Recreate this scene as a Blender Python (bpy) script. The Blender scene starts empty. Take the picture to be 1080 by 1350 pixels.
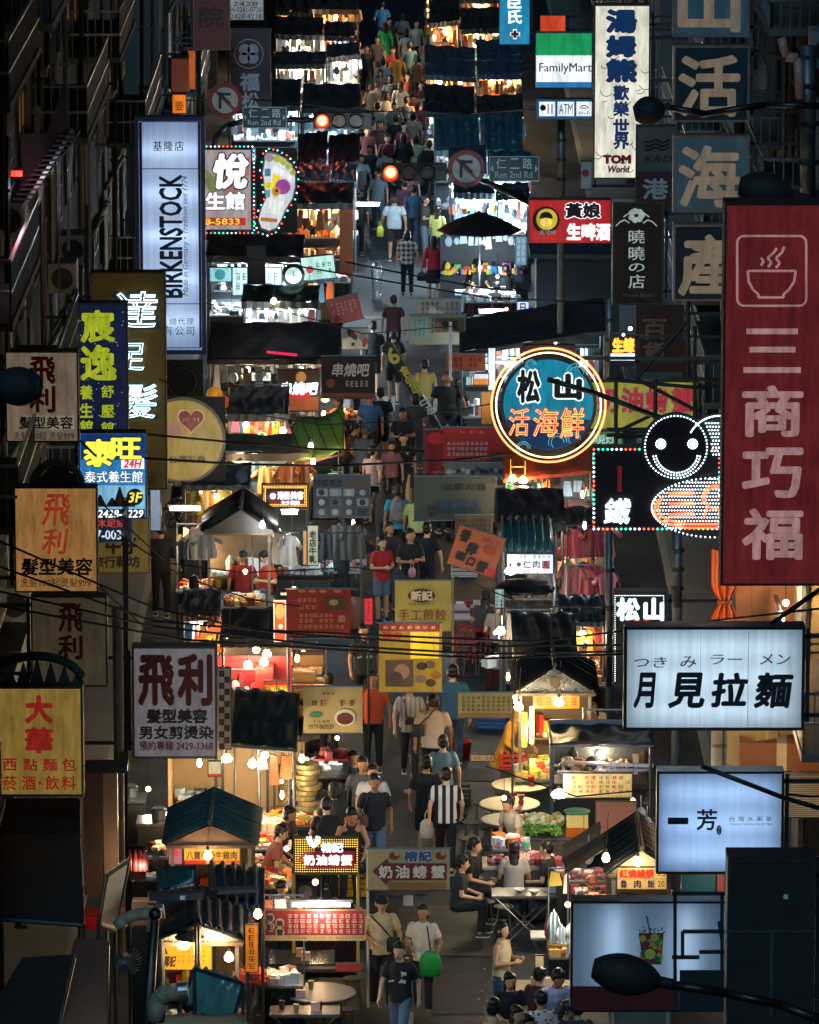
import bpy,bmesh,math,random
from mathutils import Vector,Matrix,noise
R=math.radians
rnd=random.Random(7)
SC=bpy.context.scene
COL=SC.collection

# ------------------------------------------------------------------ camera, sky, moonlight, exposure
HC,PITCH,FPX=23.6,R(11.6),7500.0
cam=bpy.data.cameras.new('camera');cam_ob=bpy.data.objects.new('camera',cam);COL.objects.link(cam_ob)
cam_ob.location=(0,0,HC);cam_ob.rotation_euler=(math.pi/2-PITCH,0,0)
cam.sensor_fit='VERTICAL';cam.sensor_height=36.0;cam.lens=200.0
cam.clip_start=0.5;cam.clip_end=3000
SC.camera=cam_ob
world=bpy.data.worlds.new('World');SC.world=world;world.use_nodes=True
wn=world.node_tree;bg=wn.nodes['Background']
sky_n=wn.nodes.new('ShaderNodeTexSky');sky_n.sky_type='NISHITA';sky_n.sun_disc=False
sky_n.sun_elevation=R(-2.0);sky_n.sun_rotation=R(200)
wn.links.new(sky_n.outputs[0],bg.inputs[0]);bg.inputs[1].default_value=0.15
sun=bpy.data.lights.new('moonlight','SUN');sun.energy=0.85;sun.angle=R(12);sun.color=(.30,.68,1)
sun_ob=bpy.data.objects.new('moonlight',sun);COL.objects.link(sun_ob)
sun_ob.rotation_euler=(R(52),R(6),R(-14));sun_ob.location=(0,0,60)
SC.view_settings.view_transform='Standard';SC.view_settings.look='None'
SC.view_settings.exposure=0.35;SC.view_settings.gamma=1.0;SC.view_settings.use_curve_mapping=False
SC.cycles.use_light_tree=True;SC.cycles.max_bounces=6;SC.cycles.diffuse_bounces=3
SC.cycles.transmission_bounces=4;SC.cycles.sample_clamp_indirect=3.0
SC.cycles.use_denoising=True;SC.cycles.caustics_reflective=False;SC.cycles.caustics_refractive=False

# ------------------------------------------------------------------ from a photograph pixel to a place in the street
FW=Vector((0,math.cos(PITCH),-math.sin(PITCH)));DN=Vector((0,-math.sin(PITCH),-math.cos(PITCH)))
CP=Vector((0,0,HC))
def ray(px,py):return FW+Vector(((px-540)/FPX,0,0))+DN*((py-675)/FPX)
def at(px,py,Y):
    d=ray(px,py);return CP+d*(Y/d.y)
def on(px,py,z=0.0):
    d=ray(px,py);return CP+d*((z-HC)/d.z)
def xat(px,Y,z=1.5):return(px-540)/FPX*(Y*math.cos(PITCH)+(HC-z)*math.sin(PITCH))

# ------------------------------------------------------------------ materials
def lin(h):
    h=h.lstrip('#');c=[int(h[i:i+2],16)/255 for i in(0,2,4)]
    return tuple((x/12.92 if x<=.04045 else((x+.055)/1.055)**2.4) for x in c)
_M={}
def base_mat(key):
    m=bpy.data.materials.new(key);m.use_nodes=True;nt=m.node_tree
    return m,nt,nt.nodes['Principled BSDF']
def P(hexc,rough=.6,wear=.25,metal=0.0,scale=3.0,bump=.15,coat=0):
    k=('P',hexc,rough,wear,metal,scale,bump)
    if k in _M:return _M[k]
    m,nt,b=base_mat('paint_'+hexc.strip('#'));L=nt.links.new;N=nt.nodes.new
    tc=N('ShaderNodeTexCoord');n1=N('ShaderNodeTexNoise');n1.inputs['Scale'].default_value=scale
    n1.inputs['Detail'].default_value=7;n1.inputs['Roughness'].default_value=.65
    L(tc.outputs['Object'],n1.inputs['Vector'])
    mr=N('ShaderNodeMapRange');mr.inputs[1].default_value=.3;mr.inputs[2].default_value=.72
    mr.inputs[3].default_value=1-wear;mr.inputs[4].default_value=1+wear*.35
    L(n1.outputs[0],mr.inputs[0])
    mx=N('ShaderNodeVectorMath');mx.operation='SCALE';mx.inputs[0].default_value=lin(hexc)
    L(mr.outputs[0],mx.inputs['Scale']);L(mx.outputs[0],b.inputs['Base Color'])
    mr2=N('ShaderNodeMapRange');mr2.inputs[3].default_value=max(.05,rough-.15);mr2.inputs[4].default_value=min(1,rough+.2)
    L(n1.outputs[0],mr2.inputs[0]);L(mr2.outputs[0],b.inputs['Roughness'])
    b.inputs['Metallic'].default_value=metal
    if bump:
        n2=N('ShaderNodeTexNoise');n2.inputs['Scale'].default_value=scale*9;n2.inputs['Detail'].default_value=4
        L(tc.outputs['Object'],n2.inputs['Vector'])
        bp=N('ShaderNodeBump');bp.inputs['Strength'].default_value=bump;bp.inputs['Distance'].default_value=.02
        L(n2.outputs[0],bp.inputs['Height']);L(bp.outputs[0],b.inputs['Normal'])
    _M[k]=m;return m
def E(hexc,s=1.0,dirt=.12):
    k=('E',hexc,s)
    if k in _M:return _M[k]
    m,nt,b=base_mat('glow_'+hexc.strip('#'));L=nt.links.new;N=nt.nodes.new
    b.inputs['Base Color'].default_value=(*[c*.3 for c in lin(hexc)],1);b.inputs['Roughness'].default_value=.3
    b.inputs['Emission Color'].default_value=(*lin(hexc),1)
    if dirt and s<4:
        tc=N('ShaderNodeTexCoord');mp=N('ShaderNodeMapping');mp.inputs['Scale'].default_value=(3.2,1,.7);n1=N('ShaderNodeTexNoise');n1.inputs['Scale'].default_value=2.2;n1.inputs['Detail'].default_value=9;n1.inputs['Roughness'].default_value=.68
        L(tc.outputs['Object'],mp.inputs[0]);L(mp.outputs[0],n1.inputs['Vector'])
        mr=N('ShaderNodeMapRange');mr.inputs[1].default_value=.34;mr.inputs[2].default_value=.6
        mr.inputs[3].default_value=s*(1-dirt*4);mr.inputs[4].default_value=s*(1+dirt);L(n1.outputs[0],mr.inputs[0])
        L(mr.outputs[0],b.inputs['Emission Strength'])
    else:b.inputs['Emission Strength'].default_value=s
    _M[k]=m;return m
def T(hexc,streak=.25,vert=True):
    """translucent acrylic sign face, lit by the tubes inside its box, with rain streaks"""
    k=('T',hexc,streak)
    if k in _M:return _M[k]
    m,nt,b=base_mat('acrylic_'+hexc.strip('#'));L=nt.links.new;N=nt.nodes.new
    out=nt.nodes['Material Output'];tr=N('ShaderNodeBsdfTranslucent');mix=N('ShaderNodeMixShader')
    tc=N('ShaderNodeTexCoord');mp=N('ShaderNodeMapping');mp.inputs['Scale'].default_value=(9,1,.35)
    n1=N('ShaderNodeTexNoise');n1.inputs['Scale'].default_value=1.6;n1.inputs['Detail'].default_value=8
    L(tc.outputs['Object'],mp.inputs[0]);L(mp.outputs[0],n1.inputs['Vector'])
    mr=N('ShaderNodeMapRange');mr.inputs[1].default_value=.35;mr.inputs[2].default_value=.65
    mr.inputs[3].default_value=1-streak;mr.inputs[4].default_value=1;L(n1.outputs[0],mr.inputs[0])
    sc=N('ShaderNodeVectorMath');sc.operation='SCALE';sc.inputs[0].default_value=lin(hexc);L(mr.outputs[0],sc.inputs['Scale'])
    L(sc.outputs[0],tr.inputs[0]);L(sc.outputs[0],b.inputs['Base Color']);b.inputs['Roughness'].default_value=.35
    mix.inputs[0].default_value=.8;L(b.outputs[0],mix.inputs[1]);L(tr.outputs[0],mix.inputs[2]);L(mix.outputs[0],out.inputs[0])
    _M[k]=m;return m
def pattern(kind,c1,c2,s=1.0):
    """printed cloth: stripes, plaid or flowers"""
    k=(kind,c1,c2,s)
    if k in _M:return _M[k]
    m,nt,b=base_mat('cloth_'+kind);L=nt.links.new;N=nt.nodes.new
    tc=N('ShaderNodeTexCoord');sep=N('ShaderNodeSeparateXYZ');L(tc.outputs['Object'],sep.inputs[0])
    def wave(o,f):
        a=N('ShaderNodeMath');a.operation='MULTIPLY';a.inputs[1].default_value=f;L(o,a.inputs[0])
        c=N('ShaderNodeMath');c.operation='SINE';L(a.outputs[0],c.inputs[0])
        g=N('ShaderNodeMath');g.operation='GREATER_THAN';g.inputs[1].default_value=0;L(c.outputs[0],g.inputs[0]);return g.outputs[0]
    if kind=='stripes':fac=wave(sep.outputs[0],62*s)
    elif kind=='plaid':
        a=N('ShaderNodeMath');a.operation='ADD';L(wave(sep.outputs[0],90*s),a.inputs[0]);L(wave(sep.outputs[2],90*s),a.inputs[1])
        d=N('ShaderNodeMath');d.operation='MULTIPLY';d.inputs[1].default_value=.5;L(a.outputs[0],d.inputs[0]);fac=d.outputs[0]
    else:
        v=N('ShaderNodeTexVoronoi');v.inputs['Scale'].default_value=14*s;L(tc.outputs['Object'],v.inputs['Vector'])
        g=N('ShaderNodeMath');g.operation='LESS_THAN';g.inputs[1].default_value=.36;L(v.outputs[0],g.inputs[0]);fac=g.outputs[0]
    mx=N('ShaderNodeMix');mx.data_type='RGBA';mx.inputs[6].default_value=(*lin(c1),1);mx.inputs[7].default_value=(*lin(c2),1)
    L(fac,mx.inputs[0]);L(mx.outputs[2],b.inputs['Base Color']);b.inputs['Roughness'].default_value=.8
    _M[k]=m;return m
def TARP(hexc,hi='#6f8f98',s=1.0):
    """weathered tarpaulin: long pale scuffs and sheen streaks put into the colour, dark patches, folds"""
    k=('tarp',hexc,hi,s)
    if k in _M:return _M[k]
    m,nt,b=base_mat('tarpaulin');L=nt.links.new;N=nt.nodes.new;tc=N('ShaderNodeTexCoord')
    mp=N('ShaderNodeMapping');mp.inputs['Scale'].default_value=(.7*s,3.5*s,3.5*s);L(tc.outputs['Object'],mp.inputs[0])
    n1=N('ShaderNodeTexNoise');n1.inputs['Scale'].default_value=1.3;n1.inputs['Detail'].default_value=9;n1.inputs['Roughness'].default_value=.7;n1.inputs['Distortion'].default_value=.6;L(mp.outputs[0],n1.inputs[0])
    cr=N('ShaderNodeValToRGB');e=cr.color_ramp.elements;c=lin(hexc);e[0].position=.3;e[0].color=(*[x*.45 for x in c],1);e[1].position=.8;e[1].color=(*lin(hi),1);x=cr.color_ramp.elements.new(.58);x.color=(*c,1)
    L(n1.outputs[0],cr.inputs[0]);L(cr.outputs[0],b.inputs['Base Color']);b.inputs['Roughness'].default_value=.42
    bp=N('ShaderNodeBump');bp.inputs['Strength'].default_value=.3;bp.inputs['Distance'].default_value=.03;L(n1.outputs[0],bp.inputs['Height']);L(bp.outputs[0],b.inputs['Normal'])
    _M[k]=m;return m
BLACK=P('#1b1d20',.5,.3);CLOTHX=1
ORD=['leftmost','second','third','fourth','fifth','sixth','seventh','eighth','ninth','tenth','eleventh','twelfth']
STEEL=P('#8f9499',.3,.3,.9);IRON=P('#3a3d40',.5,.4,.6);GAL=P('#6d7275',.45,.35,.7)
DARKG=P('#1f2b2d',.6,.4);WOOD=P('#7a5a3c',.6,.4);CARD=P('#9c7850',.8,.2);WHITE=P('#d8d8d2',.5,.15)
CREAM=P('#c9b48a',.7,.3);RED=P('#a8261f',.5,.2);DKCORR=P('#22282c',.45,.4,.3);TEALC=P('#3c5a56',.4,.5,.2)

# ------------------------------------------------------------------ mesh building
class MB:
    def __init__(s):s.v=[];s.f=[];s.m=[];s.mats=[]
    def mi(s,mat):
        if mat not in s.mats:s.mats.append(mat)
        return s.mats.index(mat)
    def add(s,vs,fs,mat):
        o=len(s.v);i=s.mi(mat);s.v+=[tuple(v) for v in vs];s.f+=[tuple(o+k for k in f) for f in fs];s.m+=[i]*len(fs);return s
    def box(s,x,y,z,sx,sy,sz,mat,rz=0,rx=0,ry=0):
        """centre x,y and z, full sizes"""
        M=Matrix.Rotation(rz,3,'Z')@Matrix.Rotation(ry,3,'Y')@Matrix.Rotation(rx,3,'X')
        vs=[Vector((x,y,z))+M@Vector((a*sx/2,b*sy/2,c*sz/2)) for a in(-1,1) for b in(-1,1) for c in(-1,1)]
        return s.add(vs,[(0,1,3,2),(4,6,7,5),(0,4,5,1),(2,3,7,6),(0,2,6,4),(1,5,7,3)],mat)
    def tube(s,p,q,r,mat,n=8,r2=None,cap=True):
        p=Vector(p);q=Vector(q);r2=r if r2 is None else r2;d=(q-p)
        if d.length<1e-6:return s
        d.normalize();u=d.orthogonal().normalized();w=d.cross(u)
        vs=[]
        for c,rr in((p,r),(q,r2)):
            vs+=[c+(u*math.cos(2*math.pi*k/n)+w*math.sin(2*math.pi*k/n))*rr for k in range(n)]
        fs=[(k,(k+1)%n,n+(k+1)%n,n+k) for k in range(n)]
        if cap:fs+=[tuple(range(n-1,-1,-1)),tuple(range(n,2*n))]
        return s.add(vs,fs,mat)
    def path(s,pts,r,mat,n=6):
        for a,b in zip(pts,pts[1:]):s.tube(a,b,r,mat,n)
        return s
    def lathe(s,prof,mat,c=(0,0,0),n=16,sx=1,sy=1,axis='Z'):
        vs=[]
        for r,z in prof:
            for k in range(n):
                a=2*math.pi*k/n;x,y=r*sx*math.cos(a),r*sy*math.sin(a)
                v=(x,y,z) if axis=='Z' else(x,z,y) if axis=='Y' else(z,x,y)
                vs.append((c[0]+v[0],c[1]+v[1],c[2]+v[2]))
        fs=[]
        for i in range(len(prof)-1):
            for k in range(n):fs.append((i*n+k,i*n+(k+1)%n,(i+1)*n+(k+1)%n,(i+1)*n+k))
        fs+=[tuple(range(n-1,-1,-1)),tuple(range((len(prof)-1)*n,len(prof)*n))]
        return s.add(vs,fs,mat)
    def ball(s,c,r,mat,sx=1,sy=1,sz=1,n=10,m=6):
        prof=[(max(1e-4,r*math.sin(math.pi*i/m)),-r*math.cos(math.pi*i/m)*sz) for i in range(m+1)]
        return s.lathe(prof,mat,c,n,sx,sy)
    def prism(s,poly,y0,y1,mat):
        """polygon in x,z pushed from y0 to y1"""
        n=len(poly);vs=[(x,y0,z) for x,z in poly]+[(x,y1,z) for x,z in poly]
        return s.add(vs,[tuple(range(n)),tuple(range(2*n-1,n-1,-1))]+[(k,n+k,n+(k+1)%n,(k+1)%n) for k in range(n)],mat)
    def sheet(s,fn,nu,nv,mat,th=.012):
        """a cloth or panel: fn(u,v) -> point, with real thickness"""
        vs=[]
        for j in range(nv+1):
            for i in range(nu+1):vs.append(Vector(fn(i/nu,j/nv)))
        top=len(vs);vs+=[v-Vector((0,0,th)) for v in vs];W=nu+1;fs=[]
        for j in range(nv):
            for i in range(nu):
                a=j*W+i;fs.append((a,a+1,a+W+1,a+W));fs.append((top+a,top+a+W,top+a+W+1,top+a+1))
        bd=[i for i in range(nu)]+[j*W+nu for j in range(nv)]+[nv*W+i for i in range(nu,0,-1)]+[j*W for j in range(nv,0,-1)]
        for k in range(len(bd)):
            a,b=bd[k],bd[(k+1)%len(bd)];fs.append((b,a,top+a,top+b))
        return s.add(vs,fs,mat)
    def mesh(s,name,smooth=False):
        me=bpy.data.meshes.new(name);me.from_pydata(s.v,[],s.f)
        for m in s.mats:me.materials.append(m)
        me.polygons.foreach_set('material_index',s.m)
        if smooth:me.polygons.foreach_set('use_smooth',[True]*len(s.f))
        me.update();return me
    def build(s,name,parent=None,smooth=False,stuff=False,loc=None,label=None):
        o=bpy.data.objects.new(name,s.mesh(name,smooth));COL.objects.link(o)
        if parent is not None:o.parent=parent
        if loc is not None:o.location=loc
        if stuff:o['kind']='stuff'
        if label:o['label']=label
        return o
def tag(o,label,cat,group=None):
    o['label']=label;o['category']=cat
    if group:o['group']=group
    return o
def thing(name,label,cat,loc=(0,0,0),rz=0,group=None):
    o=bpy.data.objects.new(name,None);COL.objects.link(o);o.empty_display_size=.2
    o.location=loc;o.rotation_euler=(0,0,rz);return tag(o,label,cat,group)
def struct(o):o['kind']='structure';return o
def child(name,me,parent,loc=(0,0,0),mat=None,sc=None,rot=None,label=None):
    o=bpy.data.objects.new(name,me);COL.objects.link(o);o.parent=parent;o.location=loc
    if sc:o.scale=sc
    if rot:o.rotation_euler=rot
    if label:o['label']=label
    if mat is not None:
        o.material_slots[0].link='OBJECT';o.material_slots[0].material=mat
    return o
def lamp(parent,loc,power,color,r=.06,kind='POINT',size=None,rot=None):
    l=bpy.data.lights.new('lamp_light',kind);l.energy=power;l.color=color
    if kind=='POINT':l.shadow_soft_size=r
    else:
        l.shape='RECTANGLE';l.size,l.size_y=size
    o=bpy.data.objects.new('lamp_light',l);COL.objects.link(o);o.location=loc
    if rot:o.rotation_euler=rot
    if parent is not None:o.parent=parent
    return o

# ------------------------------------------------------------------ lettering: glyph outlines turned into meshes, scaled to unit size
_TX={}
def text_mesh(s,bold=0.0,shear=0.0,vert=False,rot=False,outline=0.0,space=1.0):
    k=(s,bold,shear,vert,rot,outline,space)
    if k in _TX:return _TX[k]
    c=bpy.data.curves.new('lettering','FONT');c.body='\n'.join(s) if vert else s
    c.shear=shear;c.resolution_u=2;c.space_character=space;c.align_x='CENTER' if vert else 'LEFT'
    if outline:c.fill_mode='NONE';c.bevel_depth=outline;c.bevel_resolution=0
    o=bpy.data.objects.new('tmp',c);COL.objects.link(o)
    dg=bpy.context.evaluated_depsgraph_get();me=bpy.data.meshes.new_from_object(o.evaluated_get(dg))
    bpy.data.objects.remove(o);bpy.data.curves.remove(c)
    vs=[v.co.copy() for v in me.vertices]
    if rot:vs=[Vector((-v.y,v.x,v.z)) for v in vs]
    x0=min(v.x for v in vs);x1=max(v.x for v in vs);y0=min(v.y for v in vs);y1=max(v.y for v in vs)
    for v,c0 in zip(me.vertices,vs):
        v.co=((c0.x-x0)/(x1-x0),-c0.z,(c0.y-y0)/max(1e-6,y1-y0))
    if bold:  # a heavier stroke: the same outline laid down several times, each a hair further forward
        co=[v.co.copy() for v in me.vertices];fs=[tuple(p.vertices) for p in me.polygons];W,H=x1-x0,max(1e-6,y1-y0);n=len(co);V=[];F=[]
        sh=[(0,0),(1,0),(-1,0),(0,1),(0,-1),(.7,.7),(-.7,.7),(.7,-.7),(-.7,-.7)]
        if bold<.015:sh=sh[:3]
        for i,(a,b) in enumerate(sh):
            V+=[(c.x+a*bold/W,c.y-i*.0003,c.z+b*bold/H) for c in co];F+=[tuple(i*n+k for k in f) for f in fs]
        bpy.data.meshes.remove(me);me=bpy.data.meshes.new('lettering');me.from_pydata(V,[],F)
    me.materials.clear();me.materials.append(WHITE);me.update();me.name='lettering'
    _TX[k]=me;return me
def letters(parent,s,x0,z0,x1,z1,mat,y=-.006,name='lettering',**kw):
    return child(name,text_mesh(s,**kw),parent,(x0,y,z0),mat,(x1-x0,1,z1-z0))
def scribble(mb,x0,z0,x1,z1,cols,rows,mat,y,fill=.72,seed=1,colgap=False):
    """lines of print too small to read: rows of little stroke clusters"""
    q=random.Random(seed);cw=(x1-x0)/cols;rh=(z1-z0)/rows
    for i in range(cols):
        for j in range(rows):
            if q.random()<.06:continue
            cx=x0+(i+.5)*cw;cz=z0+(j+.5)*rh;w,h=cw*fill,rh*fill
            for t in range(3):
                zz=cz+(t-1)*h*.38+q.uniform(-.05,.05)*h;ww=w*q.uniform(.55,1)
                mb.add([(cx-ww/2,y,zz-h*.06),(cx+ww/2,y,zz-h*.06),(cx+ww/2,y,zz+h*.06),(cx-ww/2,y,zz+h*.06)],[(0,1,2,3)],mat)
            for t in range(q.choice((1,2,2))):
                xx=cx+q.uniform(-.38,.38)*w;hh=h*q.uniform(.6,1)
                mb.add([(xx-w*.06,y-.001,cz-hh/2),(xx+w*.06,y-.001,cz-hh/2),(xx+w*.06,y-.001,cz+hh/2),(xx-w*.06,y-.001,cz+hh/2)],[(0,1,2,3)],mat)

class Sign:
    """a box sign or a banner standing in the plane y=Y, laid out from a rectangle of the photograph"""
    def __init__(s,name,label,cat,rect,Y,face,frame=BLACK,fr=2.0,d=.25,roll=0.0,group=None,arms=0,cloth=False,tubes=None,facename='face'):
        x0,y0,x1,y1=rect;s.Y=Y
        a=at(x0,y1,Y);b=at(x1,y0,Y);s.o=Vector(((a.x+b.x)/2,Y,a.z));s.w=b.x-a.x;s.h=b.z-a.z
        s.rect=rect;s.root=thing(name,label,cat,s.o,0,group)
        if roll:s.root.rotation_euler=(0,R(roll),0)
        w,h=s.w,s.h;t=fr*s.w/(x1-x0)
        if cloth:
            q=random.Random(int(x0*7+y0));ph=q.uniform(0,6)
            mb=MB();nu,nv=12,8
            def fn(u,v):return((u-.5)*w,.010+.012*math.sin(u*9+ph)*(1-v*.5),v*h)
            vs=[fn(i/nu,j/nv) for j in range(nv+1) for i in range(nu+1)];k=len(vs)
            vs+=[(x,y+.006,z) for x,y,z in vs];W=nu+1
            fs=[(j*W+i,j*W+i+1,(j+1)*W+i+1,(j+1)*W+i) for j in range(nv) for i in range(nu)]
            fs+=[tuple(k+c for c in reversed(f)) for f in fs]
            mb.add(vs,fs,face);mb.build('banner_cloth',s.root,smooth=True)
            if frame is not None:
                mb=MB().tube((-w/2-.02,.03,h+.01),(w/2+.02,.03,h+.01),.014,frame)
                mb.tube((-w/2-.02,.03,-.01),(w/2+.02,.03,-.01),.014,frame);mb.build('banner_rod',s.root)
            s.fy=-.008
        else:
            MB().box(0,.004,h/2,w-t*2,.008,h-t*2,face).build(facename,s.root)
            mb=MB();yb=d/2-.012
            for sx in(-1,1):mb.box(sx*(w/2-t/2),yb,h/2,t,d,h,frame)
            mb.box(0,yb,h-t/2,w-2*t,d,t,frame);mb.box(0,yb,t/2,w-2*t,d,t,frame)
            mb.build('frame',s.root)
            MB().box(0,d-.02,h/2,w-2*t,.02,h-2*t,WHITE if tubes else frame).build('back_panel',s.root)
            s.fy=-.003
            if tubes:
                n,power,color,vert=tubes;m=MB()
                for k in range(n):
                    u=(k+.5)/n-.5
                    if vert:
                        x=u*w*.92;m.tube((x,d*.7,h*.06),(x,d*.7,h*.94),.013,E('#eaf4ff',3));lamp(s.root,(x,d*.62,h/2),power/n,color,kind='AREA',size=(.05,h*.86),rot=(R(-90),0,0))
                    else:
                        z=h/2+u*h*.9;m.tube((-w*.44,d*.7,z),(w*.44,d*.7,z),.013,E('#eaf4ff',3));lamp(s.root,(0,d*.62,z),power/n,color,kind='AREA',size=(w*.84,.05),rot=(R(-90),0,0))
                m.build('light_tube',s.root)
        if arms:
            X=arms*6.25-s.o.x;mb=MB()
            for z in(h*.12,h*.88):
                mb.box((X+arms*w/2)/2,d*.5,z,abs(X-arms*w/2),.05,.05,IRON)
            mb.box(arms*(w/2+.05),d*.5,h/2,.05,.05,h*.9,IRON)
            mb.build('bracket',s.root)
    def lz(s,px,py):
        p=at(px,py,s.Y)-s.o;return p.x,p.z
    def text(s,st,rect,mat,dy=0.0,grow=0,name='lettering',**kw):
        x0,z0=s.lz(rect[0]-grow,rect[3]+grow);x1,z1=s.lz(rect[2]+grow,rect[1]-grow)
        return letters(s.root,st,x0,z0,x1,z1,mat,y=s.fy-.004-dy,name=name,**kw)
    def otext(s,st,rect,mat,omat,ob=.035,grow=0,**kw):
        """letters with a printed outline"""
        dy=kw.pop('dy',0);k2=dict(kw);k2['bold']=kw.get('bold',0)+ob*.6
        s.text(st,rect,omat,dy,0,name='lettering_outline',**k2);s.text(st,rect,mat,dy+.004,**kw)
    def patch(s,rect,mat,dy=0.0,name='printed_panel',slant=0):
        x0,z0=s.lz(rect[0],rect[3]);x1,z1=s.lz(rect[2],rect[1])
        return MB().box((x0+x1)/2,s.fy-.001-dy,(z0+z1)/2,x1-x0,.003,z1-z0,mat,ry=slant).build(name,s.root)
    def poly(s,pts,mat,dy=0.0,name='printed_shape'):
        q=[s.lz(*p) for p in pts];return MB().prism(q,s.fy-.004-dy,s.fy-dy,mat).build(name,s.root)
    def disc(s,c,r,mat,dy=0.0,name='printed_disc',ry=None):
        ry=r if ry is None else ry
        return s.poly([(c[0]+r*math.cos(a*math.pi/16),c[1]-ry*math.sin(a*math.pi/16)) for a in range(32)][::-1],mat,dy,name)
    def scrib(s,rect,cols,rows,mat,dy=0.0,seed=1,fill=.72):
        x0,z0=s.lz(rect[0],rect[3]);x1,z1=s.lz(rect[2],rect[1]);m=MB()
        scribble(m,x0,z0,x1,z1,cols,rows,mat,s.fy-.006-dy,fill,seed);return m.build('small_print',s.root,stuff=True)
    def tubes(s,lines,r,mat,dy=.03,name='neon_tube',closed=False):
        m=MB()
        for l in lines:
            pts=[(*s.lz(*p),) for p in l];pts=[(x,s.fy-dy,z) for x,z in pts]
            m.path(pts,r,mat,6)
        return m.build(name,s.root,smooth=True)
    def dots(s,pts,r,mat,dy=.02,name='led_dots'):
        m=MB()
        for p in pts:
            x,z=s.lz(*p);m.add([(x-r,s.fy-dy,z),(x,s.fy-dy,z-r),(x+r,s.fy-dy,z),(x,s.fy-dy,z+r),(x,s.fy-dy-r,z),(x,s.fy-dy+r,z)],
                  [(0,1,4),(1,2,4),(2,3,4),(3,0,4),(1,0,5),(2,1,5),(3,2,5),(0,3,5)],mat)
        return m.build(name,s.root,stuff=True)
def circ(c,r,n=48,a0=0,a1=360,ry=None):
    ry=r if ry is None else ry
    return[(c[0]+r*math.cos(R(a0+(a1-a0)*k/n)),c[1]-ry*math.sin(R(a0+(a1-a0)*k/n))) for k in range(n+1)]
def bulb_string(sg,rect,step,dy=.02):
    x0,y0,x1,y1=rect;per=[]
    x=x0
    while x<x1:per+=[(x,y0),(x,y1)];x+=step
    y=y0+step
    while y<y1:per+=[(x0,y),(x1,y)];y+=step
    for k,c in enumerate(('#ff4a30','#bfeaff','#36e0a0')):
        sg.dots([p for i,p in enumerate(per) if(i*7+i//3)%3==k],.018,E(c,5),dy,'fairy_light')
# ================================================================== PEOPLE
def remesh(mb,vox,name,jitter=0.0,smooth_it=2):
    me0=mb.mesh('tmp');o=bpy.data.objects.new('tmp',me0);COL.objects.link(o)
    md=o.modifiers.new('r','REMESH');md.mode='VOXEL';md.voxel_size=vox;md.use_smooth_shade=True
    ms=o.modifiers.new('s','SMOOTH');ms.factor=.5;ms.iterations=smooth_it
    dg=bpy.context.evaluated_depsgraph_get();me=bpy.data.meshes.new_from_object(o.evaluated_get(dg));me.name=name
    bpy.data.objects.remove(o);bpy.data.meshes.remove(me0)
    if jitter:
        nrm=[v.normal.copy() for v in me.vertices];cos=[v.co.copy() for v in me.vertices];flat=[]
        for c,d in zip(cos,nrm):flat+=list(c+d*((noise.noise(c*7)+.5*noise.noise(Vector((c.x*16,c.y*16,c.z*9))))*jitter))
        me.vertices.foreach_set('co',flat)
    me.materials.clear();me.materials.append(WHITE)
    me.polygons.foreach_set('use_smooth',[True]*len(me.polygons));me.update();return me
SK=P('#b98a6a',.55,.12,bump=.05)
def limb(m,a,b,r0,r1):
    a,b=Vector(a),Vector(b);m.tube(a,b,r0,SK,12,r2=r1);m.ball(a,r0,SK,n=12,m=8);m.ball(b,r1,SK,n=12,m=8)
# joints of each pose: elbow / wrist left & right, knee / ankle left & right, lean in degrees, pelvis height
POSE={
 'stand':dict(el=((.27,.02,1.13),(-.27,.02,1.13)),wr=((.28,-.06,.88),(-.28,-.06,.88)),kn=((.10,-.02,.49),(-.10,-.02,.49)),an=((.11,.01,.08),(-.11,.01,.08)),lean=0,pz=.93),
 'walk':dict(el=((.25,.10,1.14),(-.26,-.06,1.13)),wr=((.26,.06,.90),(-.25,-.20,.94)),kn=((.09,-.16,.52),(-.09,.03,.48)),an=((.09,-.24,.10),(-.09,.24,.14)),lean=3,pz=.92),
 'walk2':dict(el=((.26,-.05,1.13),(-.25,.10,1.14)),wr=((.27,-.18,.92),(-.26,.08,.89)),kn=((.09,.02,.48),(-.09,-.13,.52)),an=((.10,.18,.11),(-.10,-.20,.09)),lean=3,pz=.92),
 'phone':dict(el=((.25,-.02,1.13),(-.25,-.02,1.13)),wr=((.10,-.26,1.20),(-.09,-.24,1.16)),kn=((.10,-.02,.49),(-.10,-.02,.49)),an=((.12,.01,.08),(-.10,-.03,.08)),lean=2,pz=.93),
 'bag':dict(el=((.27,.02,1.13),(-.26,.03,1.14)),wr=((.24,-.14,.99),(-.14,-.22,1.10)),kn=((.10,-.06,.50),(-.10,.0,.49)),an=((.11,-.10,.08),(-.11,.10,.09)),lean=2,pz=.93),
 'reach':dict(el=((.26,-.14,1.18),(-.26,-.08,1.14)),wr=((.16,-.40,1.12),(-.12,-.30,1.02)),kn=((.10,-.02,.49),(-.10,-.02,.49)),an=((.13,.02,.08),(-.12,-.02,.08)),lean=20,pz=.93),
 'sit':dict(el=((.25,-.04,1.14),(-.25,-.04,1.14)),wr=((.13,-.28,1.12),(-.13,-.28,1.10)),kn=((.14,-.42,.53),(-.14,-.42,.53)),an=((.13,-.40,.08),(-.14,-.36,.08)),lean=8,pz=.52),
 'hunch':dict(el=((.25,-.10,1.12),(-.25,-.10,1.12)),wr=((.10,-.34,1.10),(-.12,-.32,1.12)),kn=((.16,-.42,.54),(-.14,-.42,.53)),an=((.15,-.44,.08),(-.14,-.30,.08)),lean=26,pz=.52),
}
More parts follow.
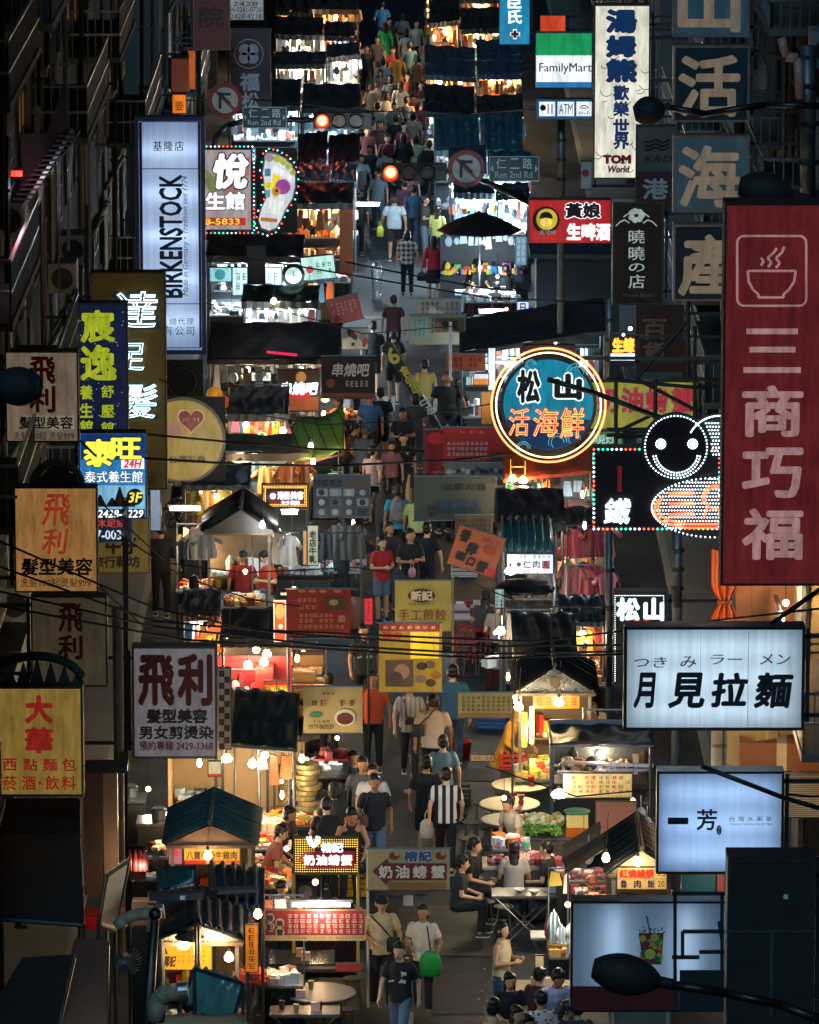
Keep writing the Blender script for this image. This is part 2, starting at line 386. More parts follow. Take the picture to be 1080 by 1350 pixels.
def upper(pose):
    dz=pose['pz']-.93;a=R(pose['lean']);M=Matrix.Rotation(a,3,'X');c0=Vector((0,0,.93))
    return lambda v:M@(Vector(v)-c0)+c0+Vector((0,0,dz))
def ring_loft(m,U,rings,mat,n=20):
    vs=[]
    for z,rx,ry,oy in rings:vs+=[U((rx*math.cos(2*math.pi*k/n),oy+ry*math.sin(2*math.pi*k/n),z)) for k in range(n)]
    fs=[(i*n+k,i*n+(k+1)%n,(i+1)*n+(k+1)%n,(i+1)*n+k) for i in range(len(rings)-1) for k in range(n)]
    m.add(vs,fs+[tuple(range(n-1,-1,-1)),tuple(range((len(rings)-1)*n,len(rings)*n))],mat)
_PM={}
def body_mesh(pn):
    if('body',pn) in _PM:return _PM['body',pn]
    p=POSE[pn];U=upper(p);m=MB()
    ring_loft(m,U,[(.84,.13,.09,0),(.93,.155,.105,0),(1.05,.13,.095,0),(1.2,.145,.1,0),(1.32,.165,.105,0),(1.40,.15,.085,.005),(1.46,.07,.06,.01)],SK)
    limb(m,U((0,.01,1.42)),U((0,0,1.53)),.055,.052)
    H=lambda x,y,z:U((x,y,z))
    hd=MB();hd.ball((0,.012,1.625),.088,SK,1,1.12,1.12,16,12);m.add([U(v) for v in hd.v],hd.f,SK)
    hd=MB();hd.ball((0,-.028,1.565),.062,SK,1,1,1.05,14,10);m.add([U(v) for v in hd.v],hd.f,SK)
    hd=MB();hd.ball((0,-.096,1.592),.017,SK,.85,1.2,1.5,8,6)
    for s in(-1,1):hd.ball((s*.09,.012,1.60),.024,SK,.45,.8,1.3,8,6)
    m.add([U(v) for v in hd.v],hd.f,SK)
    for i,s in((0,1),(1,-1)):
        sh=U((s*.175,.005,1.385));el=U(p['el'][i]);wr=U(p['wr'][i])
        limb(m,sh,el,.049,.038);limb(m,el,wr,.037,.026)
        d=(wr-el).normalized();side=Vector((s,0,0))-d*d.x*s
        side=side.normalized() if side.length>.1 else Vector((0,0,1));nrm=d.cross(side).normalized()
        pc=wr+d*.05;m.tube(wr,pc+d*.035,.026,SK,8,r2=.034)
        for f,(off,ln) in enumerate(((-.026,.062),(-.009,.072),(.009,.068),(.025,.054))):
            b=pc+d*.03+nrm*off;k1=b+d*ln*.55-side*.006;k2=k1+d*ln*.4-side*.022;limb(m,b,k1,.0095,.009);limb(m,k1,k2,.009,.008)
        t0=wr+d*.03+nrm*-.03;t1=t0+d*.03-nrm*.025-side*.01;limb(m,t0,t1,.011,.010);limb(m,t1,t1+d*.03,.010,.008)
        hip=Vector((s*.085,0,p['pz']-.02));kn=Vector(p['kn'][i]);an=Vector(p['an'][i])
        limb(m,hip,kn,.082,.052);limb(m,kn,an,.052,.036)
    me=remesh(m,.012,'body');_PM['body',pn]=me;return me
def top_mesh(pn,kind):
    if(kind,pn) in _PM:return _PM[kind,pn]
    p=POSE[pn];U=upper(p);m=MB();lo=.86 if kind!='coat' else.60
    rr=[(lo,.185,.13,0),(.97,.178,.128,0),(1.08,.168,.122,0),(1.2,.172,.124,0),(1.32,.188,.128,0),(1.41,.165,.10,.005),(1.465,.075,.066,.01)]
    if kind=='coat':rr[0]=(lo,.24,.19,0)
    if p['pz']<.8:rr[0]=(.90,.185,.135,0)
    if kind=='tank':rr[4:6]=[(1.32,.178,.124,0),(1.40,.12,.09,.005)]
    ring_loft(m,U,rr,SK)
    if kind!='tank':
        for i,s in((0,1),(1,-1)):
            sh=U((s*.17,.005,1.395));el=U(p['el'][i]);wr=U(p['wr'][i])
            if kind=='tee':e=sh.lerp(el,.68);m.tube(sh,e,.066,SK,14,r2=.064);m.ball(sh,.066,SK,n=12,m=8)
            else:limb(m,sh,el,.066,.055);m.tube(el,el.lerp(wr,.92),.054,SK,12,r2=.046)
    me=remesh(m,.016,'shirt',.006,1);_PM[kind,pn]=me;return me
def bottom_mesh(pn,kind):
    if(kind,pn) in _PM:return _PM[kind,pn]
    p=POSE[pn];m=MB();pz=p['pz'];I=lambda v:Vector(v)
    ring_loft(m,I,[(pz-.10,.165,.115,0),(pz,.172,.122,0),(pz+.08,.155,.11,0)],SK)
    if kind=='skirt':
        ring_loft(m,I,[(pz-.42,.22,.19,-.02),(pz-.1,.18,.14,0),(pz+.08,.15,.11,0)],SK)
    else:
        for i,s in((0,1),(1,-1)):
            hip=Vector((s*.088,0,pz-.02));kn=Vector(p['kn'][i]);an=Vector(p['an'][i])
            if kind=='pants':limb(m,hip,kn,.098,.070);m.tube(kn,kn.lerp(an,.94),.070,SK,12,r2=.056)
            else:m.ball(hip,.098,SK,n=12,m=8);m.tube(hip,hip.lerp(kn,.86),.100,SK,12,r2=.088)
    me=remesh(m,.016,'trousers',.006,1);_PM[kind,pn]=me;return me
def hair_mesh(pn,kind):
    if('hair'+kind,pn) in _PM:return _PM['hair'+kind,pn]
    U=upper(POSE[pn]);m=MB();q=[]
    if kind=='cap':
        q.append(((0,.012,1.655),.098,1,1.12,.86));cm=MB();cm.lathe([(.095,1.652),(.10,1.66)],SK,(0,-.05,0),18,1,1.35);m.add([U(v) for v in cm.v],cm.f,SK)
    elif kind=='hood':q+=[((0,.02,1.63),.115,1,1.05,1.15),((0,.05,1.5),.09,1.1,.8,1)]
    else:
        q.append(((0,.034,1.672),.093,1.04,1.10,.92));q.append(((0,.052,1.615),.083,1.10,.90,1.0));q+=[((.03,-.035,1.715),.042,1,.8,.5),((-.04,-.03,1.71),.045,1,1,.6),((.0,.0,1.73),.05,1,1,.6),((.085,.0,1.63),.022,.6,1,1.6),((-.085,.0,1.63),.022,.6,1,1.6)]
        if kind=='long':q+=[((0,.065,1.50),.085,1.05,.55,1.4),((0,.085,1.37),.075,1.1,.45,1.7),((.07,.02,1.52),.035,.7,1,2.2),((-.07,.02,1.52),.035,.7,1,2.2)]
        if kind=='bob':q+=[((.075,.01,1.565),.04,.7,1.3,1.4),((-.075,.01,1.565),.04,.7,1.3,1.4),((0,.06,1.55),.08,1.1,.6,.9)]
        if kind=='tail':q+=[((0,.13,1.62),.035,1,1,1),((0,.15,1.53),.03,1,.8,2.4)]
    for c,r,sx,sy,sz in q:
        b=MB();b.ball(c,r,SK,sx,sy,sz,14,10);m.add([U(v) for v in b.v],b.f,SK)
    me=remesh(m,.012,'hair',.009 if kind not in('cap','hood') else 0,1);_PM['hair'+kind,pn]=me;return me
SHOE=MB().ball((0,-.05,.045),.05,BLACK,.85,2.3,.85,12,8).box(0,-.05,.012,.085,.23,.024,P('#c8c4bc')).mesh('shoe',True)
EYE=MB().ball((0,0,0),.006,P('#0d0a09',.3),1.5,.6,1,8,6).mesh('eye',True)
MOUTH=MB().ball((0,0,0),.011,P('#7d3a30',.5),2.0,.5,.45,8,6).mesh('mouth',True)
SKINS=[P('#c08f6c',.55,.1,bump=.04),P('#ad7c5a',.55,.1,bump=.04),P('#cfa282',.55,.1,bump=.04),P('#96684a',.55,.1,bump=.04)]
HAIRS={'k':P('#0c0b0c',.45,.3),'b':P('#2a1a12',.5,.3),'g':P('#4e4c4a',.6,.3)}
PEOPLE=[]
def person(px,py,lab,face=0,pose='stand',h=1.68,top='tee',tc='#1a1c20',bot='pants',bc='#15171c',hair='short',hc='k',skin=None,shoes='#1c1c1e',group=None):
    k=h/1.735;zt=(1.735-(.93-POSE[pose]['pz']))*k
    if POSE[pose]['lean']>15:zt-=.06
    v=on(px,py,zt);r=thing('person',lab,'person',(v.x,v.y,.145 if abs(v.x)>5.1 else.004),R(face),group);r.scale=(k,k,k);idx=len(PEOPLE);PEOPLE.append(r)
    tm=tc if not isinstance(tc,str) else P(tc,.8,.15,scale=5,bump=.1);bm=bc if not isinstance(bc,str) else P(bc,.85,.2,scale=5,bump=.1)
    child('body',body_mesh(pose),r,mat=SKINS[idx%4] if skin is None else SKINS[skin])
    child('shirt',top_mesh(pose,top),r,mat=tm);child('trousers' if bot=='pants' else bot,bottom_mesh(pose,bot),r,mat=bm)
    if hair=='cap':child('cap',hair_mesh(pose,'cap'),r,mat=P(hc,.7) if hc.startswith('#') else HAIRS['k'])
    elif hair=='hood':child('hood',hair_mesh(pose,'hood'),r,mat=tm)
    elif hair!='bald':child('hair',hair_mesh(pose,hair),r,mat=HAIRS.get(hc,HAIRS['k']))
    p=POSE[pose];U=upper(p);sm=P(shoes,.5)
    if py<1150 or pose in('sit',):
        for a in p['an']:child('shoe',SHOE,r,(a[0],a[1]-.0,max(0,a[2]-.08)))
    if abs((face+180)%360-180)<100 and py>190:
        for s in(-1,1):child('eye',EYE,r,U((s*.032,-.086,1.607)))
        child('mouth',MOUTH,r,U((0,-.087,1.548)))
    return r
def carry_bag(pr,lab,mat,size=(.26,.1,.3),off=(.30,-.06,.60),strap=None,cat='bag',name='shopping_bag',plastic=True):
    k=pr.scale[0];M=Matrix.Translation(pr.location)@Matrix.Rotation(pr.rotation_euler.z,4,'Z');v=M@(Vector(off)*k)
    r=thing(name,lab,cat,v,pr.rotation_euler.z);w,d,hh=size;m=MB()
    prof=[(.25,0),(.5,.04),(.55,.45),(.48,.8),(.2,1.0)] if plastic else[(.5,0),(.52,.1),(.5,.9),(.45,1)]
    m.lathe([(a*w,b*hh) for a,b in prof],mat,n=14,sy=max(.35,d/w))
    o=m.build('bag_body',r,smooth=True)
    if strap:
        MB().path([Vector(p) for p in strap],.013,BLACK,6).build('strap',r)
    else:
        for s in(-1,1):MB().path([(s*.03,0,hh),(s*.02,0,hh+.09),(0,0,hh+.14)],.008,mat,5).build('handle',r)
    return r
def print_on(pr,w,h,mat,z=1.25,y=-.133):
    m=MB();q=random.Random(5);
    for k in range(7):m.box(q.uniform(-w,w)/2,y,z+q.uniform(-h,h)/2,w*q.uniform(.3,.7),.004,h*q.uniform(.15,.35),mat,ry=q.uniform(-.5,.5))
    m.build('shirt_print',pr)

def precompute():
    """grow every body, garment and hair mesh once, while the scene is still empty"""
    for pn in POSE:
        body_mesh(pn)
    for k,pn in(('tee','stand'),('tee','walk'),('tee','walk2'),('tee','phone'),('tee','bag'),('tee','reach'),('tee','sit'),('tee','hunch'),('tank','phone'),('tank','sit'),('tank','reach'),('tank','bag'),('long','walk'),('long','bag'),('coat','reach'),('coat','walk'),('coat','stand'),('coat','walk2'),('coat','bag')):top_mesh(pn,k)
    for pn in POSE:bottom_mesh(pn,'pants')
    for k,pn in(('short','stand'),('short','walk'),('short','walk2'),('short','phone'),('short','bag'),('short','sit')):hair_mesh(pn,k)
precompute()
# ================================================================== SIGNS
COOL=(.80,.92,1.0);WARM=(1,.72,.38)
INK=P('#14181d',.6,.05,bump=0);NAVY=P('#12345c',.6,.05,bump=0);REDI=P('#9c1f22',.6,.15,bump=0);WHI=P('#e6e6e2',.6,.05,bump=0)
# --- left side
def signs_left():
    s=Sign('light_box_sign','tall blue framed white light box with sideways blue BIRKENSTOCK lettering','sign',(180,154,270,467),112,T('#e9f2ff',.12),P('#123a6e',.4),5.5,.3,arms=-1,tubes=(5,260,(.88,.95,1),False))
    LB=P('#1d3f74',.5,.1,bump=0)
    s.text('BIRKENSTOCK',(212,231,239,392),NAVY,rot=True,bold=.03);s.text('Made in Germany • Tradition seit 1774',(241,232,249,390),INK,rot=True,shear=.25)
    s.text('基隆店',(202,186,242,199),INK,space=1.25,bold=.01);s.text('總代理',(224,419,255,428),INK,space=1.3);s.text('有公司',(216,430,256,442),INK,space=1.25)
    for y in(222,400):s.patch((187,y,263,y+1),INK)
    for x in(186,263):s.patch((x,161,x+1,458),INK)
    for y in(160,458):s.patch((186,y,264,y+1),INK)
    # neon characters on an olive board
    s=Sign('neon_sign','tall olive gold board with glowing white neon characters beside the blue framed light box','neon sign',(122,359,218,645),103,P('#6f6232',.45,.5,.2,1.2),P('#2a2620'),1.5,.35,arms=-1)
    NW=E('#d8f6ff',4);TE=P('#14383c',.5)
    for st,r in(('達',(148,384,208,432)),('足',(150,452,190,488)),('髮',(158,506,208,551))):
        s.text(st,r,TE,0,0,name='neon_halo_panel',bold=.05);s.text(st,r,NW,.03,name='neon_tube',bold=.0,shear=.12,outline=.010)
    s.text('店',(193,628,206,638),INK)
    s=Sign('light_box_sign','dark navy upright sign with yellow characters 宸逸 above 養生館','sign',(90,399,168,573),96,E('#1c2d55',.30),P('#2b3b52'),2.5,.3,arms=-1)
    YL=E('#b9c92e',.55);
    s.otext('宸',(108,410,150,450),YL,INK,bold=.04);s.otext('逸',(108,456,152,500),YL,INK,bold=.04)
    for st,y in(('養',508),('生',532),('館',554)):s.otext(st,(106,y,122,y+18),YL,INK,bold=.03)
    for st,y in(('舒',508),('壓',534),('館',556)):s.otext(st,(134,y,150,y+16),YL,INK,bold=.02)
    s.dots([(rnd.uniform(94,164),rnd.uniform(404,568)) for _ in range(60)],.012,E('#7e97d8',.8),0,'printed_star')
    s=Sign('light_box_sign','bright blue massage sign with yellow 泰旺 lettering, 24H, 3F and a temple picture','sign',(105,570,193,684),90,E('#2c7fc0',.75),P('#16242e'),1.5,.3,arms=-1)
    s.patch((107,640,191,672),E('#7fb9dc',.8));s.patch((107,572,191,606),E('#173a80',.6),.001)
    s.otext('泰',(112,580,150,614),E('#f4ef4a',1.1),INK,bold=.04,ob=.05);s.otext('旺',(148,578,185,604),E('#f4ef4a',1.1),INK,bold=.04,ob=.05)
    s.patch((160,604,190,618),E('#f2f2f2',1),.002);s.text('24H',(163,606,187,616),E('#d01a4a',.8),.004,shear=.25,bold=.03)
    s.otext('泰式養生館',(112,621,188,636),E('#f5f8ff',1.2),P('#13233f'),bold=.01,ob=.05)
    tp=[]
    for cx,hh in((132,16),(158,26),(148,12),(170,14)):s.poly([(cx-9,668),(cx-6,668-hh*.4),(cx-1,668-hh),(cx+1,668-hh),(cx+6,668-hh*.4),(cx+9,668)][::-1],P('#2a1f33'),.002,'printed_temple')
    s.disc((178,655),11,P('#15303a'),.004);s.text('3F',(169,649,188,662),E('#f0e24a',1),.008,bold=.02,shear=.2)
    s.patch((107,671,191,683),P('#123a52'),.001);s.text('2428-4229',(129,672,189,682),E('#eef6ff',1.2),.004,bold=.02,shear=.15)
    # behind it: older boards
    s=Sign('light_box_sign','small navy sign with number 7-0030 tucked under the blue massage sign','sign',(112,682,175,716),91.5,E('#1d2b4e',.35),P('#4f8f7c'),2,.2,arms=-1)
    s.text('沐足館',(127,684,166,695),E('#c94a45',.6),bold=.02);s.text('7-0030',(127,699,168,711),E('#cfe0ee',.8),bold=.02)
    s=Sign('shop_sign','yellow shoe shop board reading 旅行鞋坊 under the navy number sign','sign',(112,680,197,756),92.5,E('#8f7a3a',.22),P('#5d512e'),1.5,.2,arms=-1)
    s.text('旅行鞋坊',(122,733,184,748),INK,bold=.03);s.text('牛仔',(140,708,180,730),INK,bold=.05)
    s=Sign('street_banner','thin white upright panel between the olive neon board and the round yellow sign','sign',(198,645,212,700),102,E('#9fb4d0',.5),BLACK,1,.1,arms=-1)
    # hair salon boards
    def salon(lab,rect,Y,face,big,small,price,ye,arms=-1):
        s=Sign('salon_sign',lab,'sign',rect,Y,face,P('#3a3630'),2,.3,arms=arms);return s
    s=salon('upper faded hair salon sign 飛利 partly hidden by the dark lamp head',(8,463,103,583),84,E('#a5907a',.30),0,0,0,0)
    s.text('飛',(40,471,72,505),REDI,bold=.03);s.text('利',(40,509,72,543),REDI,bold=.03);s.patch((30,548,98,566),E('#b5a894',.34),.001)
    s.text('髮型美容',(26,549,96,565),INK,.003,bold=.025);s.text('洗髮100起 燙髮999',(18,569,98,580),INK,.003)
    s=salon('orange lit hair salon sign 飛利 with brushed lettering under a ring shaped crown',(20,642,128,781),80,E('#b07f48',.50),0,0,0,0)
    s.text('飛',(56,652,92,692),E('#c0432a',.4),bold=.02,shear=.15);s.text('利',(56,697,90,730),E('#c0432a',.4),bold=.02,shear=.15)
    s.text('髮型美容',(28,736,121,758),INK,bold=.03,shear=.08);s.text('洗髮100起燙髮999',(27,762,120,774),INK,bold=.0,shear=.05)
    s.tubes([circ((75,642),33,24,0,180),circ((75,642),29,24,0,180)],.04,P('#4a4f55',.4),-.12,'arch_rim')
    s.poly([(40,642),(66,620),(75,606),(84,620),(112,642)][::-1],P('#3d3a36'),-.2,'crown')
    s=salon('dim third hair salon sign half hidden behind the crowned bakery sign',(42,786,141,905),82,E('#6d5f49',.22),0,0,0,0)
    s.text('飛',(78,796,108,832),P('#6a211d'),bold=.03);s.text('利',(78,838,108,868),P('#6a211d'),bold=.03)
    s=Sign('salon_sign','white hair salon sign with huge dark red 飛利 and phone number 2429-1368','sign',(175,852,286,1000),84,E('#8f8b92',.33),P('#4a463f'),3,.3,arms=-1)
    s.text('飛',(184,866,228,928),P('#5a1820',bump=0),bold=.04);s.text('利',(236,864,278,928),P('#5a1820',bump=0),bold=.04)
    s.text('髮型美容',(194,935,273,953),INK,bold=.04);s.text('男女剪燙染',(184,957,281,974),INK,bold=.03)
    s.text('預約專線 2429-1368',(184,977,281,989),P('#6b2b2e'),bold=.02)
    s=Sign('bakery_sign','yellow bakery sign with red 大華 under a dark curved crown','sign',(-14,905,109,1050),76,E('#a8873f',.42),P('#4b3d20'),3,.3,arms=-1)
    RR=E('#a62a20',.45)
    s.text('大',(35,918,68,952),RR,bold=.05);s.text('華',(35,960,68,992),RR,bold=.05)
    for st,x in(('西',4),('點',31),('麵',57),('包',82)):s.text(st,(x,1000,x+18,1016),RR,bold=.02)
    for st,x in(('菸',4),('酒',29),('‧',50),('飲',60),('料',82)):s.text(st,(x,1023,x+18,1041) if st!='‧' else(51,1030,54,1034),RR,bold=.02)
    s.tubes([[(x,905-38*math.sqrt(max(0,1-((x-48)/62)**2))) for x in range(-12,110,4)]],.07,DARKG,-.1,'arch_rim')
    for k in range(7):
        x=-6+k*18;s.poly([(x-9,905),(x,868+abs(k-3)*6),(x+9,905)][::-1],P('#34413f',.5),-.15-.01*(k%2),'crown_blade')
    # round lottery sign
    s=Sign('round_sign','round pale yellow sign with two pink hearts behind the olive neon board','sign',(218,523,297,636),107,P('#222222'),BLACK,.6,.05,arms=-1,facename='mounting_plate')
    s.root.children[0].hide_render=False
    s.disc((241,580),57,P('#8a8a80',.4),.02,'rim');s.disc((241,580),53,E('#b99f4e',.42),.03,'face')
    def heart(cx,cy,r):return[(cx+r*.062*16*math.sin(t)**3,cy-r*.062*(13*math.cos(t)-5*math.cos(2*t)-2*math.cos(3*t)-math.cos(4*t))) for t in[k*math.pi/16 for k in range(32)]]
    s.poly(heart(252,553,19),E('#e0b59a',.4),.04);s.poly(heart(252,553,16.5),E('#8e3b2e',.4),.045);s.poly(heart(228,566,15),E('#c88f76',.4),.04)
    s.scrib((240,549,264,556),5,1,WHI,.05,3);s.text('台灣彩券',(224,600,271,610),INK,.036,bold=.01)
    s=Sign('round_sign','unlit dark round sign above the round yellow heart sign','sign',(215,474,268,530),109,P('#15181b'),BLACK,.6,.05,arms=-1,facename='mounting_plate')
    s.disc((240,503),28,P('#23282c'),.02,'rim');s.disc((240,503),23,P('#14171a'),.03,'face');s.tubes([circ((240,503),19,24)],.012,P('#3a4046'),.04,'printed_ring')
    # far upper left
    s=Sign('shop_sign','dim red upright board with the character 院 at the top left','sign',(255,-6,303,66),150,P('#5e2420',.6),P('#6a5a52'),1,.2,arms=-1);s.text('院',(264,9,294,36),P('#2a1412'),bold=.03)
    s=Sign('shop_sign','small white board with phone numbers beside the red 院 board','sign',(303,-8,348,27),154,E('#9aa3a8',.4),BLACK,1,.15,arms=-1);s.text('2428',(307,2,340,8),INK);s.text('84-0241-0726',(302,9,345,16),INK);s.text('2428 4218',(304,18,345,25),INK)
    s=Sign('shop_sign','dark upright sign with a round four leaf clover and the character 福','sign',(304,38,357,146),152,P('#2b1d22',.5),P('#3a3036'),1.5,.25,arms=-1)
    GR=P('#8d8f93');s.tubes([circ((328,71),19,28)],.018,GR,.01,'printed_ring')
    for a in range(4):s.disc((328+8*math.cos(R(45+90*a)),71+8*math.sin(R(45+90*a))),7.4,GR,.002,'printed_leaf')
    s.text('福',(317,97,341,119),GR,bold=.04);s.text('松',(319,122,341,142),GR,bold=.03)
    s=Sign('lantern_sign','upper orange glowing box sign on the left facade','sign',(226,77,248,122),140,E('#7a3b26',.35),P('#6b5548'),1,.8,arms=-1)
    s=Sign('lantern_sign','small orange glowing box sign with dark characters beside the Birkenstock box top','sign',(227,124,246,150),137,E('#e8761e',.9),P('#6b4438'),1,.4,arms=-1);s.text('姜',(231,133,242,146),INK,.004)
    s=Sign('lantern_sign','narrow orange lit panel below the dim red 院 board','sign',(248,66,258,118),141,E('#c85f1d',.6),P('#8a7a70'),1,.2,arms=-1)
    # massage shop with fairy lights and the foot
    s=Sign('massage_sign','pink and white massage sign 悅 生館 ringed with coloured fairy lights','sign',(258,196,332,304),122,E('#b9a9ad',.55),P('#22252a'),1.5,.25,arms=-1)
    s.poly([(290,240),(330,205),(328,230),(300,270)][::-1],E('#c07f78',.5),.001);s.poly([(262,214),(290,240),(284,262),(262,230)][::-1],E('#8d9a5a',.5),.001)
    s.otext('悅',(283,204,326,247),E('#f4f6f8',1.1),INK,bold=.05,ob=.07,shear=.1);s.otext('生館',(272,254,322,276),E('#f4f6f8',1.1),INK,bold=.04,ob=.07)
    s.patch((260,287,324,297),E('#b8242c',.7),.002);s.text('28-5833',(262,288,316,296),E('#f0c83a',1),.006,bold=.02)
    bulb_string(s,(256,193,335,307),5.5)
    s=Sign('foot_sign','giant foot shaped reflexology sign with coloured zones ringed with fairy lights','sign',(338,195,392,307),124,P('#181b1f'),BLACK,.6,.05,arms=0,facename='mounting_plate')
    foot=[(349,205),(356,199),(366,201),(377,207),(386,216),(391,228),(391,246),(387,262),(378,276),(371,292),(364,303),(354,307),(343,303),(339,292),(343,276),(350,262),(348,244),(345,226)]
    s.poly(foot[::-1],P('#8a7f92'),.02,'foot_edge')
    cxf,cyf=366,252;s.poly([(cxf+(x-cxf)*.91,cyf+(y-cyf)*.94) for x,y in foot][::-1],E('#cfd2da',.85),.03,'foot_face')
    for c,r,col in(((355,207),6,'#9a8aa0'),((366,209),5,'#a3aa3c'),((374,213),4.6,'#a3aa3c'),((381,219),4.3,'#a3aa3c'),((386,227),4,'#a3aa3c'),((373,246),10,'#9a3a9a'),((364,252),6,'#c98a2a')):s.disc(c,r,E(col,.8),.036+(.004 if r>5 and r<7 else 0))
    for pl,col in(([(361,218),(385,230),(384,238),(360,226)],'#e4e6ea'),([(360,228),(371,233),(362,262),(357,250)],'#e2cf2c'),([(348,240),(358,240),(358,248),(349,248)],'#d6c22c'),([(349,222),(357,222),(357,232),(349,232)],'#3a78a8'),([(349,250),(357,250),(356,260),(351,260)],'#4a9aa8'),([(357,262),(374,266),(366,284),(352,280)],'#dfe4d8'),([(344,286),(366,288),(365,293),(343,291)],'#b06a2a')):s.poly(pl[::-1],E(col,.85),.034)
    bl=[(cxf+(x-cxf)*1.1,cyf+(y-cyf)*1.06) for x,y in foot];bl2=[]
    for a,b in zip(bl,bl[1:]+bl[:1]):bl2+=[a,((a[0]+b[0])/2,(a[1]+b[1])/2)]
    for k,c in enumerate(('#ff4a30','#bfeaff','#36e0a0')):s.dots([p for i,p in enumerate(bl2) if i%3==k],.02,E(c,5),.03,'fairy_light')
    MB().box(0,.2,s.h/2,.06,.5,.06,IRON).box(-(s.o.x+6.25)/2,.45,s.h/2,s.o.x+6.25,.06,.06,IRON).build('bracket',s.root)
# --- right side
def signs_right():
    s=Sign('tall_red_sign','huge dark red upright sign with a steaming bowl emblem and 三商巧福','sign',(950,268,1110,772),60,E('#7a282a',.36),P('#180b0d',.5),3,.45,arms=1)
    LT=E('#b88a88',.52)
    def rrect(x0,y0,x1,y1,r):return circ((x1-r,y0+r),r,6,0,90)+circ((x0+r,y0+r),r,6,90,180)+circ((x0+r,y1-r),r,6,180,270)+circ((x1-r,y1-r),r,6,270,360)+[(x1,y0+r)]
    s.tubes([rrect(972,311,1063,403,9)],.013,LT,.004,'emblem_frame')
    s.tubes([[(986,357),(1049,357),(1047,371),(1040,382),(1033,388),(1033,392),(1000,392),(1000,388),(993,382),(987,371),(986,357)],
             [(1013,352),(1017,346),(1012,340),(1020,333),(1024,327)],[(1023,353),(1028,347),(1023,340),(1031,333),(1034,325)],[(1003,350),(1007,344),(1003,340)]],.014,LT,.004,'bowl_emblem')
    for yy,x0,x1 in((433,984,1052),(457,988,1049),(484,980,1056)):s.patch((x0,yy,x1,yy+7.5),LT,.002,'lettering')
    for st,y0,y1 in(('商',510,574),('巧',592,654),('福',672,736)):s.text(st,(980,y0,1057,y1),LT,bold=.03)
    s=Sign('ramen_sign','big white light box with brushed black 月見拉麵 under small red kana','sign',(822,826,1062,963),72,T('#e6edf2',.16),P('#14181c',.4),4,.34,arms=1,tubes=(3,140,(.86,.95,1),False))
    D=P('#7d0f16',bump=0);K=P('#081420',bump=0)
    for st,r in(('つき',(836,866,879,880)),('み',(897,865,918,880)),('ラー',(937,863,979,876)),('メン',(1002,862,1042,876))):s.text(st,r,D,bold=.01,shear=.1)
    for st,r in(('月',(836,888,864,932)),('見',(882,888,928,932)),('拉',(939,888,985,931)),('麵',(995,888,1045,932))):s.text(st,r,K,bold=.035,shear=.12)
    for x in(858,923,986):s.patch((x,832,x+.8,957),P('#7f909c'))
    s=Sign('tea_shop_sign','white light box with small black 一芳 on the right above the dark box','sign',(865,1017,1034,1152),70,T('#d6e6fa',.12),P('#0f1316',.4),3,.3,arms=1,tubes=(3,95,(.88,.95,1),False))
    s.text('一',(881,1079,907,1085),K,bold=.02);s.text('芳',(919,1067,945,1094),K,bold=.02);s.disc((948,1094),3.4,K,.001,ry=6.5);s.text('陳家',(946.2,1088,949.8,1100),WHI,.005,vert=True)
    s.text('台灣水果茶',(961,1076,1018,1083),K,space=1.6);s.text('YIFANG TAIWAN FRUIT TEA',(961,1085,1018,1088),K)
    s=Sign('tea_shop_sign','lower light box with a colourful drink cup picture over a dark red band','sign',(752,1188,962,1334),67,T('#c8d2de',.08),P('#0c1013',.4),3,.3,arms=1,tubes=(2,62,COOL,True))
    s.patch((755,1300,959,1331),P('#5a0d12',bump=0),.002,'red_band');s.text('LA KAFFA',(888,1305,950,1316),P('#8a2a2e'),.006)
    s.poly([(842,1230),(875,1230),(872,1271),(848,1271)][::-1],P('#8f2a24',bump=0),.002,'printed_cup')
    q=random.Random(4)
    for k in range(26):
        yy=q.uniform(1234,1267);s.disc((q.uniform(847,870),yy),q.uniform(3,5.5),P(q.choice(['#2f8a5a','#a8242c','#d8b43a','#1f6a5a','#3a6ab0','#d87a2a']),bump=0),.004+k*.0006,'printed_fruit')
    s.disc((857,1257),7,P('#d8c050',bump=0),.026,'printed_fruit')
    s.dots([(q.uniform(842,876),q.uniform(1222,1234)) for _ in range(26)]+[(853+q.uniform(-1,1)+(k*.3),1208+k*1.6) for k in range(14)],.012,K,0,'printed_bubbles')
    # back of another box, nearest right
    s=Sign('sign_cabinet','nearest big dark sign cabinet seen from behind at the lower right corner','sign',(957,1132,1076,1375),61,P('#11191b',.6,.5),P('#151f22',.5),6,.5,arms=1);s.patch((1033,1179,1039,1185),P('#c8ccd0'),.002,'sticker')
    s.patch((957,1226,1076,1229),P('#1f3a40'),.01,'seam');s.patch((1014,1229,1020,1340),P('#26383c'),.012,'strut')
    # 松山 round neon
    s=Sign('round_neon_sign','large round blue seafood sign 松山活海鮮 with double orange neon ring','neon sign',(690,455,758,607),88,IRON,IRON,1,.15,arms=1,facename='mounting_plate')
    c=(723,532)
    s.disc(c,64,P('#1a2a34',.4),.05,'rim');s.disc(c,59.5,E('#1688a8',.62),.07,'face')
    s.poly([(c[0]+59*math.cos(R(a)),c[1]-59*math.sin(R(a))) for a in range(200,341,7)][::-1],E('#123e68',.5),.074,'face_lower_wave')
    for cc,r in(((760,492),14),((768,484),9),((690,590),9),((735,582),12),((756,578),9),((700,480),7)):
        s.tubes([circ(cc,r,16,0,200),circ(cc,r*.7,14,0,230)],.006,E('#5fb6d0',.7),.082,'printed_wave')
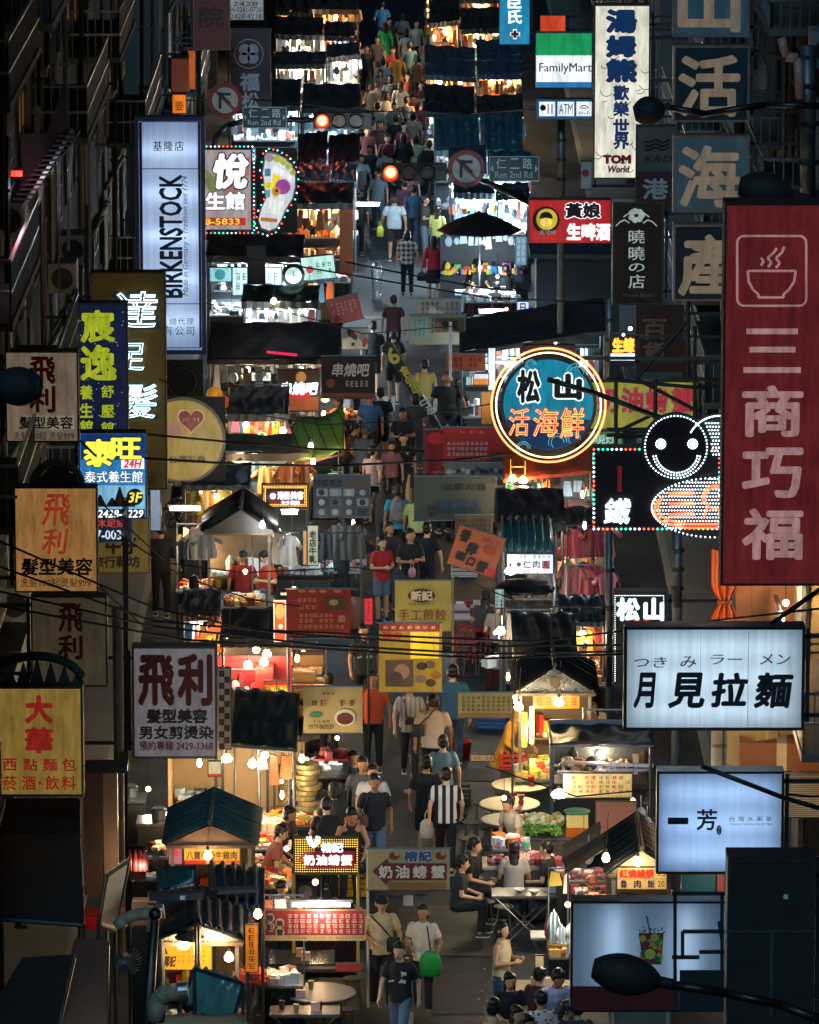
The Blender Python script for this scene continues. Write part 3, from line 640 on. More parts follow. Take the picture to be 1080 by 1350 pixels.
    s.tubes([circ(c,75,72)],.017,E('#ff7a48',4),.13);s.tubes([circ(c,69,72)],.013,E('#ffe2a8',3),.13)
    s.otext('松',(683,488,711,528),P('#0a1018',bump=0),E('#e2f4fa',1.3),bold=.05,ob=.09,dy=.078);s.otext('山',(733,493,765,524),P('#0a1018',bump=0),E('#e2f4fa',1.3),bold=.06,ob=.09,dy=.078)
    for st,r in(('活',(671,537,698,573)),('海',(703,537,736,574)),('鮮',(738,536,770,576))):
        s.text(st,r,E('#c5401e',.9),.080,bold=.03,shear=.06);s.text(st,r,E('#ff9a5a',2.6),.1,outline=.012,shear=.06,name='neon_tube')
    # smiling round face sign
    s=Sign('led_sign','dark sign with a smiling face of white LED dots above orange neon 三兄','led sign',(782,592,950,696),78,P('#120d18',.4),P('#3a3238',.4),2,.3,arms=1)
    c=(891,588);bk=P('#170a18',.35)
    s.disc(c,46,P('#0c1014'),.04,'head_edge');s.disc(c,42,bk,.05,'head');s.disc((942,668),84,P('#0c1014'),.02,'belly_edge',ry=40);s.disc((948,590),46,P('#0d1014'),.02,'back_disc')
    LED=E('#cfe8ee',5);pts=circ(c,41,58)[:-1]
    for e in((871,584),(913,584)):pts+=[e]+circ(e,3,7)[:-1]+circ(e,6,13)[:-1]
    for r in(28,31.5):pts+=circ((892,594),r,22,192,348)
    pts+=circ((948,590),43,30,62,150)
    for i in range(47):
        for j in range(32):
            x,y=862+i*3.9+(j%2)*1.95,552+j*4.6
            if x>972:continue
            if((x-942)/82)**2+((y-668)/38)**2<1:pts.append((x,y))
            elif math.hypot(x-948,y-590)<38 and math.hypot(x-c[0],y-c[1])>47 and y<600:pts.append((x,y))
    pts+=[p for p in circ((942,668),83,84,ry=39) if p[0]<1000]
    s.dots(pts,.0125,LED,.07)
    NO=E('#ff5228',4)
    s.tubes([[(868,657),(863,666),(863,676),(869,684),(885,690),(905,694),(960,694)],[(872,654),(867,666),(869,676),(880,684),(905,689),(960,689)]],.015,NO,.1)
    for y in(648,662,676):s.tubes([[(880,y),(914,y-2)],[(882,y+3),(916,y+1)]],.011,NO,.1)
    s.tubes([circ((943,655),14,20),[(933,665),(927,681)],[(948,668),(948,680),(962,682)],circ((943,655),17,20,60,200)],.013,NO,.1)
    s.text('鐵',(796,656,832,691),E('#d8eaf2',2.4),.03,outline=.02,shear=.1,name='neon_tube')
    s.patch((814,614,820,648),E('#7a1c1c',.5),.003);bulb_string(s,(783,592,948,697),6)
    s=Sign('small_sign','small tilted pink lit sign beside the LED smiling face','sign',(826,592,846,613),79,E('#e8a0b8',.9),BLACK,1,.12,roll=-30,arms=0);s.text('肉品',(828,598,844,606),INK)
    MB().box(.6,.2,.1,1.4,.05,.05,IRON,ry=.5).build('bracket',s.root)
    s=Sign('led_sign','small dark upright sign 松山 edged with white LED dots beside the ramen box','led sign',(808,779,880,905),92,P('#0c1620',.4),P('#2c3640',.4),2,.25,arms=1)
    s.text('松山',(814,789,874,817),E('#c8ecee',2.6),.006,bold=.05,space=1.2);s.text('活海鮮',(830,818,856,829),E('#ff4a28',2.6),.006,bold=.03)
    s.dots([(811+k*2.0,785) for k in range(32)]+[(811,785+k*2.5) for k in range(46)]+[(875,785+k*2.5) for k in range(18)],.009,E('#dff0f4',3),.01)
    # four square boards one above another, ambient light put in as faint self-glow
    for st,y0,dim,lab in(('山',-52,'#4a7284','topmost square teal board with the character 山'),('活',60,'#14313f','darkest square navy board with the character 活'),('海',179,'#4c7080','square teal board with the character 海 under the 活 board'),('產',296,'#102a38','lowest square navy board with 產 behind the tall red sign')):
        h=101
        s=Sign('square_sign',lab,'sign',(887,y0,989,y0+h),90,E(dim,.14),P('#8d7f74',.3,.4,.5),3,.3,arms=1,group='square seafood boards stacked up the right facade')
        s.text(st,(896,y0+15,974,y0+92),E('#c0a88c',.20),bold=.03);s.dots([(895+k,y0+22) for k in(0,82)],.01,STEEL,0,'bolt')
    s=Sign('shop_sign','black upright sign 曉曉の店 with a silver flower crest','sign',(807,266,876,402),98,P('#0c1413',.35),P('#26302e',.35),3,.3,arms=1)
    SV=E('#a8b4b0',.6)
    for st,y in(('曉',303),('曉',325),('の',347),('店',362)):s.text(st,(829,y,850,y+(18 if st!='の' else 11)),SV,bold=.01)
    for a in range(7):s.disc((839+7*math.cos(a*.9),284+6*math.sin(a*.9)),4,SV,.001+a*.0005,'crest_petal')
    s.tubes([[(812,298),(818,292),(824,290),(830,294)],[(866,298),(860,292),(854,290),(848,294)],[(822,286),(829,281),(834,276)],[(856,286),(849,281),(844,276)]],.012,SV,.005,'crest_scroll')
    s.text('House Store',(822,386,860,391),P('#5f6a68'))
    s=Sign('arcade_sign','tall warm white light box 湯姆熊歡樂世界 with red TOM lettering','sign',(782,6,858,236),106,E('#dcd8c6',.86),P('#3d3424',.4),2,.35,arms=1)
    BL=P('#1c5a9a',bump=0);s.otext('湯',(801,14,838,42),BL,P('#0c2038'),bold=.05,ob=.03,grow=.6);s.otext('姆',(801,48,837,74),BL,P('#0c2038'),bold=.05,ob=.03,grow=.6);s.otext('熊',(801,79,838,107),BL,P('#0c2038'),bold=.05,ob=.03,grow=.6)
    for st,y in(('歡',113),('樂',134),('世',157),('界',177)):s.text(st,(809,y,829,y+19),BL,bold=.04)
    s.text('TOM',(796,205,831,215),P('#b01a1c'),bold=.08);s.text('World',(802,219,830,227),P('#8a2a2c'),bold=.05,shear=.2)
    sc=[]
    for k in range(22):
        cc=(rnd.uniform(786,854),rnd.uniform(12,230));sc.append(circ(cc,rnd.uniform(4,9),7,rnd.choice((180,200,240)),330))
    s.tubes(sc,.008,P('#b59a64'),.001,'printed_swirl')
    s=Sign('store_sign','green white and blue convenience store light box reading FamilyMart','sign',(706,43,781,116),120,E('#e8eef2',.95),P('#1a4a66',.4),.8,.3,arms=1)
    s.patch((707,43,781,73),E('#0f9a5a',.75),.002,'green_band');s.patch((707,108,781,116),E('#2a78b8',.7),.002,'blue_band');s.text('FamilyMart',(711,83,780,98),P('#10202e',bump=0),bold=.01)
    s=Sign('store_sign','narrow blue strip sign with knife and fork icons and ATM','sign',(706,130,781,158),120.5,E('#1c5a80',.5),P('#1a3a50'),.8,.2,arms=1)
    for x0,x1 in((711,732),(735,757),(760,780)):s.patch((x0,134,x1,153),E('#dfe9ef',.95),.002)
    s.text('ATM',(737,137,755,150),INK,.004);s.text('Wi-Fi',(762,147,778,151),INK,.004);s.tubes([circ((770,145),3,8,20,160),circ((770,145),6,10,20,160)],.012,INK,.006,'wifi_icon')
    s.patch((722,137,723.5,150),INK,.004,'fork_icon');s.patch((727,137,728.5,150),INK,.004,'knife_icon');s.disc((716,142),4,INK,.004,'bowl_icon')
    s=Sign('pharmacy_sign','bright blue upright clinic sign with white characters and a red cross','sign',(658,-20,699,59),126,E('#128ab8',.7),P('#0f4a66'),.8,.3,arms=1)
    s.text('臣氏',(670,-6,688,31),E('#eaf6fa',1.2),vert=True,bold=.03)
    for r,m,d in((6.6,E('#f0f4f8',1),.001),(5,P('#a8242c'),.005)):s.patch((679-r*.4,45-r,679+r*.4,45+r),m,d,'cross_mark');s.patch((679-r,45-r*.4,679+r,45+r*.4),m,d+.002,'cross_mark')
    s=Sign('small_sign','small plain orange red lit panel above the green convenience store sign','sign',(712,20,746,42),121,E('#d8482a',.7),BLACK,.6,.15,arms=1)
    s=Sign('beer_sign','red beer house sign 黃娘 生啤酒 with a round yellow face emblem','sign',(697,263,806,321),112,E('#a8141f',.8),P('#3a0a0e'),1,.3,arms=1)
    s.disc((720,290),18,P('#2a0d0c'),.002);s.disc((721,289),14,E('#c9ad2c',.8),.004);s.poly(circ((720,288),9,16,0,180),P('#2a1208'),.006,'emblem_hair');s.disc((720,293),8,E('#e0c456',.9),.008,'emblem_face',ry=6)
    s.text('黃啤娘',(711,303,733,309),WHI,.012);s.otext('黃娘',(746,268,791,287),P('#0c1018',bump=0),E('#f2f2f6',1.3),bold=.05,ob=.08);s.text('生啤酒',(748,295,804,316),E('#f4eef0',1.3),bold=.05)
    s=Sign('shop_sign','grey and maroon sign lettered K&D and 港 behind the black upright sign','sign',(838,166,892,285),99.5,P('#4d5050',.5),P('#2a2c2c'),1.5,.25,arms=1)
    s.patch((839,226,890,284),P('#3f1517'),.002);s.text('K&D',(849,205,886,214),INK,shear=.3);s.tubes([[(850+k*3,186+i*5+2*math.sin(k)) for k in range(12)] for i in range(3)],.015,INK,.004,'printed_wave');s.text('港',(848,236,880,262),P('#a8a39c'),.004,bold=.03)
    s=Sign('shop_sign','dim dark red department store board reading 百貨','sign',(838,404,902,490),101,P('#2c1418',.5),P('#1c1214'),1.5,.2,arms=1);s.text('百',(848,421,878,447),P('#77706e'),bold=.03);s.text('貨',(848,451,878,478),P('#77706e'),bold=.03)
    s=Sign('led_sign','little red and orange glowing sign 生蠔 on a white bar beside the department store board','led sign',(804,440,838,483),99,P('#1a1c20'),BLACK,1,.2,arms=1)
    s.text('生蠔',(808,446,836,464),E('#ff8a2a',3),.006,bold=.06);s.patch((805,466,837,475),E('#cfe4f4',2),.003,'light_bar');s.disc((831,433),2.6,E('#e8f6ff',10),.02,'spot');s.disc((822,441),1.8,E('#e8f6ff',8),.02,'spot');lamp(s.root,(.2,-.3,.9),10,COOL)
    s=Sign('crab_sign','long yellow green sign with red characters 奶油螃蟹 behind a black scaffold','sign',(776,503,920,566),95,E('#a3a23a',.5),P('#2a2a16'),1,.25,arms=1)
    for st,x in(('奶',788),('油',820),('螃',852),('蟹',886)):s.otext(st,(x,512,x+27,543),E('#a8283a',.6),P('#e0dcb0'),bold=.04,ob=.05)
    s=Sign('small_sign','green lower board with white characters under the yellow green crab sign','sign',(776,568,822,590),95.3,E('#4f8a66',.4),BLACK,1,.2,arms=1);s.text('現炒',(784,573,812,585),E('#9fd8c8',.7),bold=.02)
    m=MB();r=thing('sign_scaffold','black steel scaffold frame crossing in front of the yellow green crab sign','scaffold',at(850,640,93.6))
    def q(px,py):v=at(px,py,93.6)-r.location;return(v.x,0,v.z)
    for a,b in(((812,496),(812,592)),((864,500),(864,560)),((916,430),(916,560)),((800,566),(930,566)),((800,500),(930,512)),((840,500),(925,545)),((812,570),(864,545)),((800,574),(840,572)),((907,345),(907,500)),((838,500),(905,425))):m.tube(q(*a),q(*b),.035,BLACK,6)
    m.build('frame_tube',r)
    v=at(920,500,93.6);MB().box((6.3+v.x)/2-r.location.x,0,v.z-r.location.z,6.3-v.x+1,.06,.06,BLACK).build('wall_beam',r)
    s=Sign('small_sign','white side panel with a red motif under the arcade light box','sign',(765,212,781,250),108,P('#8f9a98'),BLACK,1,.1,arms=1);s.disc((772,228),5,P('#8a1f2a'),.002)
def street_furniture():
    TG=P('#0f1a1c',.4)
    def tlight(lab,red,boxr,Y,sz=11):
        r=thing('traffic_light',lab,'traffic light',at((boxr[0]+boxr[2])/2,boxr[3],Y));a=at(boxr[0],boxr[3],Y);b=at(boxr[2],boxr[1],Y);w,h=b.x-a.x,b.z-a.z
        MB().box(0,0,h/2,w,.22,h,TG).build('housing',r)
        c=at(red[0],red[1],Y)-r.location;rr=h*.36
        for k in range(4):
            x=c.x+k*h*1.05
            if k and x>w/2-rr:break
            MB().tube((x,-.11,h/2),(x,-.30,h/2),rr*1.25,TG,18,cap=False).build('visor',r)
            lens=MB().tube((x,-.11,h/2),(x,-.14,h/2),rr*1.05,E('#ff2a12',9) if k==0 else P('#2a2320',.2),18).build('lens',r,label='glowing red lens' if k==0 else None)
            if k==0:MB().tube((x,-.141,h/2),(x,-.15,h/2),rr*.72,E('#ffc04a',9),16).build('lamp_core',lens);lamp(r,(x,-.5,h/2),14,(1,.12,.05))
        return r
    t1=tlight('left horizontal traffic light glowing red above the street',(425,158),(413,148,490,169),150)
    t2=tlight('right horizontal traffic light glowing red below the other one',(515,226),(503,215,589,238),143)
    def nosign(lab,c,r_,Y):
        r=thing('no_turn_sign',lab,'road sign',at(c[0],c[1]+r_,Y));s=(at(c[0]+r_,c[1],Y).x-at(c[0],c[1],Y).x)
        MB().tube((0,-.01,s),(0,.03,s),s,P('#6e1c1e',.4),32).build('red_ring',r);MB().tube((0,-.02,s),(0,-.011,s),s*.74,P('#8f8f8c',.4),32).build('disc_face',r)
        MB().box(0,-.026,s,s*.17,.006,s*1.6,P('#6e1c1e',.4),ry=R(-45)).build('red_bar',r)
        m=MB().box(-s*.28,-.034,s*1.0,s*.16,.006,s*.95,INK).box(0,-.0345,s*1.36,s*.66,.006,s*.16,INK).box(.02*s,-.036,s*1.08,s*.14,.006,s*.8,INK,ry=R(-45));m.build('arrow',r)
        MB().box(0,.06,s,.06,.05,s*2.2,IRON).build('mount',r);return r
    n1=nosign('round no left turn sign on the mast arm left of the clover sign',(297,132),23,149);n2=nosign('round no left turn sign right of the lower traffic light',(615,222),25,142.8)
    def road(lab,rect,Y):
        s=Sign('street_name_sign',lab,'road sign',rect,Y,P('#10343a',.35,.2),P('#8a9a9c',.35),1,.05);x0,y0,x1,y1=rect;w=x1-x0;h=y1-y0;G=P('#a8b4b2',bump=0)
        for st,a,b in(('仁',.14,.34),('二',.42,.60),('路',.67,.86)):s.text(st,(x0+w*a,y0+h*.08,x0+w*b,y0+h*.50),G,bold=.01)
        s.text('Ren 2nd Rd',(x0+w*.12,y0+h*.60,x0+w*.86,y0+h*.86),G);
        for e,d in((.03,1),(.97,-1)):s.poly([(x0+w*e,y0+h*.5),(x0+w*(e+.05*d),y0+h*.36),(x0+w*(e+.05*d),y0+h*.64)][::(-1 if d>0 else 1)],G)
        return s
    s1=road('left blue street name sign Ren 2nd Rd beside the clover sign',(320,141,378,169),149.2);s2=road('right blue street name sign reading Ren 2nd Rd with white arrows',(645,206,711,239),142.6)
    # mast arms
    for nm,Y,pts,lab in(('right',143.4,[(497,226),(598,226),(640,240),(700,268),(745,285),(775,300),(793,325),(798,360),(798,390)],'black curved mast arm carrying the lower traffic light from the right kerb'),
                            ('left',150.6,[(495,158),(413,158),(330,158),(300,165),(285,180),(280,210),(278,240)],'dark mast arm carrying the upper traffic light from the left kerb')):
        r=thing('signal_mast',lab,'traffic mast',(at(*pts[-1],Y).x,Y,0));m=MB();P3=[at(*p,Y)-r.location for p in pts]
        m.path(P3,.075,P('#0d1416',.4),8);m.build('mast_arm',r,smooth=True)
        MB().tube(P3[-1],(P3[-1].x,0,0),.1,GAL,10).build('pole',r);MB().tube((P3[-1].x,0,0),(P3[-1].x,0,.3),.17,GAL,12).build('base',r)
    # cobra heads and posts silhouetted close to the camera
    def cobra(lab,Y,head,arm,rz=0):
        r=thing('street_lamp',lab,'street lamp',at(*arm[-1],Y));m=MB();c=at(*head[0],Y)-r.location;e=at(*head[1],Y)-r.location;m2=MB();d=e-c
        for k in range(12):
            t0,t1=k/12,(k+1)/12;f=lambda t:.06+.16*math.sin(math.pi*min(1,t*1.15+.05))**.7
            m2.tube(c+d*t0,c+d*t1,f(t0),P('#0c1013',.75),12,r2=f(t1),cap=(k in(0,11)))
        m2.build('lamp_head',r,smooth=True);mid=c+d*.35
        MB().box(mid.x,mid.y-.17,mid.z+.05,.16,.02,.05,P('#b8bcc0'),ry=-.15).build('maker_plate',r)
        MB().path([at(*p,Y)-r.location for p in arm],.05,P('#0a0d10',.4),8).build('lamp_arm',r,smooth=True);return r
    cobra('black street lamp head hanging in front of the drink cup light box',58,((782,1276),(888,1298)),[(880,1297),(960,1310),(1030,1325),(1100,1352),(1140,1380)])
    cobra('dark street lamp head crossing the upper faded salon sign',62,((56,512),(-24,505)),[(-10,506),(-60,500),(-110,495)])
    cobra('black street lamp head in front of the arcade sign lower edge',84,((836,150),(884,140)),[(878,141),(930,150),(1010,138),(1080,140)])
    cobra('dark street lamp head above the tall red sign',64,((975,245),(1060,262)),[(1040,258),(1100,270),(1150,280)])
    for lab,Y,pts,rr in(('black lamp arm crossing in front of the round blue seafood sign',82,[(722,500),(790,520),(860,547),(905,560),(1000,600)],.04),('thin black support arm over the white 一芳 light box',66,[(925,1010),(1034,1052),(1110,1074)],.03),
                            ('dark brace in front of the lower edge of the tall red sign',66,[(1016,823),(1080,778),(1120,750)],.03)):
        v=at(*pts[-1],Y);r=thing('support_bar',lab,'steel bar',v);MB().path([at(*p,Y)-v for p in pts],rr,BLACK,8).build('arm_tube',r,smooth=True)
        MB().box(0,0,0,.12,.12,.3,BLACK).build('clamp',r)
    v=at(205,1205,72);r=thing('lamp_pole','tapered black pole leaning up from the bottom edge at the lower left','pole',at(178,1400,72))
    MB().tube((0,0,-1.5),v-r.location,.11,P('#090b0d',.4),10,r2=.055).build('pole_shaft',r,smooth=True);MB().ball(v-r.location,.09,P('#090b0d',.4)).build('pole_cap',r,smooth=True);MB().box(0,0,-.4,.3,.25,.5,BLACK).build('junction_box',r)
    # white carrying frame in front of the lower light box
    r=thing('angle_iron_rack','dark empty angle iron frame standing before the drink cup light box','frame',at(925,1350,64));m=MB();f=lambda x,y:at(x,y,64)-r.location
    for a,b in(((890,1178),(890,1330)),((952,1178),(952,1330)),((886,1178),(957,1178)),((900,1228),(957,1228)),((900,1228),(900,1262)),((886,1262),(922,1262)),((922,1255),(957,1255)),((948,1215),(952,1240))):m.tube(f(*a),f(*b),.028,P('#0c1518'),4)
    m.build('angle_iron',r);MB().box(.05,0,.4,.62,.04,.5,P('#0d1b20')).build('lower_plate',r)
    # overhead cables
    CB=P('#08090a',.5,.1)
    for i,(Y,pts,lab) in enumerate([(78,[(-20,740),(200,818),(420,838),(640,852),(860,850),(1100,835)],'topmost of the black cables strung across the street by the salon sign'),
            (78.4,[(-20,775),(200,825),(420,850),(640,862),(860,858),(1100,848)],'second black cable across the street under the topmost one'),(77.6,[(-20,795),(240,843),(440,856),(640,868),(860,861),(1100,860)],'lowest black cable of the bundle across the street'),
            (79,[(-20,705),(200,800),(330,830),(700,846),(1100,800)],'thin cable sagging from the left salon sign to the right'),(88,[(190,604),(320,612),(440,614),(600,606),(700,596)],'thin cable crossing at the round yellow sign'),
            (120,[(455,345),(540,362),(640,380),(700,384)],'thin cable over the bright crossing'),(118,[(250,330),(400,352),(520,372),(640,392),(800,400)],'lower thin cable over the bright crossing'),
            (150,[(330,130),(480,146),(620,150),(760,140)],'dark cable above the upper traffic light'),(86,[(60,545),(100,575),(125,600)],'short dark cable between the salon signs'),
            (92,[(190,572),(297,582),(420,592),(560,595)],'fine cable in front of the round heart sign'),(70,[(1036,1047),(1070,1050),(1120,1046)],'dark conduit right of the 一芳 box')]):
        v=at(*pts[0],Y);o=MB().path([at(*p,Y)-v for p in pts],.017 if Y<85 else.02,CB,5).build('overhead_cable',loc=v,smooth=True);tag(o,lab,'cable')
signs_left();signs_right();street_furniture()
# ================================================================== THE SETTING: street, pavements, facades
def asphalt():
    k='asphalt'
    m,nt,b=base_mat(k);L=nt.links.new;N=nt.nodes.new
    tc=N('ShaderNodeTexCoord');n1=N('ShaderNodeTexNoise');n1.inputs['Scale'].default_value=.35;n1.inputs['Detail'].default_value=9;n1.inputs['Roughness'].default_value=.7
    n2=N('ShaderNodeTexNoise');n2.inputs['Scale'].default_value=40;n2.inputs['Detail'].default_value=3
    L(tc.outputs['Object'],n1.inputs[0]);L(tc.outputs['Object'],n2.inputs[0])
    cr=N('ShaderNodeValToRGB');cr.color_ramp.elements[0].position=.3;cr.color_ramp.elements[0].color=(.003,.006,.009,1)
    cr.color_ramp.elements[1].position=.75;cr.color_ramp.elements[1].color=(.012,.020,.028,1);L(n1.outputs[0],cr.inputs[0]);L(cr.outputs[0],b.inputs['Base Color'])
    mr=N('ShaderNodeMapRange');mr.inputs[1].default_value=.35;mr.inputs[2].default_value=.65;mr.inputs[3].default_value=.38;mr.inputs[4].default_value=.8
    L(n1.outputs[0],mr.inputs[0]);L(mr.outputs[0],b.inputs['Roughness'])
    b.inputs['Specular IOR Level'].default_value=.3
    bp=N('ShaderNodeBump');bp.inputs['Strength'].default_value=.5;bp.inputs['Distance'].default_value=.01;L(n2.outputs[0],bp.inputs['Height']);L(bp.outputs[0],b.inputs['Normal'])
    return m
def setting():
    AS=asphalt()
    g=MB().box(0,300,-.5,900,1400,.98,P('#15191c',.9,.3,scale=.2)).build('ground');struct(g)
    r=MB().box(0,140,-.005,10.4,230,.014,AS).build('road');struct(r)
    x=MB().box(0,142,-.003,90,13,.018,P('#3a4348',.6,.4,scale=.6)).build('cross_road');struct(x)  # paler asphalt puts the crossing's white light into the colour
    PV=P('#5c5a55',.7,.35,scale=1.5)
    for sx,nm in((-1,'pavement_left'),(1,'pavement_right')):
        for y0,y1 in((60,134.5),(149.5,250)):
            o=MB().box(sx*5.85,(y0+y1)/2,.06,1.5,y1-y0,.14,PV).build(nm);struct(o)
            o=MB().box(sx*5.06,(y0+y1)/2,.06,.12,y1-y0,.15,P('#77746c',.7)).build('kerb');struct(o)
    LP=P('#8f918c',.7,.5,scale=5,bump=.05)
    mk=[]
    for k in range(9):mk.append((-3.6+k*1.02-.0,127.2,.42,1.9))
    for k in range(7):mk.append((-3.1+k*.9,153.2,.4,2.4))
    for x_,y_,w,l in mk:struct(MB().box(x_,y_,.009,w,l,.004,LP).build('crosswalk_stripe'))
    struct(MB().box(-.4,124.6,.009,7.4,.3,.004,LP).build('stop_line'))
    for y_ in(93.0,84.5,78,101,109,117):struct(MB().box(-.02,y_,.009,.15,2.6 if y_>90 else 2,.004,LP).build('lane_dash'))
    for x_,y_,rr in((1.05,104,.32),(-.3,88,.3),(-.9,139,.35)):
        m=MB().tube((x_,y_,0),(x_,y_,.012),rr,P('#2f3233',.5,.3,.5),24);m.tube((x_,y_,0),(x_,y_,.010),rr+.06,P('#3c3d3c',.8),24)
        tag(m.build('manhole_cover'),'round iron manhole cover set in the road '+('by the yellow banner' if y_==104 else 'in the foreground walkway' if y_==88 else 'in the bright crossing'),'manhole cover')
# ---- facades: one building per plot, each with wall, windows, balconies, grilles, pipes
def windows_mesh():
    w,h=1.5,1.3
    fr=MB();A=P('#4f5355',.4,.3,.5)
    for z in(0,h/2,h):fr.box(0,0,z,.05,w,.05,A)
    for y in(-w/2,0,w/2):fr.box(0,y,h/2,.05,.05,h,A)
    grille=MB()
    for k in range(11):grille.box(.0,-w/2+k*w/10,h/2,.018,.018,h+.1,GAL)
    for z in(0,h*.33,h*.66,h):grille.box(0.0,0,z,.02,w,.02,GAL)
    return fr.mesh('window_frame'),grille.mesh('window_grille')
WFR,WGR=windows_mesh()
PANE=MB().box(0,0,.65,.012,1.45,1.25,P('#0e161a',.08,.1,bump=0)).mesh('pane')
PANEL=MB().box(0,0,.65,.012,1.45,1.25,E('#c98a4a',.10)).mesh('pane')
ACM=MB().box(0,0,0,.5,.8,.55,P('#8a8d8a',.5,.4));ACM.lathe([(.2,0),(.2,.02),(.05,.03)],BLACK,(.0,-.41,0),16,axis='Y');ACM=ACM.mesh('air_conditioner')
def balcony_mesh(L,side):
    a=MB().box(0,0,0,1.0,L,.12,P('#4c4a46',.8,.4));a=a.mesh('balcony_slab')
    b=MB()
    for k in range(int(L/.16)+1):b.box(-side*.47,-L/2+k*.16,.5,.02,.02,.9,GAL)
    for k in range(7):b.box(-side*(.47-k*.15),-L/2,.5,.02,.02,.9,GAL)
    for z in(.5,.95):b.box(-side*.47,0,z,.045,L,.045,STEEL);b.box(0,-L/2,z,.95,.045,.045,STEEL)
    return a,b.mesh('railing')
def facades():
    q=random.Random(11)
    cols=['#2f3638','#283236','#38362f','#232c30','#2c3436','#3a3430']
    side_n={-1:'left',1:'right'}
    notes=['with barred windows and a stair like railing','with long balconies and hanging pipes','behind the blue framed light box','with dim balconies above the market','with dark shutters','beyond the crossing','far up the street']
    for sd in(-1,1):
        y=66.0;i=0
        while y<240:
            L=q.choice((9,10,11,12));
            if y<135<y+L or 135<=y<149:y=149.5 if y>=133 or y+L>135 else y;
            if y+L>135 and y<135:L=135-y
            H=q.choice((17,19.5,22));X=sd*6.6
            r=thing('shop_building','%s side %s concrete shop building, number %d of its row from the viewer, %s'%(side_n[sd],('narrow','tall')[L>10],i+1,notes[min(i,6)]) if False else
                      '%s concrete shop house on the %s side %s'%(('dark grey','brownish','weathered')[i%3],side_n[sd],['nearest the viewer','second from the viewer','third from the viewer, hung with upright signs','fourth from the viewer','just before the crossing','just beyond the crossing','second beyond the crossing','third beyond the crossing','fourth beyond the crossing','far up the street','farthest but one','farthest up the street','at the very end','past the end'][min(i,13)]),'building',(X,y+L/2,0))
            WM=P(q.choice(cols),.85,.45,scale=.9,bump=.4)
            MB().box(sd*3.0,0,H/2,6,L-.05,H,WM).build('wall',r)
            MB().box(sd*3.0,0,H+.15,6.3,L-.02,.3,P('#3a3c3c')).build('roof',r)
            m=MB();m.box(-sd*.25,0,3.25,.5,L-.1,.5,P('#55524b',.7));m.build('shopfront_beam',r)
            sh=MB()
            for k in range(26):sh.box(-sd*.02,0,.15+k*.11,.06,L-1.2,.075,P('#4d5253',.5,.4,.4))
            sh.build('roller_shutter',r)
            for yy in(-L/2+.3,L/2-.3):MB().box(-sd*.2,yy,1.5,.4,.5,3.0,WM).build('pillar',r)
            fl=0;z=4.4
            while z+1.6<H:
                n=int(L//2.6)
                bal=q.random()<.6
                if bal:
                    bl=L*q.uniform(.5,.85);a,b=balcony_mesh(round(bl,1),sd)
                    s_=child('balcony',a,r,(-sd*.5,q.uniform(-.5,.5),z-.6));child('railing',b,s_)
                for k in range(n):
                    yy=-L/2+(k+.5)*L/n
                    w=child('window',WFR,r,(-sd*.04,yy,z));child('pane',PANEL if q.random()<.12 else PANE,w)
                    if q.random()<.55:child('window_grille',WGR,w,(-sd*(.12 if bal else.3),0,0))
                    if q.random()<.5 and not bal:child('air_conditioner',ACM,r,(-sd*.3,yy+.3,z-.5))
                z+=3.1;fl+=1
            for _ in range(3):
                yy=q.uniform(-L/2+.4,L/2-.4);pm=MB().tube((-sd*.12,yy,.2),(-sd*.12,yy,H-1),.06,q.choice((GAL,P('#5a4a42'),STEEL)),8);pm.tube((-sd*.12,yy,6),(-sd*.55,yy-.5,6.8),.05,GAL,8)
                pm.build('drain_pipe',r)
            y+=L;i+=1
            if 134.5<=y<149.5:y=149.5
    # a block closing the far end of the street
    r=thing('shop_building','dark building closing the far end of the market street','building',(0,262,0));MB().box(0,0,9,22,6,18,P('#23282a',.9)).build('wall',r);MB().box(0,0,18.2,22.4,6.4,.4,P('#2c3030')).build('roof',r)
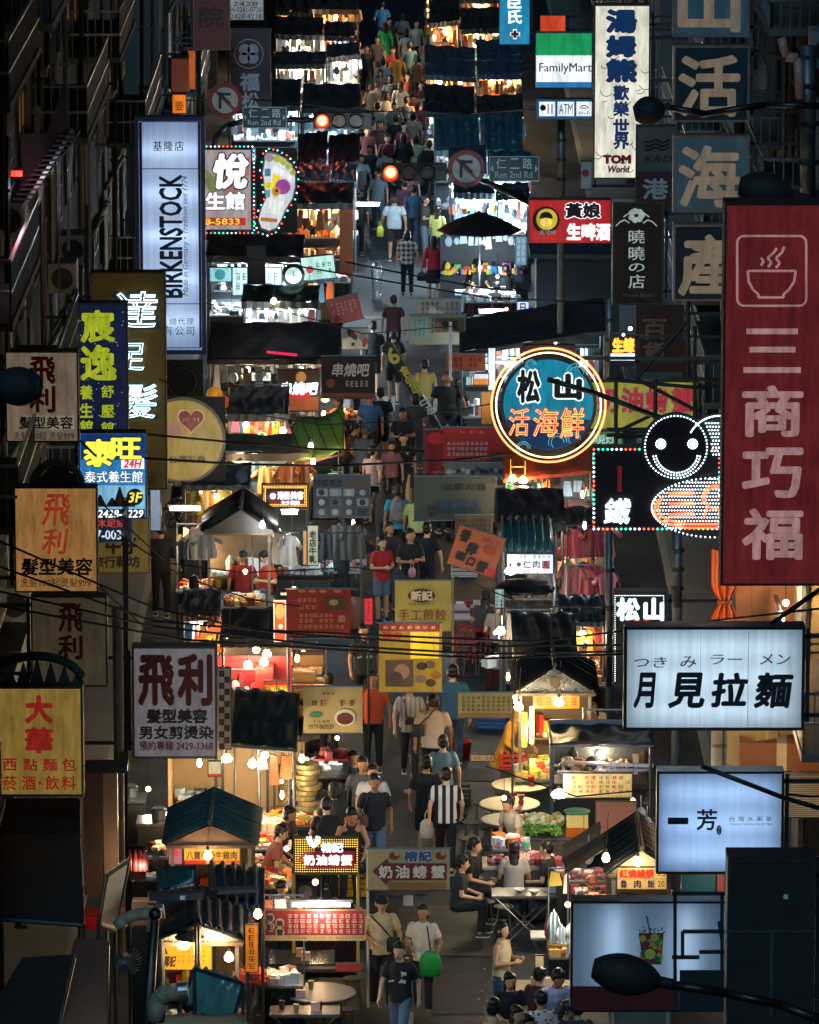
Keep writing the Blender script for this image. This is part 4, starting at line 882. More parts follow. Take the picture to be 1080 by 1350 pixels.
def left_details():
    # steel fire stair with mesh on the left facade
    r=thing('fire_stair','slanting steel stair with wire mesh sides on the far left facade','stair',at(60,400,84));f=lambda x,y,dy=0:at(x,y,84)-r.location+Vector((0,dy,0))
    def beam(name,a,b,rr,mat):return MB().tube(f(*a),f(*b),rr,mat,4).build(name,r)
    beam('handrail',(30,275),(96,172),.035,STEEL);beam('handrail',(30,272),(96,169),.02,STEEL);MB().path([f(30,275),f(30,420)],.03,STEEL,4).build('post',r);MB().path([f(96,172),f(92,232),f(90,330)],.03,STEEL,4).build('post',r)
    m=MB();pl=[f(20,262),f(26,270),f(96,180),f(90,170),f(60,195)];m.box(0,0,0,.001,.001,.001,IRON)
    a,b=f(24,262),f(92,172);d=b-a;m2=MB()
    for k in range(14):
        c=a+d*(k/14);m2.box(c.x+.05,.25,c.z,.26,.6,.03,IRON)
    m2.build('step',r,stuff=True)
    mm=MB()
    for k in range(40):
        t=k/40;x=27+62*t;top=175 if x>58 else 176+(58-x)*.0;yb=258-(x-24)*1.28;yt=max(100,176-max(0,x-62)*2.7) if x>27 else yb
        if yb>yt:mm.tube(f(x,yb),f(x,yt),.014,STEEL,3)
    for k in range(30):
        yy=110+k*5.2;xs=[x for x in range(27,90) if(258-(x-24)*1.28)>yy>(176-max(0,x-62)*2.7)]
        if xs:mm.tube(f(xs[0],yy),f(xs[-1]+.5,yy),.014,STEEL,3)
    mm.build('wire_mesh',r,stuff=True)
    for x in(56,78):beam('rod',(x,240-(x-40)),(x,400),.018,GAL)
    lamp(r,tuple(f(40,235,-1.2)),8,(.7,.85,1));MB().box(*f(24,225,-.3),.16,.1,.07,E('#ff2a20',3)).build('red_marker_light',r);lamp(r,tuple(f(28,232,-.7)),5,(1,.1,.08))  # unseen cold lamp added to bring out the mesh
    # thin verticals, poles and conduits down the left edge
    q=random.Random(3);labs=['beside the stair','left of the blue framed box','behind the stair mesh','near the top left corner','by the red marker light','along the second house','beside the AC units','beneath the orange boxes','right of the stair post','under the dim 院 board','next to the pale drain','at the left edge']
    for i,(x,y0,y1,Y,mt) in enumerate([(86,0,170,112,GAL),(140,50,180,128,GAL),(152,60,360,126,IRON),(201,0,150,134,GAL),(218,0,110,142,STEEL),(52,70,140,105,IRON),(116,270,398,108,STEEL),(10,180,462,92,IRON),(107,0,150,118,IRON),(263,66,150,140,IRON),(187,0,154,130,IRON),(3,0,300,88,IRON)]):
        Y=min(Y,6.2*FPX/(540-x)-5)
        a=at(x,y1,Y);b=at(x,y0,Y);r=thing('conduit','thin vertical pipe on the left facade '+labs[i],'pipe',a);MB().tube((0,0,0),b-a,.045 if mt is not STEEL else.07,mt,6).build('pipe_run',r)
        m=MB();n=max(1,int((b-a).z//1.2))
        for k in range(n):m.box(0,0,(k+.5)*(b-a).z/n,.16,.1,.05,mt)
        m.build('clip',r,stuff=True)
    # short white reflective arms
    for i,(a,b,Y) in enumerate([((127,134),(137,113),122),((128,158),(138,141),121),((147,126),(155,117),124),((196,116),(206,96),134),((58,96),(64,86),106),((72,76),(78,68),110),((195,116),(215,100),133)]):
        Y=min(Y,6.1*FPX/(540-a[0])-5);p=at(*a,Y);t=at(*b,Y);r=thing('bracket_arm','pale diagonal bracket arm on the upper left facade, '+['above the red one','lower of the middle pair','tinted red','pointing at the drain','by the orange mesh','topmost small one','lying almost level'][i],'bracket',p)
        MB().tube((0,0,0),t-p,.03,STEEL,6).build('arm_bar',r);MB().box(0,0,0,.12,.08,.12,GAL).build('plate',r)
    # dark awnings and the air duct in the lower left corner
    def slab(name,lab,cat,pts,z,mat,th=.06):
        P4=[on(px,py,z_) for(px,py),z_ in zip(pts,z)];c=sum(P4,Vector())/4;r=thing(name,lab,cat,(c.x,c.y,0))
        vs=[p-Vector((c.x,c.y,0)) for p in P4];vs+=[v-Vector((0,0,th)) for v in vs]
        MB().add(vs,[(0,1,2,3),(7,6,5,4),(0,4,5,1),(1,5,6,2),(2,6,7,3),(3,7,4,0)],mat).build('awning_sheet',r)
        m=MB()
        for a,b in((0,1),(1,2),(2,3),(3,0)):m.tube(vs[a]-Vector((0,0,.05)),vs[b]-Vector((0,0,.05)),.03,IRON,5)
        for k in range(4):m.tube(vs[k]-Vector((0,0,.05)),(vs[k].x,vs[k].y,0),.03,IRON,6)
        m.build('awning_frame',r);return r
    DKT=P('#141d1f',.55,.5,scale=2);slab('awning','nearest dark tarpaulin awning in the bottom left corner','awning',[(-30,1360),(75,1360),(98,1258),(30,1262)],(3,3,3.3,3.3),DKT)
    slab('awning','dark grey tarpaulin awning beside the black leaning pole','awning',[(75,1362),(140,1362),(142,1240),(100,1236)],(2.9,2.6,3.1,3.3),P('#202226',.5,.5,scale=2));slab('awning','narrow teal awning with a pink edge above the red box','awning',[(130,1215),(152,1222),(170,1130),(140,1150)],(3.0,2.7,3.2,3.4),P('#1d3336',.45,.5,scale=2))
    slab('awning','long black awning under the bakery sign','awning',[(-30,1205),(110,1215),(104,1100),(-30,1098)],(3.2,3.2,3.6,3.6),P('#0c1112',.7,.4));slab('awning','dark lean-to roof sheet behind the bakery sign post','awning',[(0,1098),(104,1098),(104,1052),(0,1052)],(3.4,3.4,3.6,3.6),P('#10161a',.6,.4))
    v=at(106,1176,79);r=thing('storefront_column','beige hanging box column at the arcade edge right of the bakery sign','column',(v.x+.2,79,0));hh=at(106,1015,79).z;hb=at(106,1176,79).z
    MB().box(0,0,(hh+hb)/2,.27,.3,hh-hb,P('#5d4c3f',.7,.4)).build('column_shaft',r);MB().box(.25,.05,(hh+hb)/2+.05,.2,.25,hh-hb,P('#a08a6c',.35,.3,.2)).build('metal_cladding',r);MB().box(0.05,0,hh+.05,.9,.4,.1,IRON).build('cap',r)
    MB().box(-1.2,.1,hh-.1,2.2,.08,.08,IRON).build('wall_bracket',r);lamp(r,(.6,-.5,hb+.5),3,WARM)
    v=at(158,1110,82);r=thing('utility_pole','rusty standing pole left of the large white salon sign','pole',(v.x,82,0));MB().tube((0,0,0),(0,0,at(150,800,82).z),.075,P('#6c5c50',.6,.5),10).build('pole_shaft',r);MB().box(.05,-.02,3,.2,.1,.3,IRON).build('junction_box',r)
    m=MB()
    for k in range(5):m.tube((.09,-.05,.5),(.1+.02*k,-.05,7),.012,BLACK,4)
    m.build('cable_bundle',r,stuff=True)
    # bamboo pole and wooden post, lower left
    for(x0,y0,x1,y1,Y,lab) in((14,1115,14,1200,77,'pale wooden post standing in the dark lower left corner'),(8,1110,28,1222,76.5,'bent branch like pipe leaning on the pale wooden post')):
        a=at(x0,y1,Y);b=at(x1 if 'post' in lab and 'pale wooden post s' in lab else x0,y0,Y);a=at(x1,y1,Y);r=thing('wooden_post',lab,'post',a);MB().tube((0,0,0),b-a,.05,P('#6d6458',.7,.4),8).build('shaft',r,smooth=True);MB().box(0,0,.02,.18,.18,.04,IRON).build('foot',r)
    # silver air duct with elbow
    for lab,pts,Y,rr in(('fat silver exhaust duct bending over the stall roofs at the lower left',[(155,1222),(165,1212),(180,1206),(205,1203)],73.5,.085),('short grey exhaust duct near the bottom beside the black pole',[(205,1345),(210,1318),(218,1310),(236,1308)],70,.12),('small silver vent hood pipe above the left teal roof',[(226,1098),(228,1088),(236,1084),(244,1083)],83,.08)):
        v=at(*pts[0],Y);r=thing('exhaust_duct',lab,'duct',v);pp=[at(*p,Y)-v for p in pts];MB().path(pp,rr,P('#94826a',.6,.4),14).build('duct_pipe',r,smooth=True)
        m=MB()
        for p in pp[1:]:m.ball(p,rr*1.02,P('#94826a',.6,.4),n=14,m=8)
        m.build('elbow_joint',r,smooth=True);d=(pp[-1]-pp[-2]).normalized();MB().tube(pp[-1],pp[-1]+d*.12,rr*1.15,P('#8f8d86',.3,.3,.8),16).build('end_collar',r)
def right_details():
    # warm orange sheets and stacked cartons behind the ramen sign
    OR=P('#b4511c',.55,.3,scale=2);
    v=at(955,830,84);r=thing('orange_drape','glossy orange tarpaulin drape gathered with a tie under the tall red sign','drape',v);zt=at(955,725,84).z-v.z
    def dr(u,w):
        pinch=1-.55*math.exp(-((w-.35)/.12)**2);return((u-.5)*.42*pinch,.06*math.sin(u*22),w*zt)
    m=MB();nu,nv=18,22;vs=[dr(i/nu,j/nv) for j in range(nv+1) for i in range(nu+1)];W=nu+1;m.add(vs,[(j*W+i,j*W+i+1,(j+1)*W+i+1,(j+1)*W+i) for j in range(nv) for i in range(nu)],OR);k=[(x,y+.015,z) for x,y,z in vs];m.add(k,[(j*W+i,(j+1)*W+i,(j+1)*W+i+1,j*W+i+1) for j in range(nv) for i in range(nu)],OR)
    m.build('drape_cloth',r,smooth=True);MB().lathe([(.1,-.03),(.12,0),(.1,.03)],P('#7a3a14'),(0,0,zt*.35),12).build('tie',r);lamp(r,(-.5,-.9,zt*.5),45,(1,.66,.36))  # unseen warm lamp added to brighten the drape
    def wallp(lab,rect,Y,mat,nm='wall_panel',cat='wall panel'):
        s=Sign(nm,lab,cat,rect,Y,mat,P('#5a4630',.6),1.2,.12);return s
    s=wallp('large peach coloured plywood panel lit warm below the tall red sign',(969,700,1120,840),86,P('#a3693f',.75,.35,scale=1.2));s.patch((990,700,993,840),P('#6f5238'),.002,'batten');lamp(s.root,(-.2,-1.6,.9),240,(1,.60,.30));MB().ball((-.2,-1.6,.9),.05,E('#ffd9a0',25)).build('bulb',s.root);MB().tube((-.2,-1.6,.95),(-.2,-1.2,2.2),.01,BLACK,4).build('cord',s.root)  # hidden bulb and cord added to light the panel warm
    s=wallp('dim ochre hoarding panel right of the ramen sign',(1064,770,1130,965),85,P('#8a7a58',.8,.4));lamp(s.root,(-.2,-1.4,.6),50,(1,.7,.4));MB().ball((-.2,-1.4,.6),.05,E('#ffd9a0',20)).build('bulb',s.root)  # a second hidden bulb, added to warm the hoarding
    def carton(px,py,w,d,h,Y,rz,lab,mat=CARD):
        v=at(px,py,Y);r=thing('cardboard_box',lab,'box',v,rz);MB().box(0,0,h/2,w,d,h,mat).build('carton_body',r);MB().box(0,0,h+.004,w*.12,d,.004,P('#b8a078',.4)).build('tape',r)
        MB().box(0,-d/2-.003,h*.5,w*.12,.003,h*.98,P('#b8a078',.4)).build('tape',r);return r
    carton(1045,962,1.0,.6,.42,83,.1,'upper brown carton in the stack under the ramen sign');carton(1030,1010,1.25,.6,.42,82.5,-.05,'wide lower brown carton on the stall roof above the tea sign',P('#7a4a28',.8));carton(992,1012,.4,.8,.85,82.8,.5,'pale carton flap standing on end under the ramen sign',P('#a08450',.8))
    lamp(None,at(1000,965,80.5),100,(1,.66,.36));  # unseen lamp added behind the ramen sign to warm the cartons
    s=Sign('striped_shutter','cream ribbed awning sheet right of the tea sign','awning',(1034,1020,1110,1078),80,P('#a89880',.6,.2),IRON,1,.1)
    for k in range(22):s.patch((1034,1022+k*2.6,1110,1023+k*2.6),P('#5f5648'),.003,'rib')
    lamp(s.root,(0,-1,.4),14,WARM)
    # gas bottles seen under the sign
    for i in range(3):
        v=at(946+i*16,1012,83.5);r=thing('rolled_bundle',('left','middle','right')[i]+' pale rolled bundle standing under the ramen sign','bundle',v);MB().lathe([(.09,0),(.1,.05),(.1,.62),(.06,.7)],P('#9a9480',.7,.3),n=12).build('roll',r,smooth=True);MB().lathe([(.102,.33),(.104,.36),(.102,.39)],P('#6a6450'),n=12).build('strap',r)
    # utility pole with transformer silhouettes on the right
    for(px,y0,y1,Y,rr,lab) in((803,395,500,100,.06,'grey post behind the yellow green crab sign'),(975,100,270,92,.09,'dark downpipe beside the square seafood boards'),(1065,60,265,85,.12,'pinkish post at the right edge above the red sign'),(740,158,262,121,.08,'grey post under the convenience store sign'),(803,700,905,95,.06,'dark grey post left of the small 松山 sign'),(893,700,800,90,.08,'thick grey post under the LED smiling sign')):
        v=at(px,y1,Y);t=at(px,y0,Y);r=thing('post',lab,'post',v);MB().tube((0,0,0),t-v,rr,GAL,10).build('shaft',r,smooth=True);MB().tube((0,0,0),(0,0,-v.z),rr,GAL,10).build('lower_shaft',r);m=MB()
        for k in range(3):m.lathe([(rr*1.3,-.03),(rr*1.3,.03)],IRON,(0,0,(t-v).z*(k+1)/4),10)
        m.build('pipe_band',r,stuff=True)
    # pink pipe zigzag upper right
    v=at(1035,170,84);r=thing('drain_pipe','salmon coloured zigzag drain pipe in the dark upper right','pipe',v);MB().path([at(1030,50,84)-v,at(1036,75,84)-v,at(1052,76,84)-v,at(1055,130,84)-v],.07,P('#a07466',.4),10).build('pipe_run',r,smooth=True);MB().box(*(at(1045,76,84)-v),.5,.1,.05,IRON).build('clip',r)
setting();facades();left_details();right_details()
def people():
    A=person
    # foreground couple and passers-by
    p=A(503,1180,'man in a cream tee, black strap and black cap walking toward the viewer',8,'bag',1.72,tc='#cdb084',hair='cap',hc='#101012')
    carry_bag(p,'black sling bag worn by the man in the cream tee',BLACK,(.2,.09,.2),(.16,-.14,.92),[(-.02,.0,.18),(-.18,-.02,.38),(-.33,.05,.53)],'bag','sling_bag',False)
    p=A(558,1193,'woman in a white blouse holding a green bag beside the man in cream',-12,'bag',1.62,tc='#dcc9ae',hair='bob')
    carry_bag(p,'bright green tote bag hanging in front of the woman in white',P('#1f9a3a',.5),(.30,.09,.38),(.16,-.22,.66),[(0,0,.36),(-.04,.04,.62),(-.07,.1,.72)],name='tote_bag')
    p=A(528,1243,'man in a black printed tee and jeans leaning in front of the couple',-20,'walk',1.68,tc='#101216',bc='#55697c');print_on(p,.2,.14,P('#b8b8b4'))
    p=A(661,1216,'woman in a cream sleeveless top holding a phone with a shoulder bag',62,'phone',1.64,top='tank',tc='#c9b48c',hair='bob',bc='#2b4560',skin=0)
    carry_bag(p,'patterned shoulder bag of the woman in the cream sleeveless top',pattern('flowers','#2a2026','#8a6a70',1),(.28,.1,.22),(.2,.1,.86),[(0,0,.2),(0,-.05,.55)],name='shoulder_bag',plastic=False)
    A(671,1281,'long haired woman in black sitting below the woman in the cream top',10,'sit',1.62,tc='#0e1216',hair='long',group=None)
    A(722,1272,'young man in a pale checked shirt leaning on the table at the lower right',30,'hunch',1.75,tc=pattern('plaid','#c9c0cc','#b3a9bb',.5),hair='short')
    A(708,1278,'person with short black hair sitting behind the man in the pale checked shirt',150,'sit',1.6,tc='#3a1c20')
    A(648,1318,'seated woman with dark hair and a beige vest at the bottom edge',160,'sit',1.66,top='tank',tc='#a8987c',hair='bob')
    A(678,1325,'seated person with brown hair seen from above at the bottom edge',30,'sit',1.6,tc='#b0a09a',hair='long',hc='b')
    A(716,1309,'seated person in a red and white patterned top',200,'sit',1.64,tc=pattern('flowers','#c8b8b0','#9c1c28',1.2),hair='short')
    A(741,1320,'man with an orange lit face seated at the bottom right',80,'sit',1.64,tc='#262a24',hair='short',skin=1)
    # walkers around the lower signs
    p=A(494,1021,'man in a navy polo and jeans with a bag strap walking toward the viewer',4,'walk',1.76,tc='#0e1520',bc='#48607c');carry_bag(p,'brown cross bag of the man in the navy polo',P('#5a3a2a'),(.2,.08,.2),(-.2,-.12,.92),[(0,0,.2),(.06,-.02,.4),(.1,.05,.52)],name='sling_bag',plastic=False)
    A(492,1008,'man in a white tee walking close behind the man in the navy polo',0,'walk2',1.72,tc='#b9bcbd',bc='#2a2d33')
    A(478,998,'man in a grey tee walking left of the man in white',6,'walk2',1.72,tc='#50565a',bc='#1f2226')
    p=A(588,1013,'man from behind in a black and white striped shirt',180,'walk',1.74,tc=pattern('stripes','#d2d0cc','#111214',.85),bc='#0d0f13')
    carry_bag(p,'pale plastic carrier bag held by the man in the striped shirt',P('#b8b2a4',.4),(.2,.12,.32),(.30,-.1,.56))
    A(562,998,'person from behind in a loose black top left of the striped shirt',176,'walk2',1.74,tc='#101316',bot='shorts',bc='#101114',skin=1)
    A(584,970,'person from behind in a grey blue tee above the striped shirt',182,'stand',1.68,tc='#5b7078',bc='#2a323c')
    p=A(571,917,'broad man from behind in a cream white tee with a dark shoulder strap',178,'walk',1.74,tc='#bba998',bc='#14161b');p.scale=(p.scale[0]*1.12,p.scale[1]*1.12,p.scale[2])
    carry_bag(p,'dark strap bag on the back of the broad man in cream white',BLACK,(.2,.08,.2),(.22,.12,.95),[(-.02,0,.18),(-.18,.05,.35),(-.33,-.02,.52)],name='sling_bag',plastic=False)
    p=A(597,878,'man from behind in a blue tee and faded jeans beside the yellow menu banner',178,'walk2',1.78,tc='#2a5668',bc='#46627a');p.scale=(p.scale[0]*1.08,p.scale[1]*1.08,p.scale[2])
    A(492,887,'man in an orange vest and dark trousers facing the viewer',0,'stand',1.72,tc='#b5431f',bc='#12151a',skin=3)
    p=A(540,897,'man in a pale striped open shirt walking behind the yellow banner',0,'walk',1.72,tc=pattern('stripes','#b0a89c','#8b857c',1.3),bc='#24262a');carry_bag(p,'small camera bag worn by the man in the pale striped shirt',BLACK,(.14,.08,.12),(0,-.16,1.0),[(-.05,0,.1),(-.09,.06,.42)],name='camera_bag',plastic=False)
    p=A(480,823,'man in a dark grey tee with a pale print half hidden by the cables',6,'walk',1.74,tc='#24292d',bc='#0f1013');print_on(p,.2,.16,P('#8f8f8a'))
    A(434,888,'dark haired person behind the pale paper banner',180,'stand',1.6,tc='#1a1a1e')
    A(503,708,'young woman in a red tee and denim shorts with long hair',32,'phone',1.64,tc='#a81c22',bot='shorts',bc='#56697c',hair='long',skin=0)
    A(514,689,'dark dressed person right behind the woman in the red tee',20,'stand',1.70,tc='#1c1c22',bc='#5a6470',skin=3)
    p=A(541,698,'man in black with glasses hair bent over a pink plastic bag',12,'phone',1.72,tc='#0f1216',bc='#2a3644');carry_bag(p,'small pink plastic bag held by the man in black',P('#c08a8e',.4),(.14,.08,.2),(-.03,-.3,.86))
    A(563,690,'dark person standing at the right of the man with the pink bag',170,'stand',1.72,tc='#14161c',bc='#1a2434')
    A(524,641,'person from behind in a bright teal shirt',182,'walk',1.68,tc='#1a8aa0',bc='#15181c',hair='short',hc='b')
    A(549,647,'person from behind in a pale green shirt under a dark vest',178,'walk2',1.64,tc='#9fae6c',bc='#12161a')
    p=A(488,517,'man in a blue polo facing the viewer at the crosswalk',-4,'walk',1.74,tc='#2a5688',bc='#1b1e24',hair='short')
    A(502,512,'dark person with a raised arm behind the man in the blue polo',180,'walk2',1.74,tc='#0d0f12',bot='shorts',bc='#0d0f12',skin=0)
    A(531,539,'man in a black tee in the middle of the walkway below the crosswalk',0,'phone',1.66,tc='#13171c')
    p=A(532,571,'woman in a black tee with white lettering like print',2,'walk',1.62,tc='#0b0d12',bot='skirt',bc='#16202c',hair='long');print_on(p,.16,.05,P('#b8b8b8'),1.3)
    A(516,583,'child size person in a dull pink top beside the woman in black',0,'stand',1.45,tc='#7d4f50',skin=1);A(491,589,'person in a pale pink shirt crossing by the food poster',150,'walk2',1.6,tc='#a8908e',bc='#1d1e22')
    A(477,566,'grey haired man in a grey top bending by the green lit awning',160,'reach',1.66,tc='#54585c',hair='short',hc='g');A(455,560,'person in brown clothes near the green lit awning',90,'reach',1.64,tc='#4f3328')
    A(447,524,'woman with long hair at the skewer stall',270,'phone',1.6,tc='#23262a',hair='long')
    p=A(560,475,'man from behind in a mustard tee with a dark strap',182,'walk',1.72,tc='#9c8440',bc='#15181d')
    p=A(590,492,'large man from behind in a loose black shirt',178,'stand',1.78,tc='#0e1112',bc='#2c3236',hair='bald');p.scale=(p.scale[0]*1.25,p.scale[1]*1.2,p.scale[2]);carry_bag(p,'pink plastic bag hanging from the large man in black',P('#b06a80',.4),(.2,.12,.28),(.34,0,.52))
    A(492,424,'dark clothed person walking just above the diagonal feather flag',178,'walk',1.74,tc='#0f1316',bot='shorts',bc='#0e0f12',skin=0);A(519,390,'person in a dull red top just beyond the tilted red poster',180,'walk2',1.7,tc='#3c1a22');A(519,436,'dark person with bare legs beside the feather flag',180,'walk',1.72,tc='#0e1214',bot='shorts',bc='#0e1012',skin=0)
    A(427,375,'stall keeper in a tan shirt beside the small round lit clock',-10,'stand',1.68,tc='#6d5a3a');A(603,500,'person with a round bun beyond the large man in black',180,'stand',1.6,tc='#1a1c1f',hair='tail')
    # bright crossing
    A(537,305,'woman from behind in a black and white plaid shirt',180,'stand',1.66,tc=pattern('plaid','#16181c','#b9b4b2',.55),bc='#12141a',hair='bob')
    p=A(572,312,'woman from behind in a bright red jacket with long hair',184,'walk',1.66,top='long',tc='#b81c28',bot='skirt',bc='#0e0e12',hair='long');carry_bag(p,'black handbag carried by the woman in the red jacket',BLACK,(.26,.1,.24),(.3,0,.55),name='handbag')
    p=A(520,258,'heavy man from behind in a white tee and black shorts',180,'walk2',1.74,tc='#8d9aa0',bot='shorts',bc='#0d0f12');p.scale=(p.scale[0]*1.15,p.scale[1]*1.15,p.scale[2]);carry_bag(p,'yellow plastic bag in the left hand of the man in the white tee',P('#a8ac3a',.4),(.18,.1,.3),(.32,0,.55))
    A(498,222,'man in a grey tee and jeans walking toward the viewer over the bright crossing',0,'walk',1.76,tc='#5e747c',bc='#3e5060');A(560,258,'man in a dark green tee in profile looking at his phone',80,'phone',1.7,tc='#13231f',bc='#5c7078')
    A(577,272,'woman in a pale yellow tee with long dark hair',150,'phone',1.58,tc='#b5bb68',hair='long',bc='#0f0f12');A(545,245,'person from behind in a blue shirt behind the plaid shirt',178,'walk',1.70,tc='#1e3e58',bc='#223444');A(534,237,'person in a maroon top next to the lower traffic light',170,'stand',1.64,tc='#4c2230')
    A(472,255,'person in dark green by the brown stall on the left of the crossing',180,'stand',1.66,tc='#15211e',bc='#15211e');A(590,300,'person in a pink top at the bright goods stall',90,'phone',1.56,tc='#8a5a66')
    # crowd beyond the traffic lights
    crowd=[(487,192,0,'#17202c','sleeveless dark top, in front of the stream'),(511,178,2,'#6d1c28','wine red dress, holding a white cup'),(476,204,20,'#8d9a9c','pale grey top at the left rim'),(532,176,180,'#1a1518','dark coat, back turned'),(549,180,182,'#a8a07c','cream tee, back turned'),(566,186,178,'#16191c','black top beside the yellow pole'),(545,148,180,'#a08a78','beige tee with rolled sleeves'),(522,152,180,'#101214','black tee with short black hair'),(500,160,0,'#3c1c20','dull red top under the wires'),
             (484,168,12,'#5c2a28','rust coloured top'),(498,136,180,'#9a8878','sand coloured tee'),(510,122,180,'#a59482','pale sand tee with a dark strap'),(480,138,30,'#6d1f26','crimson top near the left stalls'),(560,133,200,'#8d3c3c','rose red top near the tarps'),(536,128,176,'#8a6250','brown tee'),(505,78,180,'#b8a290','white tee standing apart'),(518,62,0,'#a8282c','red top with an orange skirt'),(524,70,176,'#b8782a','orange raincoat'),(508,30,180,'#1f9a48','green glowing poncho'),(504,2,180,'#2a6a98','blue tee at the very top'),(530,18,178,'#6a807c','grey green tee'),(549,28,20,'#b3a488','cream shirt bending right'),(540,56,180,'#3a5a5a','teal top'),(472,54,40,'#a89a94','white top beside the dark post'),(484,60,0,'#16181c','black top beside the dark post'),(552,74,190,'#a8562a','orange top by the orange lit goods'),(470,96,90,'#7a4a38','brown top at the white goods stall'),(570,150,180,'#243c4c','dark blue top by the tarps'),(456,150,60,'#9a6a5a','salmon top at the blue white stall'),(468,172,60,'#8a8078','grey beige tee at the left rim'),(590,215,180,'#2a3a44','slate top behind the lower light'),(606,238,180,'#3a4a50','grey blue top at the bright stall'),(497,108,180,'#23201f','charcoal top'),(556,108,0,'#6a4634','tan jacket near the orange goods')]
    for i,(x,y,f,c,t) in enumerate(crowd):
        A(x,y,('passer-by' if i%2 else 'market visitor')+' in the far crowd: '+t,f,('walk','stand','walk2','bag')[i%4],1.62+.03*(i%4),tc=c,bc=('#15171c','#2a3440','#3a3632')[i%3],hair=('short','bob','short','long','short')[i%5],hc='kkb'[i%3],top='coat' if 'raincoat' in t or 'poncho' in t or 'dress' in t or 'coat' in t else 'tee')
    # vendors and diners
    A(320,726,'stall keeper from behind in a dark red tee and cap',175,'stand',1.68,tc='#7d141c',bc=pattern('flowers','#141820','#3a4656',1),hair='cap',hc='#14203a');A(349,726,'stall keeper in a bright orange red tee and black cap facing left',-30,'phone',1.66,tc='#c43a1c',bc='#141416',hair='cap',hc='#121214')
    A(282,700,'dark clothed person standing inside the clothes stall on the left',170,'stand',1.7,tc='#12161a',bc='#101318');A(212,690,'tall dark figure beside the white upright panel at the left',180,'bag',1.82,tc='#0d1117',bc='#0d1117',top='long')
    A(461,1064,'man in a dark tank top cooking behind the LED crab sign',10,'reach',1.66,top='tank',tc='#15181d',skin=1);A(432,1060,'dark haired cook in a black shirt beside the man in the tank top',185,'reach',1.64,tc='#121419');A(366,1064,'woman cook with reddish hair leaning over the grill',60,'reach',1.6,tc='#5a4038',hair='bob',hc='b',skin=0)
    A(396,1166,'masked cook in a grey bucket cap behind the red menu',20,'reach',1.6,tc=pattern('flowers','#8f8478','#3a3230',1.4),hair='cap',hc='#8a8482');A(372,1160,'cook in a patterned blouse left of the grey cap',0,'reach',1.6,tc=pattern('flowers','#a89888','#5a4a44',1.4),hair='bob',hc='b')
    p=A(668,930,'person in a yellow raincoat bending at the gabled food stall',60,'reach',1.7,top='coat',tc='#c8891c',bc='#3a2c22',hair='hood')
    A(683,1050,'cook in a white apron leaning over the food display',-50,'reach',1.62,tc='#a39a88',hair='short',skin=1);A(619,1104,'seated man in black looking at his phone on a stool',75,'sit',1.72,tc='#0f1215',bc='#1a2026');A(678,1112,'woman from behind in white with long dark hair at the counter',180,'sit',1.62,tc='#a09a92',hair='long')
    A(727,1110,'diner in black bending over the counter beside the woman in white',250,'sit',1.66,tc='#0e1316');A(777,1152,'person with an orange lit face behind the covered counter',20,'sit',1.6,tc='#16181b',hair='cap',hc='#6a3a22');A(888,1160,'cook in an orange cap beside the red and yellow noodle sign',60,'reach',1.6,tc='#7a4a3a',hair='cap',hc='#b8502a')
    A(746,718,'woman in a dark green sleeveless top in profile by the clothes rail',220,'bag',1.66,top='tank',tc='#14302c',bc='#7d7c74',hair='tail',skin=0);A(776,775,'man in a maroon shirt leaning on the counter behind the round roof',270,'reach',1.7,tc='#4a1418',bc='#16181c');A(758,836,'seated child at the dark counter near the round roof',250,'sit',1.4,tc='#5a4a2a');A(792,846,'diner in a pale blue top bending forward below the maroon shirt',260,'hunch',1.66,tc='#7a8a9a')
    A(782,925,'bald man beside the steel cabinet of the gabled stall',-20,'stand',1.66,tc='#1a1c1f',hair='bald',skin=1);A(710,740,'vendor in white behind the blue white meat sign',0,'reach',1.62,tc='#8a9298',hair='cap',hc='#7a7a78');A(762,704,'customer in a pale top among the clothes on the right',180,'stand',1.62,tc='#9a9390');A(585,598,'person in a red apron half behind the red banner',200,'stand',1.64,tc='#6a1a1c')
    A(800,728,'shopper in grey by the post under the LED sign',190,'stand',1.62,tc='#4a4e52');A(630,345,'seated diner with a pale face at the bright white table',40,'sit',1.62,tc='#1a2226');A(668,350,'seated diner turning away at the bright white table',200,'sit',1.62,tc='#0f1316');A(655,372,'broad dark seated diner nearest the viewer at the bright table',180,'sit',1.7,tc='#0c1012');A(612,370,'seated diner in white and blue at the left of the bright table',90,'sit',1.6,tc='#7f8f98')
people()
